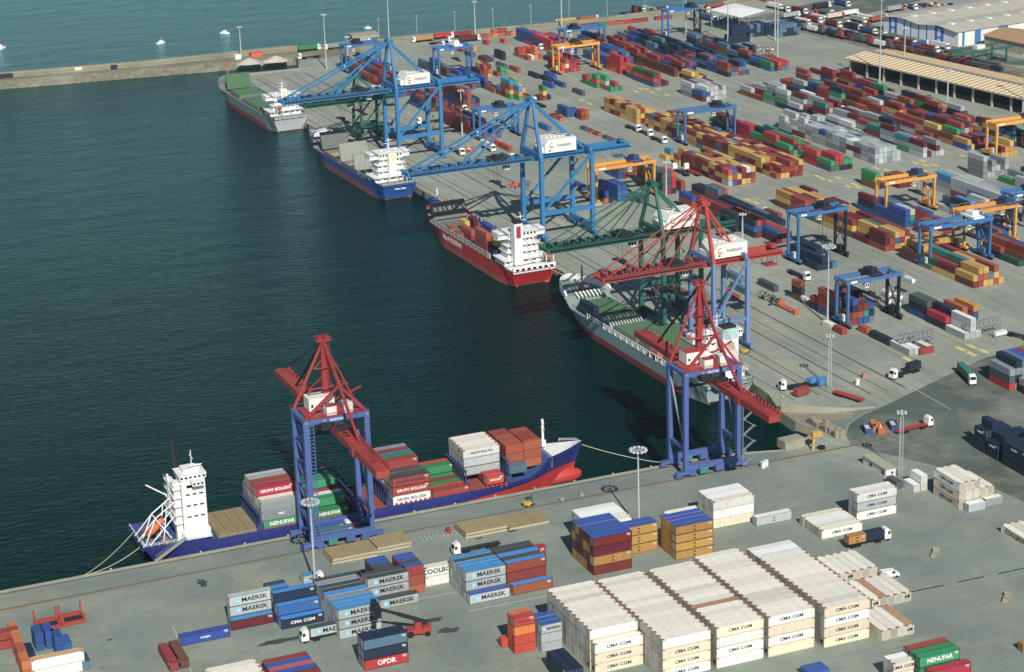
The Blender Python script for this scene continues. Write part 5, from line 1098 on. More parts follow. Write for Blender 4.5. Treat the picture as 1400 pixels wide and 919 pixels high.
def sts(label, cx, cy, ws, ls, hs, tip, back, zg, za, mL, mB, hx0, hx1, hh=5.2, thick=1.0, stays=3, hy=5.2):
    """ship to shore crane: x towards land, rails along y; ws / ls: water and land side legs"""
    r = thing('quay_crane', (cx, cy, 0), QY, label, 'crane', 'ship to shore cranes on the long quay')
    T = thick
    for x in (ws, ls):
        for s in (-1, 1):
            top = zg+2.6 if x == ls else zg+2.6
            MB().beam((x, s*hs, 2.2), (x, s*hs*(1 if x == ls else .96), top), 1.5*T, 1.7*T, w2=1.25*T, h2=1.4*T).build('leg', mL, r)
            bg = MB().box(x-.8, x+.8, s*hs-3.6, s*hs+3.6, 1.3, 2.3)
            for k in (-2.6, 2.6): bg.box(x-.6, x+.6, s*hs+k-1.3, s*hs+k+1.3, .5, 1.3); bg.tube((x-.5, s*hs+k-.7, .45), (x+.5, s*hs+k-.7, .45), .42, 10, 1); bg.tube((x-.5, s*hs+k+.7, .45), (x+.5, s*hs+k+.7, .45), .42, 10, 1)
            bg.build('bogie', [mL, DARK], r)
        MB().beam((x, -hs+.8, 3.6), (x, hs-.8, 3.6), 1.1*T, 1.8*T).build('sill_beam', mL, r)
        MB().beam((x, -hs+.7, zg+3.2), (x, hs-.7, zg+3.2), 1.2*T, 1.8*T).build('portal_beam', mL, r)
    zp = zg*.36
    for s in (-1, 1):
        MB().beam((ws+.8, s*hs, zp), (ls-.8, s*hs, zp), 1.1*T, 1.5*T).build('cross_beam', mL, r)
        MB().beam((ls-.4, s*hs, zg+1.2), (ws+.5, s*hs, zp+.6), .75*T, .8*T).build('diagonal_brace', mL, r)
    # fixed girder and boom: twin boxes with ties and walkways
    gy = 3.3
    g = MB(); 
    for s in (-1, 1): g.box(ws-1, back, s*gy-.55, s*gy+.55, zg, zg+2.3)
    for x in (ws-.5, ls, (ws+ls)/2, back-.5): g.box(x-.35, x+.35, -gy+.55, gy-.55, zg+.4, zg+1.9)
    for s in (-1, 1): g.beam((ws, s*(gy+1.2), zg+1.6), (back, s*(gy+1.2), zg+1.6), .9, .1); g.beam((ws, s*(gy+1.6), zg+2.7), (back, s*(gy+1.6), zg+2.7), .08)
    g.build('girder', mB, r)
    b = MB(); 
    for s in (-1, 1): b.box(tip, ws-1.2, s*gy-.5, s*gy+.5, zg+.1, zg+2.15)
    n = 12
    for k in range(n+1): x = tip+.5+(ws-2.5-tip)*k/n; b.box(x-.25, x+.25, -gy+.5, gy-.5, zg+.6, zg+1.6)
    b.build('boom', mB, r)
    wk = MB()
    for s in (-1, 1):
        wk.beam((tip+1, s*(gy+1.1), zg+1.5), (ws-2, s*(gy+1.1), zg+1.5), .9, .1); wk.beam((tip+1, s*(gy+1.5), zg+2.7), (ws-2, s*(gy+1.5), zg+2.7), .1)
    for k in range(26):
        x = tip+1+(ws-3-tip)*k/25
        for s in (-1, 1): wk.beam((x, s*(gy+1.5), zg+1.5), (x, s*(gy+1.5), zg+2.7), .1)
        wk.box(x-.3, x+.4, -gy+.6, gy-.6, zg+2.2, zg+2.7, 0) if k % 2 else None
    wk.build('walkway', DARK if mB is C_GREEN else mat('walk_'+mB.name, '4a4a4e', .7, var=.1, dirt=.3), r)
    ap = zg+ (za-zg)
    for s in (-1, 1):
        MB().beam((ws, s*hs*.96, zg+2.4), (ws+.4, s*1.7, za), 1.25*T, 1.3*T, w2=.9*T, h2=.9*T).build('mast_leg', mB if mB is not C_RED else mB, r)
        MB().beam((ws+.4, s*1.6, za-.5), (ls-.3, s*gy, zg+2.6), .75*T, .75*T).build('backstay', mB, r)
    MB().box(ws-1.2, ws+2, -2.6, 2.6, za-.8, za+.5).beam((ws-1.5, -3, za+1.4), (ws-1.5, 3, za+1.4), .15).beam((ws+2, -3, za+1.4), (ws+2, 3, za+1.4), .15).box(ws-.8, ws+1, -1.8, 1.8, za+.5, za+1.3).build('mast_head', mB, r)
    MB().beam((ws+.1, -hs*.55, zg+2.4+(za-zg)*.45), (ws+.1, hs*.55, zg+2.4+(za-zg)*.45), .6, .7).build('mast_tie', mB, r)
    for f in ((.93, .52) if stays == 2 else (.94, .66, .38)):
        x = ws+(tip-ws)*f
        for s in (-1, 1): MB().beam((ws, s*1.5, za), (x, s*gy, zg+2.1), (.62 if stays == 2 else .36)*T).build('forestay', mB, r)
    # machinery house
    mh = MB(); zt = zg+3.0
    mh.prism_y([(hx0, zt), (hx1, zt), (hx1, zt+hh), (hx0+1.6, zt+hh), (hx0, zt+hh-2.2)], -hy, hy)
    mh.box(hx0-2, hx0, -hy+1, hy-3, zt, zt+2.6); mh.box(hx0+2, hx0+2.7, -hy-.05, -hy, zt+.6, zt+1.3, 1)
    for k in range(5): mh.box(hx0+2.5+k*2, hx0+3.4+k*2, -1, 1, zt+hh, zt+hh+.35)
    o = mh.build('machinery_house', [C_HOUSE, DARK], r)
    xc = (hx0+hx1)/2
    lettering('noatum', 2.1, LOGO_B, o, (xc+1.6, -hy-.05, zt+hh*.52), (PI/2, 0, 0))
    swirl(o, (xc-4.2, -hy-.05, zt+hh*.55), (PI/2, 0, 0), 1.1)
    # trolley, cabin, spreader hanging by its cables
    tx = ws+(tip-ws)*.28
    tr = MB().box(tx-3, tx+3, -gy-.9, gy+.9, zg+2.35, zg+3.1).box(tx-1.4, tx+1.2, -2, 2, zg+3.1, zg+4.1); tr.build('trolley', DARK, r)
    cb = MB().box(tx+3.2, tx+5.6, -1.2, 1.2, zg-2.8, zg-.3); windows(cb, tx+3.2, tx+5.6, -1.2, 1.2, zg-2.4, 1.3, 2, '-y'); windows(cb, tx+3.2, tx+5.6, -1.2, 1.2, zg-2.4, 1.3, 2, '-x'); cb.build('cabin', [C_HOUSE, GLASS], r)
    sp = MB().box(tx-.5, tx+.7, -6, 6, zg-9, zg-8.5).box(tx-1.2, tx+1.4, -6.1, -5.8, zg-9.3, zg-8.4).box(tx-1.2, tx+1.4, 5.8, 6.1, zg-9.3, zg-8.4).box(tx-1, tx+1.2, -1.6, 1.6, zg-8.5, zg-7.6)
    for a in (-.8, 1):
        for q_ in (-1.3, 1.3): sp.beam((tx+a, q_, zg-7.6), (tx+a, q_*1.5, zg+2.3), .07)
    sp.build('spreader', DARK, r)
    # hanging power cable loops
    fl = MB(); x = ws+1
    while x < back-4:
        for k in range(6): t0, t1 = k/6, (k+1)/6; fl.beam((x+3*t0, -gy-1.3, zg-3.2*4*t0*(1-t0)*.5), (x+3*t1, -gy-1.3, zg-3.2*4*t1*(1-t1)*.5), .08)
        x += 3
    fl.build('power_cable', DARK, r)
    # rear hanging basket and end platform
    e = MB().box(back-.2, back+1.4, -gy-1, gy+1, zg+.4, zg+.6).box(back-3.2, back-1, -1.6, 1.6, zg+2.4, zg+3.6)
    for s in (-1, 1): e.beam((back+1.3, s*(gy+.9), zg+.6), (back+1.3, s*(gy+.9), zg+1.8), .1); e.beam((back-5, s*2, zg-4), (back-5, s*2, zg+.2), .12); e.beam((back-1, s*2, zg-4), (back-1, s*2, zg+.2), .12)
    e.beam((back+1.3, -gy-.9, zg+1.8), (back+1.3, gy+.9, zg+1.8), .1); e.box(back-5.4, back-.6, -2.4, 2.4, zg-4.2, zg-3.9)
    e.build('end_platform', mB if mB is not C_GREEN else DARK, r)
    # zigzag stair on a land leg
    s_ = MB(); z = 2.4; k = 0
    while z < zg-2:
        x0_, x1_ = (ls+.9, ls+3.4) if k % 2 == 0 else (ls+3.4, ls+.9)
        s_.beam((x0_, hs+.9, z), (x1_, hs+.9, z+2.8), .8, .12); s_.box(min(x1_, x1_)-.5, x1_+.5, hs+.4, hs+1.4, z+2.75, z+2.85); z += 2.9; k += 1
    s_.build('stair', STEEL, r)
    return r

sts('large blue quay crane with white house, farthest blue one', 21.5, 427, -11.5, 11.5, 8.8, -69, 34.5, 34.5, 59.5, C_BLUE, C_BLUE, -5.5, 8, thick=1.2, stays=2)
sts('large blue quay crane behind red ship, nearer blue one', 28, 264, -12, 12, 10, -71, 33.5, 34.5, 60.5, C_BLUE, C_BLUE, -8, 7, hh=5.8, thick=1.2, stays=2)
sts('small dark green quay crane behind the far blue one', 15, 474, -7, 6, 6, -37, 14.5, 20.5, 34, C_GREEN, C_GREEN, -3, 5, hh=3.6, thick=.9, stays=2, hy=4)
sts('dark green quay crane beside the red one', 17, 133, -8, 8, 9.3, -53.5, 26, 34.2, 54.5, C_GREEN, C_GREEN, -4.5, 9.5, hh=5.6)
sts('quay crane with red boom on light blue legs', 19, 98, -7, 7, 8.8, -49.5, 24.5, 31.6, 55, C_PERI, C_RED, -5, 9, hh=5.0)

# ------------------------------------------------------------------ portal cranes of the short quay
def portal(label, cx, L, zt, ztop, ymax, ymin, skew, lattice):
    """blue portal, red horizontal jib along y on top, red pyramid mast"""
    r = thing('portal_crane', (cx, 0, 0), 0, label, 'crane', 'red and blue portal cranes on the short quay')
    hw = L/2; yn, yf = -12.6, -1.8
    for sx in (-1, 1):
        for y in (yn, yf):
            MB().beam((sx*hw, y, 2.2), (sx*hw, y, zt), 1.35, 1.5, w2=1.6, h2=1.7).build('leg', C_PORT, r)
            bg = MB().box(sx*hw-3.4, sx*hw+3.4, y-.7, y+.7, 1.2, 2.2)
            for k in (-2.4, 2.4): bg.box(sx*hw+k-1.2, sx*hw+k+1.2, y-.55, y+.55, .45, 1.2); bg.tube((sx*hw+k-.6, y-.5, .42), (sx*hw+k-.6, y+.5, .42), .4, 10, 1); bg.tube((sx*hw+k+.6, y-.5, .42), (sx*hw+k+.6, y+.5, .42), .4, 10, 1)
            bg.build('bogie', [C_PORT, DARK], r)
        MB().beam((sx*hw, yn+.7, 9.5), (sx*hw, yf-.7, 9.5), .9, 1.2).build('side_beam', C_PORT, r); lat = MB().beam((sx*hw, yn+.7, zt-.7), (sx*hw, yf-.7, zt-.7), 1.3, 1.4)
        lat.build('side_beam', C_PORT, r)
        if lattice and sx < 0:
            la = MB(); z = 3; k = 0
            while z < zt-3: la.beam((sx*hw, yn if k % 2 else yf, z), (sx*hw, yf if k % 2 else yn, z+3.6), .62); la.beam((sx*hw, yn, z+3.6), (sx*hw, yf, z+3.6), .28) if k % 2 else None; z += 3.6; k += 1
            la.build('lattice_brace', C_PORT, r)
            la = MB(); z = 2.5
            for (xo, yo) in ((-.7, -.7), (.7, -.7)): la.beam((sx*hw+1.6+xo, yn+yo, 2), (sx*hw+1.6+xo, yn+yo, zt), .22)
            while z < zt-1: la.beam((sx*hw+.9, yn-.7, z), (sx*hw+2.3, yn-.7, z), .2); z += 1.1
            la.build('ladder_cage', C_PORT, r)
        else:
            MB().beam((sx*hw, yf, zt-3), (sx*hw, yn+1, 10.5), .5, .5).build('diagonal_brace', STEEL if sx < 0 else C_PORT, r)
    for y in (yn, yf):
        MB().box(-hw+.7, hw-.7, y-.6, y+.6, 2.3, 4.1).box(-hw*.5, -hw*.2, y-1.2, y+.8, .9, 2.9, 1).box(hw*.1, hw*.4, y-1.2, y+.8, .9, 2.9).build('sill_beam', [C_PORT, mat('drive_teal', '2f7f80', .6)], r)
        MB().box(-hw+.8, hw-.8, y-.75, y+.75, zt-1.5, zt-.05).build('top_beam', C_PORT, r)
        lettering('PACECO' if False else 'NOATUM', .9, WHITE, r, (0, y-.78, zt-.8), (PI/2, 0, 0)) if y == yn else None
    # jib
    zj = zt-3.6; jb = MB(); o = skew
    def jx(y): return o*(y-yn)/50
    for s in (-1.35, 1.35): jb.beam((jx(ymin)+s, ymin, zj), (jx(ymax)+s, ymax, zj), 1.1, 2.0)
    jb.add([(jx(ymin)-1.8, ymin, zj+1.04), (jx(ymin)+1.8, ymin, zj+1.04), (jx(-24)+1.8, -24, zj+1.04), (jx(-24)-1.8, -24, zj+1.04)], [(0, 1, 2, 3)])
    jb.add([(jx(12)-1.8, 12, zj+1.04), (jx(12)+1.8, 12, zj+1.04), (jx(ymax)+1.8, ymax, zj+1.04), (jx(ymax)-1.8, ymax, zj+1.04)], [(0, 1, 2, 3)])
    jb.add([(jx(ymin)-1.9, ymin-.1, zj-1), (jx(ymin)+1.9, ymin-.1, zj-1), (jx(ymin)+1.9, ymin-.1, zj+1.03), (jx(ymin)-1.9, ymin-.1, zj+1.03)], [(0, 1, 2, 3)])
    jb.box(-2.3, 2.3, -34, -30.6, zj-1.2, zj+1.25); jb.build('jib', [mat('jib_red', '9a362d', .6, var=.08, dirt=.4, dirtcol='6a3626', scale=.2)], r)
    rl = MB(); n = 16; rl.box(1.95, 2.3, ymin+1, ymax-2, zj+.7, zj+.95); rl.box(-1.1, -.9, ymin+1, ymax-2, zj+1.06, zj+1.12)
    for k in range(n): y = -18+(ymin+19)*k/(n-1); rl.box(1.95, 2.7, y-.3, y+.3, zj+.9, zj+1.9); rl.box(jx(y)-1.2, jx(y)+1.2, y-.12, y+.12, zj+1.1, zj+1.35)
    for k in range(9): y = 14+(ymax-16)*k/8; rl.box(1.95, 2.6, y-.3, y+.3, zj+.9, zj+1.7)
    rl.build('jib_rollers', C_PRED, r)
    # mast pyramid
    A = (0, -4.5, ztop); B_ = (2.0, -11.4, zt+(ztop-zt)*.42)
    mb = MB().beam((0, -3.5, zt+1), A, 1.6, 1.6, w2=1.9, h2=1.9); mb.build('mast', C_PRED, r)
    for (q_, w_) in (((-hw, yn+.2, zt), .8), ((hw, yf, zt), .6), ((-hw, yf, zt), .8)): MB().beam(A if q_[1] != yn+.2 else B_, q_, w_*.8, w_*.8, w2=w_, h2=w_).build('mast_strut', C_PRED, r)
    MB().beam(A, B_, .75, .75).build('mast_strut', C_PRED, r)
    MB().beam(B_, (hw, yn+.3, zt), .75, .75).build('mast_strut', C_PRED, r)
    MB().beam(B_, (1.2, -30, zj+1), .75, .8).build('backstay', C_PRED, r)
    MB().beam(A, (-.5, 24, zj+1.2), .55, .55).build('forestay', mat('stay_dark', '2e1f20', .6), r)
    MB().beam(A, (1.5, yf+1, zt+4.5), .4, .4).build('mast_strut', C_PRED, r)
    hr = (ztop-zt)
    for f_, g_ in ((.35, .5), (.62, .3)):
        z_ = zt+hr*f_; w_ = hw*(1-f_)
        MB().beam((-w_, -8.5+4*f_, z_), (w_, -8.5+4*f_, z_), g_*.8, g_*.8).beam((-w_, -8.5+4*f_, z_), (0, -4, z_+hr*.12), .25).beam((w_, -8.5+4*f_, z_), (0, -4, z_+hr*.12), .25).build('mast_tie', C_PRED, r)
    lr = MB(); z_ = zt+4.5
    lr.beam((1.1, -4.6, zt+3), (1.1, -4.9, ztop-1), .14).beam((1.9, -4.6, zt+3), (1.7, -4.9, ztop-1), .14)
    while z_ < ztop-1.5: lr.beam((1.1, -4.7, z_), (1.85, -4.7, z_), .12); z_ += .9
    lr.build('ladder', C_PRED, r)
    rp_ = MB()
    for a_ in (-.7, -.25, .25, .7):
        rp_.beam((a_, -4.6, ztop), (a_, ymax-3, zj+1.4), .07); rp_.beam((a_, -5.2, ztop), (a_, ymin+6, zj+1.4), .07)
    rp_.build('hoist_rope', DARK, r)
    gd = MB()
    for y_ in (yn-.9, yf+.9):
        gd.beam((-hw-.6, y_, zt+1.1), (hw+.6, y_, zt+1.1), .08)
        for k in range(11): x_ = -hw-.6+(2*hw+1.2)*k/10; gd.beam((x_, y_, zt), (x_, y_, zt+1.1), .08)
    for s_ in (-2.0, 2.0):
        gd.beam((s_, ymin+1, zj+2.1), (s_, -16, zj+2.1), .08)
        for k in range(13): y_ = ymin+1+(-17-ymin)*k/12; gd.beam((s_, y_, zj+1), (s_, y_, zj+2.1), .08)
    gd.build('handrail', C_PRED, r)
    fl_ = MB()
    for x_ in (-hw, -hw*.4, hw*.4, hw): fl_.box(x_-.4, x_+.4, yn-1.2, yn-.85, zt-.9, zt-.3)
    fl_.build('floodlight', STEEL, r)
    wn = MB().box(-5.6, -2.4, -16.5, -13.8, zj+1.1, zj+2.6).tube((-1.6, -15, zj+1.9), (1.6, -15, zj+1.9), .8, 10).box(-1.9, 1.9, -19, -17.4, zj+1.1, zj+2.1); wn.build('winch', [DARK], r)
    hd = MB().box(-2.2, 2.2, -5.8, -3.2, ztop, ztop+.3).beam((-2.2, -5.8, ztop+1.3), (2.2, -5.8, ztop+1.3), .12).beam((-2.2, -3.2, ztop+1.3), (2.2, -3.2, ztop+1.3), .12).box(-1.6, -.4, -5.3, -3.7, ztop+.3, ztop+1.2).box(.5, 1.6, -5.3, -3.7, ztop+.3, ztop+1.2)
    for x in (-2.2, 2.2): hd.beam((x, -5.8, ztop), (x, -5.8, ztop+1.3), .12); hd.beam((x, -3.2, ztop), (x, -3.2, ztop+1.3), .12)
    hd.build('mast_head', C_PRED, r)
    h1 = MB().box(-6.2, 1.6, -7.5, -2.2, zt+.5, zt+4.2, 0, top=2).box(-2.6, -1.7, -7.54, -7.5, zt+1.6, zt+2.5, 1).box(-5.6, -5.56+.6, -7.54, -7.5, zt+1.6, zt+2.5, 1); h1.build('machine_house', [C_HOUSE, GLASS, C_PRED if not lattice else C_HOUSE], r)
    h2 = MB().box(-2.4, .6, -12.2, -8.9, zt+.2, zt+2.8, 0, top=1).box(2.3, 5.6, -12.2, -8.9, zt+.2, zt+3.2, 0, top=0).box(.65, 2.25, -12.0, -9.2, zt+.2, zt+2.6, 1); h2.build('electrical_house', [C_HOUSE, C_PRED], r)
    pl = MB().box(-hw+1, hw-.9, -12.9, -2, zt+.0, zt+.2); pl.beam((-hw+.9, -13, zt+1.2), (hw-.9, -13, zt+1.2), .1); pl.beam((0, -13, zt+5.2), (hw+1, -6, zt+5.2), .4, .5); pl.build('platform', C_PRED, r)
    cb = MB().box(hw-6.4, hw-3.4, -9.5, -6.4, zj-6.5, zj-3.4).beam((hw-5, -8, zj-3.4), (hw-5, -8, zt-1.5), .5); windows(cb, hw-6.4, hw-3.4, -9.5, -6.4, zj-5.6, 1.4, 2, '-y'); cb.build('cabin', [C_PORT, GLASS], r)
    # spreader below
    sp = MB().box(-1, 1, 2, 4, zj-7, zj-6.4).box(-6, 6, 2.5, 3.5, zj-7.6, zj-7.1)
    for x in (-1, 1): sp.beam((x, 2.2, zj-6.4), (x, 2.2, zj), .08); sp.beam((x, 3.8, zj-6.4), (x, 3.8, zj), .08)
    sp.build('spreader', DARK, r)
    if not lattice:     # zigzag stair outside the right legs
        st = MB(); z = 1; k = 0
        while z < zt-6: a, b = (hw+1.5, hw+5) if k % 2 == 0 else (hw+5, hw+1.5); st.beam((a, -13.6, z), (b, -13.6, z+2.4), .8, .15); st.box(b-.6, b+.6, -14.1, -13.1, z+2.35, z+2.5); z += 2.6; k += 1
        st.beam((hw+1.2, -13.6, 0), (hw+1.2, -13.6, zt-5), .2); st.build('stair', STEEL, r)
        lb = MB().add([(-2.5, -22, zj-.6), (-2.5, -16.5, zj-.6), (-2.5, -16.5, zj+.5), (-2.5, -22, zj+.5)], [(0, 1, 2, 3)]); lb.build('sign_plate', STEEL, r)
    return r
portal('red and blue portal crane with lattice leg at the blue ship', -165.2, 18.6, 40.6, 61.2, 42, -53, 0, True)
portal('red and blue portal crane with red roofed house near quay corner', -42.2, 18.6, 35.0, 60.0, 39, -52, 0, False)

# ------------------------------------------------------------------ rubber tyred yard gantries
WHEEL_G = MB().tube((-.4, 0, 0), (.4, 0, 0), .75, 12).mesh('wheel', RUBBER)
def rtg(label, x, y, span, hz, m, L=7.6, tw='d', dark_right=False, trolley=.75, load=None):
    """x, y: front left foot"""
    r = thing('yard_gantry', (x, y, 0), YAW, label, 'gantry crane', 'yard gantry cranes')
    for X in (0, span):
        mm = DARK if (dark_right and X) else m
        for Y in (0, L): MB().beam((X, Y, 2.1), (X, Y, hz), .8, 1.0, w2=.95, h2=1.25).build('leg', mm, r)
        MB().box(X-.7, X+.7, -2.2, L+2.2, 1.3, 2.2).box(X-1.0, X+1.0, L*.3, L*.7, 2.2, 4.2).build('sill_beam', [mm], r)
        for Y in (-1.6, .4, L-.4, L+1.6): link('wheel', WHEEL_G, r, (X, Y, .75))
    MB().beam((span, .4, hz*.25), (span, L-.4, hz*.8), .3).beam((span, L-.4, hz*.25), (span, .4, hz*.8), .3).build('brace', DARK if dark_right else m, r)
    for Y in (0, L): MB().box(-1, span+1, Y-.55, Y+.55, hz, hz+1.6).build('girder', m, r)
    for X in (0, span): MB().box(X-.4, X+.4, .55, L-.55, hz+.1, hz+1.2).build('end_tie', m, r)
    w_ = MB()
    for Y in (-.8, L+.8): w_.beam((0, Y, hz+2.6), (span, Y, hz+2.6), .08); [w_.beam((X, Y, hz+1.6), (X, Y, hz+2.6), .08) for X in range(0, int(span)+1, 3)]
    w_.build('railing', m, r)
    X = span*trolley
    t = MB().box(X-2.6, X+2.6, -.9, L+.9, hz+1.65, hz+2.5).box(X-1.8, X+1.4, 1.2, L-1.4, hz+2.5, hz+4.0).tube((X-1.2, 2, hz+4), (X+1.2, 2, hz+4), .7); t.build('trolley', DARK if tw == 'd' else (SHIPW if tw == 'w' else mat('trolley_blue', '24406e', .6)), r)
    c = MB().box(X-4.6, X-2.8, .4, 2.4, hz-2.6, hz-.1); windows(c, X-4.6, X-2.8, .4, 2.4, hz-2.1, 1.1, 2, '-y'); c.build('cabin', [C_HOUSE, GLASS], r)
    zs = hz-7 if load is None else load
    s = MB().box(X-.9, X+.9, L/2-6, L/2+6, zs, zs+.4).box(X-1.2, X+1.2, L/2-1.8, L/2+1.8, zs+.4, zs+1.2)
    for a in (-1, 1):
        for b in (-1.4, 1.4): s.beam((X+a, L/2+b, zs+1.2), (X+a, L/2+b, hz+1.6), .08)
    s.build('spreader', DARK, r)
    MB().box(-.9, -.2, L*.15, L*.35, 2.4, 5.0).build('power_box', C_HOUSE, r)
    MB().box(span*.04, span*.16, -.6, -.56, hz+.4, hz+1.2).build('sign_plate', SHIPW, r)
    return r
C_RTB = CB('gantry_blue', '2f6ca3'); C_RTB2 = CB('gantry_dull_blue', '3a6a9a'); C_OR = CB('gantry_orange', 'd8922e')
rtg('blue yard gantry nearest the camera, behind light mast', 70.2, 91.5, 22.8, 17.0, C_RTB2, dark_right=True, trolley=.55)
rtg('blue yard gantry over navy containers with dark right legs', 95.4, 172.2, 23, 20.0, C_RTB, dark_right=True, trolley=.62, load=8)
rtg('blue yard gantry with white trolley above the yellow block', 138.6, 140.5, 29.5, 16.6, C_RTB, trolley=.78, tw='w')
rtg('orange yard gantry over navy and maroon containers', 165.0, 216.0, 25.5, 14.8, C_OR, trolley=.74, tw='b')
rtg('orange yard gantry behind the white trolley gantry', 166.2, 157.2, 26, 15.0, C_OR, trolley=.9, tw='b')
rtg('orange yard gantry at right beside the warehouse', 268.2, 281.4, 24, 15.8, C_OR, trolley=.92, tw='b')
rtg('blue yard gantry straddling the long yellow lane', 149.6, 379.5, 29, 15.6, C_RTB2, trolley=.72)
rtg('orange yard gantry behind blue crane B' if False else 'orange yard gantry right of the nearer blue quay crane', 62.6, 298.5, 30, 15.5, C_OR, trolley=.72, tw='b')
rtg('small orange yard gantry among scarlet containers far off', 165.4, 571, 26, 15, C_OR, trolley=.5)
rtg('blue yard gantry just behind the small orange one', 190.5, 618, 27, 14.5, C_RTB2, trolley=.3)
rtg('blue yard gantry farthest to the right by the canopy', 267.5, 632, 23, 17, C_RTB, dark_right=True, trolley=.8)
rtg('blue yard gantry between the blue cranes, far lane', 100.5, 597, 21, 16, C_RTB, trolley=.6, tw='w')
rtg('blue yard gantry behind the forestays of blue crane', 62.5, 440, 22, 14.6, C_RTB, trolley=.6)
rtg('blue yard gantry cut by the right frame edge', 195.0, 163.5, 24, 17.5, C_RTB, trolley=.5)
rtg('blue yard gantry far left of the waterfront block', 58, 640, 22, 15, C_RTB2, trolley=.4)

# dark green rail gantry near the warehouse
rg = thing('rail_gantry', (380, 466, 0), rad(8), 'dark green rail gantry with white cabin over the railway', 'gantry crane')
for X in (0, 26):
    for Y in (0, 12): MB().beam((X, Y, 1), (X, Y, 8), .9).build('leg', C_GREEN, rg)
    MB().box(X-.5, X+.5, -1, 13, .6, 1.6).build('sill_beam', C_GREEN, rg)
for Y in (0, 12): MB().box(-14, 30, Y-.5, Y+.5, 8, 9.2).build('girder', C_GREEN, rg)
MB().box(6, 12, 3, 7, 9.3, 11.4).build('machine_house', C_HOUSE, rg)
MB().box(-12, -6, 1, 11, 9.3, 10.0).build('trolley', C_GREEN, rg)

# ------------------------------------------------------------------ light masts
def mast(label, x, y, h, kind='ring', r=.42, base=None):
    o = thing('light_mast', (x, y, 0), 0, label, 'light mast', 'tall light masts')
    if kind == 'lattice':
        p = MB()
        for a, b in ((-.9, -.9), (.9, -.9), (0, 1)): p.tube((a*.7, b*.7, 0), (a*.5, b*.5, h), .1)
        z = 0
        while z < h-2: p.beam((-.6, -.6, z), (.58, -.6, z+1.6), .06); p.beam((.6, -.6, z), (0, .7, z+1.6), .06); p.beam((0, .7, z), (-.58, -.6, z+1.6), .06); z += 1.7
        p.build('pole', GALV, o)
    else: MB().tube((0, 0, 0), (0, 0, h), r, 10, 0, r*.45).build('pole', GALV, o); MB().tube((0, 0, 0), (0, 0, .5), r*2, 8).build('base', EDGE, o)
    hd = MB(); n = 12 if kind == 'ring' else 6; R = 2.3 if kind == 'ring' else 1.3
    for k in range(n):
        a = 2*PI*k/n; c, s = math.cos(a), math.sin(a); hd.beam((0, 0, h), (c*R, s*R, h), .08); hd.box(c*R-.38, c*R+.38, s*R-.38, s*R+.38, h-.25, h+.3, 1)
    hd.build('lamp_head', [GALV, mat('lamp_housing', 'b8bbb4', .4, var=.1, dirt=.1)], o)
for lb, u, v, h, k in (('light mast with a ring of lamps behind ochre stack', 873.5, 723, 25.2, 'ring'), ('light mast in front of the lattice legged portal crane', 431, 800, 25.5, 'ring'), ('pale light mast beside nearest blue yard gantry', 1131.3, 443, 30.5, 'ring'),
    ('lattice mast by the hut at asphalt edge', 1230, 650, 21, 'lattice'), ('lattice mast by the ramp with parked trailers', 1133, 530, 19, 'lattice'), ('light mast on apron behind the farthest green ship', 446.5, 95, 33, 'pole'), ('tall thin mast rising past blue crane head', 534, 96, 46, 'pole'),
    ('mast in front of warehouse left end', 1202.5, 116, 48, 'pole'), ('mast at far corner of the far yard', 1063, 79, 46, 'pole'), ('mast just left of the far corner mast', 1059.5, 56, 34, 'pole'), ('mast before the white canopy', 995, 60, 34, 'pole'),
    ('mast beside the sea wall, tallest in view', 768, 38, 44, 'pole'), ('mast on the sea wall by red boxes', 650, 49, 22, 'pole'), ('thin mast on breakwater near orange hut', 330, 79, 19, 'pole'), ('mast behind warehouse roof', 1236, 100, 26, 'pole'),
    ('mast halfway along warehouse front', 1295, 143, 19, 'pole'), ('mast at right frame edge by warehouse', 1398, 158, 32, 'pole'), ('mast between containers right of green crane', 911, 274, 18, 'pole'), ('slim mast between the blue cranes', 632, 186, 24, 'pole'), ('slim mast beyond farthest blue crane', 564-88, 84, 15, 'pole'),
    ('mast at back beside canopy', 1013-75, 48, 30, 'pole'), ('short white mast behind red crane house', 1015, 330, 12, 'pole')):
    q = at(u, v); mast(lb, q.x, q.y, h, k, r=.42 if k == 'ring' else .5)
lpm = MB().tube((0, 0, 0), (0, 0, 14), .2, 6, 0, .12).box(-.8, .8, -.2, .2, 13.8, 14.1).mesh('lamp_post', GALV)
for i in range(9): q = at(520+i*52, 56.5-i*4.9); tag(link('lamp_post', lpm, None, (q.x, q.y+2, 0)), 'thin lamp post on the sea wall road', 'lamp post', 'lamp posts along the sea wall')

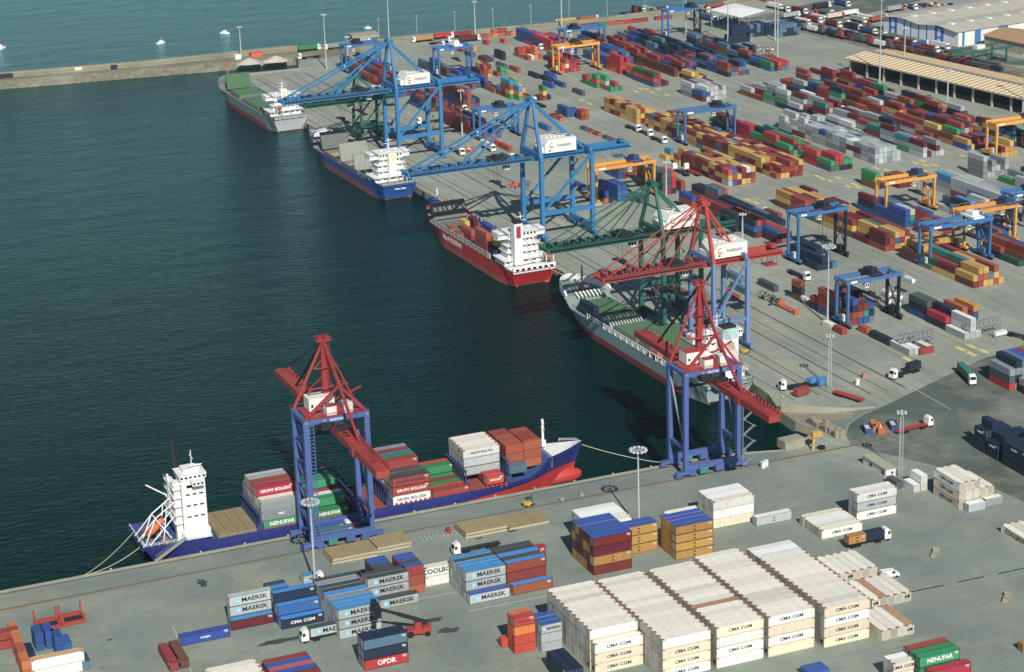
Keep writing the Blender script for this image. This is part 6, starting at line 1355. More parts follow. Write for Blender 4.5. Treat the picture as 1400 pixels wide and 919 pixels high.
# ------------------------------------------------------------------ lorries
CABW = mat('cab_white', 'dedfd9', .35, var=.04, dirt=.1); CABR = mat('cab_red', 'b02c2c', .4, var=.05, dirt=.1); CHR = mat('trailer_red', 'a02830', .6, var=.1, dirt=.3)
_tk = {}
def truck_meshes(cab, chas):
    k = (cab.name, chas.name)
    if k in _tk: return _tk[k]
    c = MB(); c.add([(6.2, -1.22, .7), (8.3, -1.22, .7), (8.3, 1.22, .7), (6.2, 1.22, .7), (6.2, -1.2, 3.5), (7.9, -1.15, 3.5), (7.9, 1.15, 3.5), (6.2, 1.2, 3.5), (8.32, -1.2, 2.1), (8.32, 1.2, 2.1)],
        [(0, 1, 8, 5, 4), (3, 7, 6, 9, 2), (4, 5, 6, 7), (0, 4, 7, 3), (1, 2, 9, 8), (8, 9, 6, 5)])
    c.box(6.4, 7.4, -1, 1, 3.5, 3.95)
    wd = MB().add([(8.35, -1.05, 2.2), (8.35, 1.05, 2.2), (8.0, 1.0, 3.25), (8.0, -1.0, 3.25)], [(0, 1, 2, 3)]).box(7.2, 8.0, -1.25, -1.2, 2.1, 3.0).box(7.2, 8.0, 1.2, 1.25, 2.1, 3.0)
    ch = MB().box(2.6, 8.1, -.45, .45, .7, 1.05, 1).box(-6.4, 6.0, -.5, .5, 1.05, 1.3)
    for x in (-6.3, -3, 0, 3, 5.8): ch.box(x-.2, x+.2, -1.2, 1.2, 1.1, 1.32)
    for s in (-1, 1): ch.box(-6.4, 6.0, s*1.1-.1, s*1.1+.1, 1.12, 1.3)
    wh = MB()
    for s in (-1, 1): wh.tube((0, s*.75, 0), (0, s*1.2, 0), .5, 10)
    wh.tube((0, -.75, 0), (0, .75, 0), .08, 6)
    _tk[k] = (c.mesh('cab', cab), wd.mesh('window', GLASS), ch.mesh('chassis', [chas, DARK]), wh.mesh('wheel_pair', RUBBER))
    return _tk[k]
def truck(u, v, yaw, label, cab=CABW, chas=DARK, group='lorries on the terminal', xy=None):
    q = at(u, v) if xy is None else Vector((*xy, 0))
    r = thing('lorry', (q.x, q.y, 0), yaw, label, 'lorry', group)
    a, b, c, d = truck_meshes(cab, chas)
    o = link('cab', a, r); link('window', b, o); link('chassis', c, r)
    for x in (7.3, 4.6, 3.6, -2.4, -3.7, -5.0): link('wheel_pair', d, r, (x, 0, .5))
    return q
def load(q, yaw, L, c, label, off=0, rf=None, txt=None, H=2.6):
    cont(q.x+math.cos(yaw)*off, q.y+math.sin(yaw)*off, 1.34, yaw, L, H, c, rf, txt, None, label=label, group=None, always=True)
YL = YAW-PI/2
q = truck(433+18, 882-12, PI+.02, 'white lorry carrying a grey lettered container near stacks'); load(q, PI, 12.19, 'silver', 'grey container with dark letters on a white lorry', -.3, 'dark', 'MAERSK')
q = truck(1182, 744, .02, 'lorry hauling an ochre and a blue short container'); load(q, 0, 6.06, 'ochre', 'short ochre container on lorry trailer', -3.2, None, 'MSC'); load(q, 0, 6.06, 'navy', 'short dark blue container on lorry trailer', 2.9)
q = truck(1240, 512, PI+.28, 'white lorry with a single dark blue box on long trailer'); load(q, PI+.28, 6.06, 'navy', 'dark blue box on rear of a lorry trailer', -3.2)
q = truck(1320, 517, -PI/2-.28, 'white lorry with pale green container seen from front'); load(q, -PI/2-.28, 12.19, 'green', 'pale green container on a lorry crossing asphalt', -.3, 'teal')
q = truck(1246, 589, .12, 'white lorry with empty red trailer on asphalt', chas=CHR)
q = truck(1096, 530, PI-.1, 'white lorry by the ramp behind rust red box'); 
q = truck(0, 0, 0, 'lorry with royal blue container under the lattice leg crane', xy=(-168, -5)); load(q, 0, 12.19, 'blue', 'royal blue container on lorry under portal crane', -.3)
q = truck(0, 0, 0, 'lorry with grey container under the lattice leg crane', cab=CABR, xy=(-166.5, -8.6)); load(q, 0, 12.19, 'steelblue', 'slate grey container on lorry under portal crane', -.3)
q = truck(655, 752, PI, 'white lorry cab beside grey roofed block')
truck(470, 792, PI, 'white lorry parked behind the grey blocks')
for i, (u, v) in enumerate(((864, 177), (880, 183), (899, 193))): truck(u, v, YL, ['first', 'second', 'third'][i]+' of three empty lorries in a file beside the yellow lane', group='file of three lorries in mid yard')
for i, (u, v) in enumerate(((932, 238), (948, 238))): truck(u, v, YL+PI, ['left', 'right'][i]+' one of two lorries parked side by side near yellow block', chas=CHR if i else DARK)
truck(738, 145, YL+PI, 'white lorry with empty trailer on open far yard'); truck(628, 150, YL, 'white lorry beside far container block')
truck(590, 168, PI+.03, 'white lorry crossing behind far blue crane'); truck(624, 209, YL, 'white lorry under the farthest blue crane'); truck(692, 216, YL, 'white lorry near first red containers')
q = truck(666, 204, YL, 'lorry with pale container beneath forestays'); load(q, YL, 12.19, 'white', 'pale container on lorry beneath crane forestays')
q = truck(1057, 300, YL+PI, 'white lorry loaded with brick container, mid yard'); load(q, YL+PI, 12.19, 'brick', 'brick container on lorry in mid yard')
q = truck(1392, 462, YL+.3, 'white lorry by white reefer rack at right')
truck(1090, 378, YL, 'lorry under dark legged blue gantry'); truck(733, 66, YL, 'white lorry beside blue and scarlet block far off'); truck(735, 63, YL, 'another lorry in the same far lane')
q = truck(421, 70, 0, 'white lorry with green container on the breakwater root'); load(q, 0, 12.19, 'green', 'green container on lorry by the breakwater')
truck(425, 80, PI, 'white lorry with flat trailer on the breakwater root')
for i, (u, v, c) in enumerate(((460, 67, 'grey'), (490, 62, 'silver'), (580, 57, 'yellow'), (606, 53, 'scarlet'), (632, 51, 'brick'), (640, 57, 'maroon'), (620, 63, None), (600, 60, None), (775, 33, 'yellow'), (803, 30, 'oxide'))):
    q = truck(u, v, .02 if i % 2 else PI+.02, 'lorry on the sea wall road, %s' % (['with grey box', 'with silver box', 'with yellow box', 'with bright red box', 'with brick box', 'with maroon box', 'empty, right of the maroon one', 'empty, farthest left of the empty pair', 'with yellow box at right', 'with rust red box'][i]), group='lorries on the sea wall road')
    if c: load(q, 0, 12.19, c, '%s container on a lorry by the sea wall' % CNAME.get(c, c))
random.seed(11)
tp = [(1058, 12), (1068, 15), (1080, 25), (1092, 18), (1104, 22), (1118, 28), (1096, 33), (1112, 30), (1128, 20), (1140, 26), (1150, 34), (1160, 22), (1138, 36), (1172, 30), (1166, 40), (1186, 46), (1176, 40), (1200, 50), (1215, 58), (1240, 62), (1255, 66), (1182, 28), (1200, 30), (1222, 16), (1242, 12), (1270, 70), (1284, 66), (900, 18), (886, 17), (872, 17), (858, 19), (968, 28), (960, 16), (975, 12), (1122, 12), (1150, 8)]
tp.sort()
for i, (u, v) in enumerate(tp):
    yw = rad(-81) if i % 3 else rad(10)
    c = ['white', 'navy', 'silver', 'maroon', 'cream', 'royal', 'brick'][i % 7] if i % 4 else None; on = ['first', 'second', 'third', 'fourth', 'fifth', 'sixth', 'seventh', 'eighth', 'ninth', 'tenth', 'eleventh', 'twelfth', 'thirteenth', 'fourteenth', 'fifteenth', 'sixteenth', 'seventeenth', 'eighteenth', 'nineteenth', 'twentieth'][i % 20] if i < 20 else '%s past twentieth' % ORD[i-20].replace('front', 'first')
    q = truck(u, v, yw, '%s lorry %s, %s from left in rear lorry park' % ('white' if i % 6 else 'red', 'with %s box' % CNAME.get(c, c) if c else 'without load', on), cab=CABW if i % 6 else CABR, group='lorries parked behind the far yard')
    if c: load(q, yw, 12.19, c, '%s box on lorry, %s from left in rear lorry park' % (CNAME.get(c, c), on), rf='white' if c == 'white' else None)
def trailer(u, v, yaw, label, m, z=0, xy=None):
    q = at(u, v); r = thing('trailer', (q.x, q.y, 0), yaw, label, 'trailer', 'parked trailers')
    b = MB().box(-6.3, 6.3, -1.2, 1.2, 1.0, 1.35)
    b.build('bed', m, r); w_ = MB()
    for x in (-5.2, -4, -2.8):
        for s in (-1, 1): w_.tube((x, s*.7, .5), (x, s*1.15, .5), .5, 10)
    w_.build('wheels', RUBBER, r); MB().box(4.2, 4.6, -1, 1, 0, 1).build('stand', DARK, r)
    return q
trailer(1160, 545, rad(-72), 'bright red flat trailer parked by the ramp edge', CHR)
q = at(1096, 541); cont(q.x, q.y, .6, rad(12), 6.06, 2.4, 'oxide', label='rust red short container near the ramp edge', always=True)
for i, u in enumerate((1110, 1122)): q = at(u, 527); cont(q.x, q.y, .3, rad(15), 3.0, 2.6, 'ltblue', label=['left', 'right'][i]+' small bright blue tank box by the ramp', always=True)
# van
vn = thing('van', (*at(1216, 789)[:2], 0), rad(-6), 'white delivery van parked beside low white reefers', 'van')
VW = mat('van_white', 'e2e2dc', .3, var=.03, dirt=.08)
o = MB().prism_y([(-2.7, .45), (2.7, .45), (2.75, 1.15), (1.9, 1.35), (1.3, 2.25), (-2.6, 2.3)], -1, 1).build('body', VW, vn)
MB().add([(1.93, -.85, 1.38), (1.93, .85, 1.38), (1.36, .8, 2.2), (1.36, -.8, 2.2)], [(0, 1, 2, 3)]).box(.3, 1.3, -1.03, -1, 1.4, 2.1).build('window', GLASS, o)
for x in (-1.7, 1.8):
    for s in (-1, 1): MB().tube((x, s*.75, .36), (x, s*1.02, .36), .36, 12).build('wheel', RUBBER, vn)
# cars far away
_car = (MB().prism_y([(-2.1, .35), (2.1, .35), (2.15, .85), (1.1, .95), (.6, 1.45), (-1.1, 1.45), (-1.7, .95), (-2.1, .9)], -.85, .85), )
for i in range(16):
    c = random.choice(['8a1f24', 'd8d8d4', '2c3038', '9aa0a2', '243c70']); me = _car[0].mesh('car', mat('car_'+c, c, .3, var=.05, dirt=.05))
    q = at(1230+i*7 if i < 8 else 1236+(i-8)*9, 9-i*.4 if i < 8 else 12.5-(i-8)*.8)
    r = thing('car', (q.x, q.y, 0), rad(100+random.uniform(-4, 4)), '%s car, %s in the row on the far road' % ({'8a1f24': 'dark red', 'd8d8d4': 'white', '2c3038': 'black', '9aa0a2': 'silver', '243c70': 'blue'}[c], ORD[i].replace('front', 'first')), 'car', 'cars on the far road')
    link('body', me, r); MB().box(-1.3, .8, -.87, .87, .95, 1.3).build('window', GLASS, r)

# reach stacker
rs = thing('reach_stacker', (*at(570, 868)[:2], 0), rad(168), 'red reach stacker with long black boom over the stack', 'reach stacker')
MB().box(-3.6, 2.6, -1.5, 1.5, .9, 2.1).box(-3.9, -1.6, -1.6, 1.6, 1.2, 2.6).build('body', C_PRED, rs)
o = MB().box(-1.2, .6, -.8, .8, 2.1, 3.9).build('cabin', C_PRED, rs); MB().box(.61, .66, -.7, .7, 2.5, 3.7).box(-1, .5, -.86, -.81, 2.6, 3.7).build('window', GLASS, o)
for x, rr in ((-2.8, .75), (1.9, .95)):
    for s in (-1, 1): MB().tube((x, s*1.1, rr), (x, s*1.75, rr), rr, 14).build('wheel', RUBBER, rs)
MB().beam((-3, 0, 3.4), (5, 0, 6.8), .9, .9).beam((5, 0, 6.8), (10.5, 0, 9.1), .65, .65).build('boom', DARK, rs)
MB().box(9.5, 11.8, -3, 3, 8.9, 9.4).box(9.9, 11.4, -6, -2.6, 8.9, 9.2).box(9.9, 11.4, 2.6, 6, 8.9, 9.2).beam((10.5, 0, 9.2), (10.5, 0, 10), .8).build('spreader', DARK, rs)
# forklifts
def forklift(u, v, yaw, label):
    r = thing('forklift', (*at(u, v)[:2], 0), yaw, label, 'forklift')
    MB().box(-1.5, 1, -.75, .75, .4, 1.4).box(-1.7, -.7, -.75, .75, 1.0, 1.8).build('body', mat('fork_yellow', 'c9a22c', .5), r)
    g = MB()
    for x in (-.9, .9):
        for s in (-.7, .7): g.beam((x, s, 1.4), (x*.8, s*.9, 2.7), .1)
    g.box(-.8, .8, -.7, .7, 2.65, 2.75); g.build('guard', DARK, r)
    MB().beam((1.3, -.4, .2), (1.3, -.4, 3.4), .15).beam((1.3, .4, .2), (1.3, .4, 3.4), .15).beam((1.3, -.35, .2), (2.6, -.35, .2), .12).beam((1.3, .35, .2), (2.6, .35, .2), .12).build('fork', DARK, r)
    for x in (-1, .8):
        for s in (-1, 1): MB().tube((x, s*.55, .4), (x, s*.8, .4), .4, 10).build('wheel', RUBBER, r)
forklift(722, 692, .1, 'yellow and black forklift on the short quay by the bow'); forklift(1019, 483, .4, 'yellow forklift at the foot of light blue crane leg')

# ------------------------------------------------------------------ hatch covers lying on the apron
for i, (x, y, L, D, n) in enumerate(((-131.4, -25.8, 13.4, 8.6, 2), (-117.2, -25.9, 12.8, 8.8, 1), (-172.8, -25.6, 13.8, 8.6, 2), (-158.4, -23.8, 10.6, 8.2, 2))):
    for k in range(n):
        r = thing('hatch_cover', (x+.25*k, y+.1*k, k*.95), rad(.4*(k-.5)), '%s hatch cover of the %s pile on the apron' % ('upper' if k else 'lower' if n > 1 else 'single', ['left middle', 'right', 'left by crane foot', 'second by crane foot'][i]), 'hatch cover', 'hatch covers piled on the apron')
        MB().box(0, L, 0, D, .12, .82).build('side', mat('cover_side', 'b3a98a', .8, var=.1, dirt=.4, dirtcol='6a5636', scale=.4), r)
        t = MB().box(-.06, L+.06, -.06, D+.06, .83, .93)
        for q_ in range(4): t.box(.5+(L-1.2)*q_/3, .62+(L-1.2)*q_/3, .1, D-.1, .93, .97)
        t.build('top', tan, r)
# spreader frames row and red lattice frames lower left
for i, (u, v) in enumerate(((52, 866), (86, 858))):
    q = at(u, v); r = thing('spreader_frame', (q.x, q.y, 0), 0, '%s red cargo frame standing at lower left' % ['left', 'right'][i], 'frame', 'red cargo frames')
    m_ = MB(); 
    for s in (0, 5.6): m_.box(0, 6.6, s, s+.9, .2, 1.1)
    for x in (0, 6.0): m_.box(x, x+.7, .9, 5.6, .2, 1.0); m_.beam((x+.3, 5.9, 1), (x+.3, 5.9, 4.2), .5); m_.beam((x+.3, .4, 1), (x+.3, .4, 2.6), .5)
    m_.box(.7, 5.9, 2.2, 3.9, .3, .9, 1); m_.build('frame', [C_PRED, DARK], r)
q = at(600, 733)
for i in range(9):
    for j in range(2): tag(MB().box(0, .9, 0, .9, 0, .35).box(.1, .8, .1, .8, .35, .5).build('lashing_crate', STEEL, None, (q.x-6+i*1.35, q.y-1+j*1.6, 0)), 'small grey lashing crate in the double row beside hatch covers', 'crate', 'lashing crates on the apron')
q = at(613, 729); tag(MB().box(-.6, .6, -.8, .8, 0, 1.4).box(-.5, .5, -.4, .4, 1.4, 1.9).build('cable_drum', C_PRED, None, (q.x, q.y, 0)), 'small dark red drum at end of the lashing crates', 'drum')
# barrier blocks, bollards
for i, (u, v) in enumerate(((768, 684), (795, 678), (1278, 758), (1376, 819))):
    q = at(u, v); big = i > 1
    tag((MB().box(-2.4, 1.6, -.7, .7, 0, .9).box(1.6, 2.4, -.9, .9, 0, 1.3) if big else MB().box(-.6, .6, -.5, .5, 0, .8)).build('concrete_block', EDGE, None, (q.x, q.y, 0), .8 if big else 0),
        ['left pale block on the quay strip', 'right pale block on the quay strip', 'low concrete barrier on open yard by white van', 'low concrete barrier near the right frame edge'][i], 'concrete block')
bm_ = MB().tube((0, 0, 0), (0, 0, .55), .28, 8).ball((0, 0, .62), .38, 8, sz=.6).mesh('bollard', mat('bollard_yellow', 'b8a070', .7, var=.1, dirt=.3))
for i in range(16): tag(link('bollard', bm_, None, (-232+i*13.4, -.7, .16)), 'small pale bollard on the short quay kerb', 'bollard', 'bollards on the short quay')
for i in range(26): y = 36+i*23; tag(link('bollard', bm_, None, (QX(y)+.8, y, .16)), 'small pale bollard on the long quay kerb', 'bollard', 'bollards on the long quay')
# yellow painted marks between the lanes
YP = mat('yellow_paint', 'd0bd62', .8, var=.1, dirt=.5, dirtcol='8a8470', scale=.6)
ym = MB()
for (u, v) in ((1313, 477), (1329, 474), (1328, 484), (1345, 480), (1240, 491), (1400, 461), (985, 259), (1022, 273), (1033, 277), (1118, 241), (1126, 245), (1134, 247), (1146, 243), (1160, 255), (1168, 252), (1174, 256), (1183, 233), (1198, 230), (1212, 233), (1252, 223), (1262, 220), (1266, 226), (1278, 226), (1316, 213), (1331, 217), (1339, 221), (1348, 214), (1356, 206), (795, 127+10), (806, 142), (884, 122), (892, 126), (900, 122), (876, 122), (912, 130), (870, 125), (745, 90+40), (800, 148)):
    q = at(u, v); a = lane(q.x, q.y, -.9, -2.6); b = lane(q.x, q.y, .9, -2.6); c = lane(q.x, q.y, .9, 2.6); d = lane(q.x, q.y, -.9, 2.6)
    ym.add([(p.x, p.y, .03) for p in (a, b, c, d)], [(0, 1, 2, 3)])
tag(ym.build('yellow_marking', YP), kind='structure')
# drain channel and dark oil stains
dk_ = MB()
for i in range(9):
    if i in (3, 6): continue
    a, b = at(1236+i*18.4, 811.5-i*3.85), at(1236+(i+.93)*18.4, 811.5-(i+.93)*3.85); dk_.beam((a.x, a.y, .03), (b.x, b.y, .03), .5, .03)
tag(dk_.build('drain_channel', DARK), kind='structure')
def blot(u, v, rx, ry, seed, nm='oil_stain'):
    q = at(u, v); rn = random.Random(seed); pts = []
    for k in range(18): a = 2*PI*k/18; f = rn.uniform(.55, 1.15); pts.append((q.x+math.cos(a)*rx*f, q.y+math.sin(a)*ry*f))
    tag(MB().add([(x, y, .032) for x, y in pts], [tuple(range(18))]).build(nm, mat('oil', '3c403b', .9, var=.2, dirt=.3)), kind='structure')
for i, a in enumerate(((380, 877, 6, 1.6), (592, 848, 3.2, 1.6), (612, 862, 3.2, 1.8), (655, 736, 1.4, .6), (880, 786, 7, .9), (1210, 693, 3, 1.2), (1148, 700, 1.5, .6), (700, 726, 2, 1), (150, 875, 1, .6), (277, 797, 1.8, 3.4))): blot(*a, i)
LINE = mat('faded_line', 'a9aba0', .9, var=.1, dirt=.6, dirtcol='80837c', scale=.5)
for i, (a, b) in enumerate((((236, 855), (262, 919)), ((560, 822), (740, 786)), ((1122, 595), (1160, 611)), ((640, 836), (760, 812)), ((1230, 520), (1300, 560)))):
    p, q = at(*a, .02), at(*b, .02); tag(MB().beam((p.x, p.y, .03), (q.x, q.y, .03), .3, .02).build('painted_line', LINE), kind='structure')

# ------------------------------------------------------------------ small things at the quay corner
q = at(1112-4, 612); tag(MB().box(-4.2, 3.6, -1.4, 3.2, 0, 3.0).build('concrete_block', EDGE, None, (-8.5, -5.2, 0), .1), 'large pale concrete block at the inner corner of basin', 'concrete block')
jc = thing('jib_crane', (*at(1111, 616)[:2], 0), 0, 'small yellow jib crane at the basin corner', 'crane')
MB().beam((0, 0, 0), (.8, .6, 4.6), .6, .6).build('post', mat('jib_yellow', 'c8a03a', .5), jc); MB().box(-.2, 3.2, -.5, 1.5, 4.5, 6.2).build('counterweight', MATS['jib_yellow'], jc)
q = at(1123, 613.5); tag(MB().tube((0, 0, .0), (0, 0, .8), 1.3, 16).build('tyre', RUBBER, None, (q.x, q.y, 0)), 'black tyre lying on the quay beside yellow jib crane', 'tyre')
RBL = mat('rubble_pale', '9a937c', .9, var=.15, dirt=.4)
rb = MB(); rr = random.Random(3)
for k in range(60): q = at(1114+k*.62, 578+k*.33); s = rr.uniform(.4, 1.2); rb.box(q.x-s+rr.uniform(-1.5, 1.5), q.x+s, q.y-s+rr.uniform(-1.5, 1.5), q.y+s, 0, s*1.1+rr.uniform(0, 1.4))
tag(rb.build('rubble', RBL), 'heap of pale rubble and planks along ramp edge', 'rubble', kind='stuff')
for i, (u, v, c, t) in enumerate(((1186, 590, 'royal', 'white'), (1203, 589, 'orange', 'brown'), (1196, 586, 'ochre', None), (1221, 585, 'royal', 'cream'))):
    q = at(u, v); o = MB().box(-3, 3, -1.2, -1.05, 0, 1.9).box(-3, 3, 1.05, 1.2, 0, 1.9).box(-3, -2.85, -1.05, 1.05, 0, 2.1).box(2.85, 3, -1.05, 1.05, 0, 2.1).box(-2.85, 2.85, -1.05, 1.05, .1, 1.2 if i != 2 else .4, 1)
    tag(o.build('skip_container', [paint(c), paint('cream' if t else 'brown')], None, (q.x, q.y, 0), PI/2-.35), ['blue open skip at left of the group on asphalt', 'orange open skip in the group on asphalt', 'ochre open skip behind the orange one', 'blue open skip at right with pale load'][i], 'skip')
for i, (u, v) in enumerate(((1172, 526), (1181, 517), (1040+3, 640), (1047, 637.5))):
    q = at(u, v); tag(MB().box(-.6, .6, -.5, .5, 0, 2.0).box(-.7, .7, -.6, .6, 2.0, 2.1).build('cabinet', C_HOUSE if i != 1 else mat('cabinet_pink', 'c47a66', .6), None, (q.x, q.y, 0)), ['white cabinet at end of the dark rail', 'pinkish drum shaped cabinet right of the rail end', 'left white cabinet on the short quay', 'right white cabinet on the short quay'][i], 'cabinet')
# fence on the ramp
fe = thing('fence', (0, 0, 0), 0, 'thin wire fence along top of the ramp wall', 'fence'); pf = [(5, 27), (12, 21.4), (20, 18.2), (30, 16), (38, 15)]
fm_ = MB()
for k in range(4): a, b = Vector((*pf[k], 3.4-k*.7)), Vector((*pf[k+1], 2.7-k*.6)); fm_.beam(a, b, .07); fm_.beam(a-Vector((0, 0, 1)), b-Vector((0, 0, 1)), .07)
fm_.build('rail', STEEL, fe)
for k in range(12): t = k/11*3.999; i = int(t); f_ = t-i; x = pf[i][0]*(1-f_)+pf[i+1][0]*f_; y = pf[i][1]*(1-f_)+pf[i+1][1]*f_; MB().beam((x, y, 0), (x, y, 3.4-.68*t), .09).build('post', STEEL, fe)
# hut
ht = thing('hut', (3.8, -41.2, 0), 0, 'flat roofed grey hut with white end wall beside lattice mast', 'hut')
hb = MB().box(0, 3.6, 0, 13.4, 0, 2.9); hb.build('wall', [C_HOUSE], ht); MB().box(-.3, 3.9, -.3, 13.7, 2.9, 3.1).build('roof', mat('hut_roof', '9c9a84', .8, var=.1, dirt=.4), ht)
MB().box(2, 2.7, -.05, -.003, 1.1, 1.9).box(-.05, -.003, 8, 9.6, 1, 1.9).box(-.05, -.003, 1, 2.4, .8, 2.0).build('window', GLASS, ht)
# reefer service racks
for i, (u, v, w_) in enumerate(((1232, 480, 14.5), (1322, 463, 15))):
    q = at(u, v); r = thing('service_rack', (q.x, q.y, 0), YAW, ['left', 'right'][i]+' pale steel service rack in front of white reefers', 'rack', 'reefer service racks'); m_ = MB()
    for k in range(8): x = w_*k/7; m_.beam((x, 0, 0), (x, 0, 6.4), .22); m_.beam((x, 1.6, 0), (x, 1.6, 6.4), .22)
    for z in (2.9, 5.6): m_.box(0, w_, -.1, 1.7, z, z+.12); m_.beam((0, -.1, z+1.1), (w_, -.1, z+1.1), .1)
    for k in range(7): m_.beam((w_*k/7, 0, 3), (w_*(k+1)/7, 0, 5.6), .12)
    m_.build('frame', STEEL, r)
# tank containers
def tank(u, v, yaw, label, col='dcdcd6', z=0, L=6.06):
    q = at(u, v); r = thing('tank_container', (q.x, q.y, z), yaw, label, 'tank', 'tank containers'); h = L/2
    t = MB().tube((-h+.5, 0, 1.3), (h-.5, 0, 1.3), 1.12, 16).tube((h-.5, 0, 1.3), (h-.15, 0, 1.3), 1.12, 16, 0, .6).tube((-h+.15, 0, 1.3), (-h+.5, 0, 1.3), .6, 16, 0, 1.12); t.build('tank', mat('tank_'+col, col, .3, var=.05, dirt=.15), r)
    f_ = MB()
    for x in (-h, h):
        for a, b in (((x, -1.2, 0), (x, -1.2, 2.55)), ((x, 1.2, 0), (x, 1.2, 2.55)), ((x, -1.2, 2.5), (x, 1.2, 2.5)), ((x, -1.2, .08), (x, 1.2, .08))): f_.beam(a, b, .14)
    for s in (-1.2, 1.2): f_.beam((-h, s, .08), (h, s, .08), .14); f_.beam((-h, s, 2.5), (h, s, 2.5), .12)
    f_.build('frame', STEEL, r)
TL = YAW+PI/2
tank(1212, 414, TL, 'upper left white tank beside blue gantry leg', z=2.7); tank(1212, 414, TL, 'lower left white tank beside blue gantry leg', 'd8cbb8'); tank(1226, 418, TL, 'middle white tank by the blue gantry leg', z=2.7); tank(1226, 418, TL, 'lower middle white tank by blue gantry leg')
tank(1243, 404, TL, 'white tank right on top of dark containers', z=5.3); tank(1100, 413, TL, 'small white tank beside the lone tower'); tank(1367, 460, .05, 'white tank lying before right service rack')
q = at(1265, 483); cont(q.x, q.y, 0, .05, 6.06, 2.4, 'oxide', 'oxide', label='rust framed tank box lying before left service rack', always=True)
tank(869, 274, .2, 'dark green tank cluster beside orange gantry', '2c5240'); tank(877, 271, .2, 'second dark green tank beside orange gantry', '2c5240'); tank(815, 284, .2, 'pale tank beside orange gantry foot', 'a8a294')
tank(1134, 110, TL, 'white tank on containers near warehouse corner', z=5.2)
# scrap and pallets on the quay
def heap(u, v, w_, d_, label, cols, n=26, seed=1, hmax=1.2):
    q = at(u, v); rn = random.Random(seed); m_ = MB()
    for k in range(n):
        x, y = rn.uniform(-w_, w_), rn.uniform(-d_, d_); p = lane(q.x, q.y, x, y); a = rn.uniform(.3, 1.6)
        m_.beam((p.x, p.y, rn.uniform(.1, hmax)), (p.x+rn.uniform(-2, 2), p.y+rn.uniform(-2, 2), rn.uniform(.1, hmax)), rn.uniform(.2, .5), rn.uniform(.2, .6), mi=rn.randrange(len(cols)))
    tag(m_.build('scrap_heap', cols), label, 'scrap heap')
heap(1052, 410, 2.6, 8, 'heap of dark twisted steel frames on the quay', [DARK, mat('moss', '59614a', .9), STEEL], 60, 2, 1.8)
q = at(1079, 425); tag(MB().box(-1.2, 1.2, -6, 6, .2, 1.0).box(-1.2, 1.2, 5.4, 6, 1, 2.8).box(-1.2, 1.2, -6, -5.2, 1, 2.4).build('flat_rack', paint('orange'), None, (q.x, q.y, 0), YAW), 'orange flat rack container on the open quay', 'flat rack')
q = at(929, 398); tag(MB().box(-1.2, 1.2, -4, 4, .2, 1.2).box(-1.0, 1.0, 3, 4, 1.2, 2.1).build('flat_rack', paint('brick'), None, (q.x, q.y, 0), YAW), 'rust red flat rack under the green crane', 'flat rack')
q = at(1000, 404); tag(MB().box(-1.2, 1.2, -5, 5, .2, 1.1).box(-1.2, 1.2, 4.4, 5, 1.1, 2).build('flat_rack', paint('oxide'), None, (q.x, q.y, 0), YAW), 'rust flat rack behind light blue crane leg', 'flat rack')
heap(1040, 70, 9, 5, 'red and white lashing gear heap in the far yard', [C_PRED, SHIPW, HATCHG], 60, 3, 2.4)
heap(712, 210+45, 4, 4, 'orange and grey equipment heap by blue crane', [ORANGE, STEEL, C_PRED], 50, 5, 2.6)
heap(640, 208, 4, 3, 'orange equipment on quay beneath the forestays', [ORANGE, C_PRED, SHIPW], 40, 6, 2.2)
heap(842, 325, 3.5, 3, 'grey machinery with olive lid beside green boom', [STEEL, mat('moss2', '5d6650', .8), C_PRED], 40, 8, 3)
heap(905, 400, 6, 3, 'dark red gear between the green crane legs', [paint('maroon'), DARK], 36, 9, 2.4)

# ------------------------------------------------------------------ buildings
def wall_poly(mb, pts, z0, z1, mi=0):
    for k in range(len(pts)): a, b = pts[k], pts[(k+1) % len(pts)]; mb.add([(a[0], a[1], z0), (b[0], b[1], z0), (b[0], b[1], z1), (a[0], a[1], z1)], [(0, 1, 2, 3)], mi)
# open fronted warehouse with sandy roof
P0 = Vector((311.5, 488.0, 0)); P1_ = Vector((334.8, 352.1, 0)); D = (P1_-P0).normalized(); Nn = Vector((-D.y, D.x, 0));  Nn = Nn if Nn.x > 0 else -Nn
LW = 205; wh = thing('warehouse', P0, math.atan2(D.y, D.x), 'long open fronted warehouse with sandy ribbed roof', 'warehouse')
# local x runs along the front, local y = depth (+ away)
sg = 1 if (Matrix.Rotation(math.atan2(D.y, D.x), 3, 'Z') @ Vector((0, 1, 0))).dot(Nn) > 0 else -1
dep = 30
TANR = mat('roof_sand', 'e8d6ae', .8, var=.05, dirt=.2, dirtcol='a9885c', scale=.08); TANR2 = mat('roof_rib_tan', 'b3925f', .85, var=.05, dirt=.2)  # pale sand ribs, and tan for the sunk strips between them
eave, ridge = 9.0, 10.9
rf = MB()
def rp(x, yy, z): return (x, sg*yy, z)
nrib = 52
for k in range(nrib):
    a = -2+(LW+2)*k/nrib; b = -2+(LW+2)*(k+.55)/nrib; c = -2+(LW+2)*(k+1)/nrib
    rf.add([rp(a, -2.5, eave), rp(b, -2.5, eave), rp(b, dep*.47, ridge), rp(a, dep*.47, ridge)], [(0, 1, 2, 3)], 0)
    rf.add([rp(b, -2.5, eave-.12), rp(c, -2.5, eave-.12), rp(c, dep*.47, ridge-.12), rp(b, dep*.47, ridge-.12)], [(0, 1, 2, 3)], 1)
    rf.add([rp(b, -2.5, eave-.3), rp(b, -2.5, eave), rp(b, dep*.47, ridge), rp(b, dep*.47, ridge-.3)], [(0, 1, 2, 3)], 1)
rf.add([rp(-2, dep*.53, ridge), rp(LW, dep*.53, ridge), rp(LW, dep+2, eave+.8), rp(-2, dep+2, eave+.8)], [(0, 1, 2, 3)], 2)
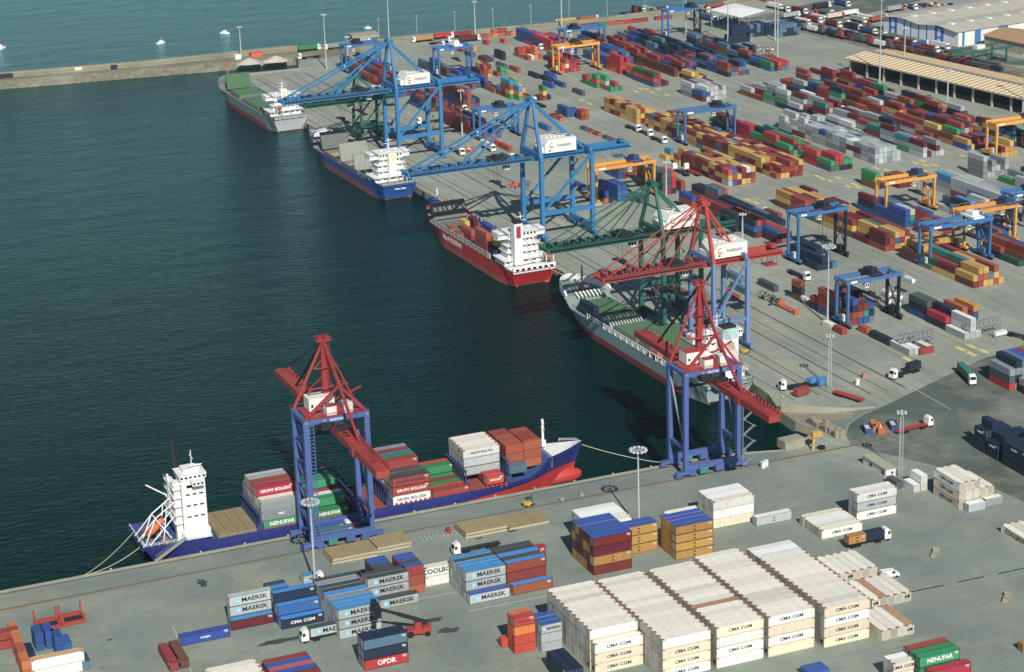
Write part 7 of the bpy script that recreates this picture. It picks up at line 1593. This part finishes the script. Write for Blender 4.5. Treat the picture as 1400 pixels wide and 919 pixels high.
rf.build('roof', [TANR, TANR2, mat('roof_sand_dark', 'd0ae7c', .8, var=.05, dirt=.3, dirtcol='a07a4c', scale=.06)], wh)
vt = MB(); 
vt.add([rp(-2, dep*.46, ridge+.1), rp(LW, dep*.46, ridge+.1), rp(LW, dep*.46, ridge+.5), rp(-2, dep*.46, ridge+.5), rp(-2, dep*.54, ridge+.1), rp(LW, dep*.54, ridge+.1), rp(LW, dep*.54, ridge+.5), rp(-2, dep*.54, ridge+.5)], [(0, 1, 2, 3), (7, 6, 5, 4), (3, 2, 6, 7), (0, 3, 7, 4), (1, 5, 6, 2)])
vt.build('ridge_vent', STEEL, wh)
wl = MB(); wl.add([rp(0, dep, 0), rp(LW, dep, 0), rp(LW, dep, eave-.2), rp(0, dep, eave-.2)], [(0, 1, 2, 3)]); wl.add([rp(0, 0, 0), rp(0, dep, 0), rp(0, dep, eave-.35), rp(0, dep*.47, ridge-.35), rp(0, 0, eave-.35)], [(0, 1, 2, 3, 4)])
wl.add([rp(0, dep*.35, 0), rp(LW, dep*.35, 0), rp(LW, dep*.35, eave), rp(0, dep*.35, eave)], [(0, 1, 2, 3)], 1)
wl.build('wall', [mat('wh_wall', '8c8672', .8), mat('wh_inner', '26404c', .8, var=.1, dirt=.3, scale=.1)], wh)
for k in range(15): x = .5+k*14.2; MB().box(x-.55, x+.55, sg*0-.4, sg*0+.4, 0, eave-.45).build('pillar', mat('pillar', 'bdb6a0', .8, var=.05, dirt=.3), wh)
MB().box(-2, LW, -2.7, -2.5, eave-.7, eave-.05) if sg > 0 else None
fa = MB().add([rp(-2, -2.55, eave-.8), rp(LW, -2.55, eave-.8), rp(LW, -2.55, eave+.02), rp(-2, -2.55, eave+.02)], [(0, 1, 2, 3)]); fa.build('fascia', mat('fascia', 'a39a80', .7), wh)
# blue and white shed
A = Vector((397, 588.7, 0)); Bq = Vector((406.7, 520.4, 0)); D2 = (Bq-A).normalized(); L2 = (Bq-A).length
sh = thing('cargo_shed', A, math.atan2(D2.y, D2.x), 'big blue and white striped cargo shed with pale grey roof', 'shed')
N2 = Vector((0, 1, 0)); ang = math.atan2(D2.y, D2.x); sg2 = 1 if (Matrix.Rotation(ang, 3, 'Z') @ Vector((0, 1, 0))).x > 0 else -1
BLW = mat('shed_blue', '2c72c8', .6, var=.04, dirt=.15); WHW = mat('shed_white', 'cfd2ce', .6, var=.04, dirt=.15); LGW = mat('shed_pale', 'dfe4e6', .6, var=.04, dirt=.15)
dp2 = 150; hh2 = 8.6
zt_ = lambda x: hh2 + {0: 0, 1: 1.6, 2: 0, 3: 1.6, 4: 0, 5: 1.6, 6: 0}[0]
gz = [(0, hh2), (L2/6, hh2+2.0), (L2/3, hh2), (L2/2, hh2+2.0), (L2*2/3, hh2), (L2*5/6, hh2+2.0), (L2, hh2)]
gz = [(0, hh2+.4), (L2*.25, hh2+2.2), (L2*.5, hh2+.4), (L2*.75, hh2+2.2), (L2, hh2+.4)]
def gzz(x):
    for k in range(len(gz)-1):
        if gz[k][0] <= x <= gz[k+1][0]: return gz[k][1]+(gz[k+1][1]-gz[k][1])*(x-gz[k][0])/(gz[k+1][0]-gz[k][0])
    return hh2
fw_ = MB(); seq = [('p', 5), ('b', 7.5), ('p', 6), ('b', 1.3), ('p', 5), ('b', 1), ('p', 6), ('b', 1.2), ('p', 6), ('b', 1.2), ('p', 6.5), ('b', 8), ('p', 13)]
tot = sum(s_[1] for s_ in seq); x = 0
for c_, wd in seq:
    w2_ = wd*L2/tot; n_ = 3
    for k in range(n_):
        a, b = x+w2_*k/n_, x+w2_*(k+1)/n_; fw_.add([(a, 0, 0), (b, 0, 0), (b, 0, gzz(b)-.2), (a, 0, gzz(a)-.2)], [(0, 1, 2, 3)], 0 if c_ == 'p' else 1)
    if c_ == 'b' and wd > 5: fw_.add([(x+w2_*.3, -sg2*.06, hh2*.45), (x+w2_*.7, -sg2*.06, hh2*.45), (x+w2_*.7, -sg2*.06, hh2), (x+w2_*.3, -sg2*.06, hh2)], [(0, 1, 2, 3)], 0); fw_.add([(x+w2_*.3, -sg2*.06, 0), (x+w2_*.7, -sg2*.06, 0), (x+w2_*.7, -sg2*.06, hh2*.3), (x+w2_*.3, -sg2*.06, hh2*.3)], [(0, 1, 2, 3)], 0)
    x += w2_
fw_.build('front_wall', [LGW, BLW], sh)
sd = MB(); y = 0; k = 0
for c_, wd in (('w', 3), ('b', 2), ('w', 8), ('b', 5), ('w', 14), ('b', 8), ('w', 26), ('b', 12), ('w', 40), ('b', 14), ('w', 18)):
    sd.add([(L2, sg2*y, 0), (L2, sg2*(y+wd), 0), (L2, sg2*(y+wd), hh2+.2), (L2, sg2*y, hh2+.2)], [(0, 1, 2, 3)], 0 if c_ == 'w' else 1); y += wd
sd.build('side_wall', [mat('shed_cream', 'dcdacc', .6, dirt=.1), mat('shed_bright_blue', '2f78b8', .6, dirt=.1)], sh)
ro = MB()
for k in range(len(gz)-1):
    (x0, z0), (x1, z1) = gz[k], gz[k+1]
    for q_ in range(12): a, b = -1.5+(dp2+1.5)*q_/12, -1.5+(dp2+1.5)*(q_+.985)/12; ro.add([(x0-.8*(k == 0), sg2*a, z0), (x1+.8*(k == len(gz)-2), sg2*a, z1), (x1+.8*(k == len(gz)-2), sg2*b, z1), (x0-.8*(k == 0), sg2*b, z0)], [(0, 1, 2, 3)])
ro.add([(0, sg2*2, hh2), (L2, sg2*2, hh2), (L2, sg2*dp2, hh2), (0, sg2*dp2, hh2)], [(0, 1, 2, 3)])
for k in (1, 3):
    for q_ in range(9): ro.box(gz[k][0]-2.2, gz[k][0]+2.2, min(sg2*(8+q_*15), sg2*(11+q_*15)), max(sg2*(8+q_*15), sg2*(11+q_*15)), gz[k][1]-.4, gz[k][1]+.35, 1)
ro.build('roof', [mat('shed_roof', 'b3ae9e', .75, var=.05, dirt=.3, dirtcol='8c8672', scale=.05), mat('rooflight', 'd8dad2', .5)], sh)
# tan building behind and the right
q = at(1345, 64); tb = thing('store_building', (q.x, q.y, 0), rad(-82), 'tan roofed store building right of the green rail gantry', 'building')
MB().box(0, 60, 0, 30, 0, 7).build('wall', mat('store_wall', 'a09c8a', .8), tb)
MB().add([(-1, -1, 7), (61, -1, 7), (61, 15, 10), (-1, 15, 10), (61, 31, 7), (-1, 31, 7)], [(0, 1, 2, 3), (3, 2, 4, 5)]).build('roof', mat('store_roof', 'a8865c', .8, dirt=.2), tb)
# brick building with white roof at the top edge
q = at(1047, 3); bb = thing('brick_building', (q.x, q.y, 0), rad(6), 'red brick building with white canopy roof at top edge', 'building')
MB().box(0, 20, 0, 14, 0, 8).build('wall', mat('brick_wall', 'a04a34', .8, dirt=.2), bb)
MB().box(20, 140, -1, 22, 7.2, 8).build('roof', SHIPW, bb); cl = MB()
for k in range(24): cl.box(22+k*5, 23+k*5, -.5, .3, 0, 7.2)
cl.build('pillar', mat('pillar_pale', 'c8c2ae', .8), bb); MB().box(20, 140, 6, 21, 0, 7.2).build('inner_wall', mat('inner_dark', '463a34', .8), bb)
# white tensile canopy
ca = thing('canopy', (*at(1003, 30)[:2], 0), 0, 'white peaked fabric canopy on steel legs in the far yard', 'canopy')
cc = [at(970, 13, 12), at(1004, 4.5, 12), at(1046, 14, 12), at(1011, 23.5, 12)]; o0 = ca.location
pk = sum((c for c in cc), Vector())/4-o0; cv = MB(); V = [(c-o0) for c in cc]; pk.z = 13.4
cv.add([tuple(v) for v in V]+[tuple(pk)], [(0, 1, 4), (1, 2, 4), (2, 3, 4), (3, 0, 4)]); cv.add([tuple(v-Vector((0, 0, .5))) for v in V], [(0, 1, 2, 3)])
for k in range(4): a, b = V[k], V[(k+1) % 4]; cv.add([tuple(a), tuple(b), tuple(b-Vector((0, 0, .5))), tuple(a-Vector((0, 0, .5)))], [(0, 1, 2, 3)])
cv.build('roof', mat('canopy_white', 'e6e6e2', .5, var=.02, dirt=0), ca)
for v in V: MB().beam((v.x*.9, v.y*.9, 0), (v.x*.97, v.y*.97, 11.6), .5).build('leg', STEEL, ca)
heap(1000, 32, 10, 5, 'workshop gear stacked in shade of white canopy', [paint('navy'), paint('maroon'), paint('steelblue'), STEEL], 60, 12, 5)
# railway embankment with tracks
rwy = MB()
for k in range(3):
    a, b = Vector((351.5+k*5, 640, .06)), Vector((351.5+k*5+25, 462, .06)); c = Vector((b.x+26, b.y-180, .06))
    for s in (-.75, .75): rwy.beam(a+Vector((s, 0, 0)), b+Vector((s, 0, 0)), .15, .15); rwy.beam(b+Vector((s, 0, 0)), c+Vector((s, 0, 0)), .15, .15)
tag(rwy.build('railway_track', RAIL), kind='structure')
sheet('railway_bed', [(346, 640), (372, 640), (400, 462), (428, 280), (396, 280), (370, 462)], .02, ground_mat('ballast', '6e6a5c', '7c7768', '4c493e', scale=.1))
sheet('road', [(374, 700), (392, 700), (402, 592), (396, 588), (424, 440), (402, 462), (376, 640)], .03, ASPH)
sheet('road', [(340, 668), (700, 820), (700, 760), (410, 640), (372, 648)], .035, ASPH)
for i in range(3):
    for k in range(9):
        x = 352+i*5; y = 630-k*19; y2 = y-17; 
        if (i*9+k) % 4 == 3: continue
        a = Vector((x+(640-y)*.14, y, 0)); b = Vector((x+(640-y2)*.14, y2, 0))
        r = thing('railway_wagon', (a+b)/2, math.atan2((b-a).y, (b-a).x), 'flat railway wagon on the tracks behind the far yard', 'wagon', 'railway wagons'); MB().box(-8, 8, -1.3, 1.3, .85, 1.15).build('bed', DARK, r); w_ = MB()
        for X in (-6, -4.6, 4.6, 6): w_.tube((X, -.8, .45), (X, .8, .45), .45, 8)
        w_.build('wheels', RUBBER, r)

# ------------------------------------------------------------------ breakwater things, boats
q = at(331, 80); tag(MB().box(0, 7, 0, 4, 0, 2.6).box(-.2, 7.2, -.2, 4.2, 2.6, 2.8).build('shed', ORANGE, None, (q.x+6, q.y, 0)), 'small orange shed on the breakwater', 'shed')
q = at(322, 82); tag(MB().box(0, 3.6, 0, 3, 0, 3).build('hut', SHIPW, None, (q.x, q.y, 0)), 'small white hut on the breakwater beside the orange shed', 'hut')
for i, (u, v, s) in enumerate(((341, 87, 8), (377, 84, 8.5))):
    q = at(u, v, 0); mb = MB(); rn = random.Random(i); n = 12
    for j in range(6):
        t_ = j/5
        for k in range(n): a = 2*PI*k/n; rr = s*(1-t_)**.8*rn.uniform(.85, 1.1); mb.v.append((q.x+math.cos(a)*rr, q.y+math.sin(a)*rr*.6, 3.6*t_))
    for j in range(5):
        for k in range(n): mb.f.append((j*n+k, j*n+(k+1) % n, (j+1)*n+(k+1) % n, (j+1)*n+k)); mb.m.append(0)
    tag(mb.build('gravel_pile', mat('gravel', 'b3ac9a', .9, var=.1, dirt=.2)), ['left', 'right'][i]+' pale gravel pile at the breakwater root', 'gravel pile')
for i, (u, v) in enumerate(((8, 107), (107, 97.5), (156, 95))):
    q = at(u, v, 0); m_ = [DARK, paint('cream'), DARK][i]; L_ = [4.2, 2.2, 1.8][i]
    tag(MB().box(-L_, L_, -1.1, 1.1, 0, 2.2).box(-L_-.15, L_+.15, -1.25, 1.25, 2.2, 2.4).build('site_cabin', m_, None, (q.x, q.y, .12)), ['black site cabin on the breakwater, farthest left', 'cream site cabin on the breakwater', 'small dark site cabin on the breakwater'][i], 'cabin')
def boat(u, v, L, yaw, label, sail=False):
    q = at(u, v, -4); r = thing('boat', (q.x, q.y, -4), yaw, label, 'boat', 'small boats at sea')
    pts = [(-L/2, L*.16), (0, L*.19), (L*.3, L*.14), (L/2, 0), (L*.3, -L*.14), (0, -L*.19), (-L/2, -L*.16)]
    MB().prism(pts, -.2, L*.14).build('hull', SHIPW, r); MB().box(-L*.2, L*.15, -L*.1, L*.1, L*.14, L*.32).build('cabin', [SHIPW], r)
    MB().tube((0, 0, L*.3), (0, 0, L*.75), .08).build('mast', STEEL, r)
boat(220.5, 59.5, 7, .5, 'small white boat beyond the breakwater, left of the pair'); boat(308, 46, 7, -.9, 'small white motor boat beyond the breakwater, right of the pair'); boat(1, 66, 7, .2, 'tiny white boat at the left frame edge'); boat(503, 39, 5, 2.6, 'small dark boat off the sea wall by crane head'); boat(3, 67, 5, 1, 'tiny white dinghy touching left frame edge')
q = at(497, 51, -4); tag(MB().box(-9, 9, -4, 4, 0, 2.6).box(-9.4, 9.4, -4.4, 4.4, 2.6, 3).build('landing_platform', EDGE, None, (q.x, q.y, -4.2)), 'square concrete platform in water outside the sea wall', 'platform')
buoy = MB().ball((0, 0, .3), .7, 10).tube((0, 0, .6), (0, 0, 2), .1)
q = at(135*2, 116, -4)

# ------------------------------------------------------------------ build the containers
def score(c):
    d2 = (Vector((c['x'], c['y'], c['z']))-CAM).length_squared
    vis = 1.0*('t' in c['exp']) + .9*('f' in c['exp']) + .5*('l' in c['exp'])
    P = Vector((c['x'], c['y'], c['z']+1.3))-CAM; zc = P.dot(FW); u = W0/2+FPX*P.dot(RT)/zc; v = H0/2-FPX*P.dot(UP)/zc
    c['in'] = -20 < u < W0+20 and -10 < v < H0+16
    if not c['in']: return -1
    return vis*c['L']*c['H']/d2*(1.6 if c['always'] else 1)*(1.6 if c['txt'] and c['y'] < 20 else 1) if vis > 0 else -.5
rank = sorted(range(len(CONT)), key=lambda i: -score(CONT[i]))
NIND = 298
ind = set(i for i in rank[:NIND] if score(CONT[i]) > 0)
for i in sorted(ind):
    c = CONT[i]
    o = link('shipping_container', cont_mesh(c['L'], c['H'], c['c'], c['rf']), None, (c['x'], c['y'], c['z']), c['yaw'])
    lab = c['label'] or '%s container' % c['c']
    tag(o, lab, 'container', c['group'] or 'shipping containers')
    yw = math.degrees(c['yaw']) % 360
    white = c['c'] in ('white', 'cream') if c['reefer'] is None else c['reefer']
    # the end that looks to the camera: local -x for both directions used
    if 'l' in c['exp'] or 'e' in c['exp'] or yw > 45:
        white_unit = white and (i*7) % 4 == 0
        dm = door_mesh(c['H'], c['c'], white_unit)
        link('cooling_unit' if white_unit else 'door', dm, o, (-c['L']/2+.02, 0, 0))
    if c['txt']:
        long_y = 45 < yw < 135
        m_ = {'MAERSK': BLACK, 'CMA CGM': NAVYL if white or c['c'] == 'silver' else WHITE, 'MSC': BLACK, 'COOLBOX': NAVYL, 'Hapag-Lloyd': NAVYL, 'GRUPO BOLUDA': WHITE}.get(c['txt'], WHITE)
        if c['tcol'] == 'n': m_ = NAVYL
        sz = c['tsize'] or {'MAERSK': 1.75 if c['L'] > 7 else .95, 'CMA CGM': 1.2, 'MSC': 1.0, 'COOLBOX': 2.0, 'OPDR': 2.1, 'HANJIN': .9, 'NENUFAR': 1.7, 'Hapag-Lloyd': .75}.get(c['txt'], 1.0)
        sx = {'MAERSK': 1.12, 'CMA CGM': 1.25}.get(c['txt'], 1.0)
        if abs(yw-180) < 60: rot, yy = (PI/2, 0, PI), 1.25
        elif long_y: rot, yy = (PI/2, 0, PI), 1.25
        else: rot, yy = (PI/2, 0, 0), -1.25
        sg_ = 1 if yy < 0 or long_y else -1; dx = (c['dx'] + (1.0 if c['txt'] == 'MAERSK' and c['L'] > 7 else 0) + (.6 if c['txt'] == 'MAERSK' and c['L'] < 7 else 0))*(1 if yy < 0 else -1)
        lettering('m\nsc' if c['txt'] == 'MSC' else c['txt'], sz, m_, o, (dx, yy, c['H']*.52), rot, sx, name='emblem' if c['txt'] == 'MSC' else 'lettering')
        if c['txt'] == 'MAERSK':
            s_ = MB(); R = .62 if c['L'] > 7 else .42
            s_.box(-R, R, -.02, .0, -R, R, 0)
            for k in range(7): a = PI/2+2*PI*k/7; a1 = a+.22; a2 = a-.22; s_.add([(math.cos(a)*R*.85, -.035, math.sin(a)*R*.85), (math.cos(a1)*R*.3, -.035, math.sin(a1)*R*.3), (0, -.035, 0), (math.cos(a2)*R*.3, -.035, math.sin(a2)*R*.3)], [(0, 1, 2, 3)], 1)
            s_.build('emblem', [plain('star_blue', '6fc0de'), WHITE], o, ((-3.6 if c['L'] > 7 else -2.2)*(1 if yy < 0 else -1), -1.23 if yy < 0 else 1.27, c['H']*.52), 0 if yy < 0 else PI)
# everything smaller or hidden: one mesh with a material per colour
mb = MB(); slots = []; idx = {}
for i, c in enumerate(CONT):
    if i in ind: continue
    for kk in (c['c'], 'R_'+(c['rf'] or ('white' if c['c'] in ('white', 'cream') else c['c']))):
        if kk not in idx:
            idx[kk] = len(slots)
            slots.append(mat('roof_far_'+kk[2:], ROOFM.get(kk[2:], PAL.get(kk[2:], '888888')), .6, var=.14, dirt=.1, per='island') if kk.startswith('R_') else paint(kk, 'island'))
    L, H, a = c['L'], c['H'], c['yaw']; cs, sn = math.cos(a), math.sin(a)
    def w(x, y, z): return (c['x']+x*cs-y*sn, c['y']+x*sn+y*cs, c['z']+z)
    h = L/2-.07; y = 1.15; vs = []
    for z in (.1, H-.06):
        for X, Y in ((-h, -y), (h, -y), (h, y), (-h, y)): vs.append(w(X, Y, z))
    o = len(mb.v); mb.add(vs, [(0, 3, 2, 1), (0, 1, 5, 4), (2, 3, 7, 6)], idx[c['c']])
    ek = c['c']
    if ek in ('white', 'cream'):
        ek = 'END'
        if ek not in idx: idx[ek] = len(slots); slots.append(mat('reefer_end_far', 'b0aea2', .6, var=.25, dirt=.5, dirtcol='7a6a50', scale=1, per='island'))
    mb.f += [(o+1, o+2, o+6, o+5), (o+3, o, o+4, o+7)]; mb.m += [idx[ek]]*2
    mb.f.append((o+4, o+5, o+6, o+7)); mb.m.append(idx['R_'+(c['rf'] or ('white' if c['c'] in ('white', 'cream') else c['c']))])
tag(mb.build('stacked_containers', slots), 'hundreds of smaller stacked containers of many colours across the far yard', 'containers', kind='stuff')
print('containers', len(CONT), 'individual', len(ind))
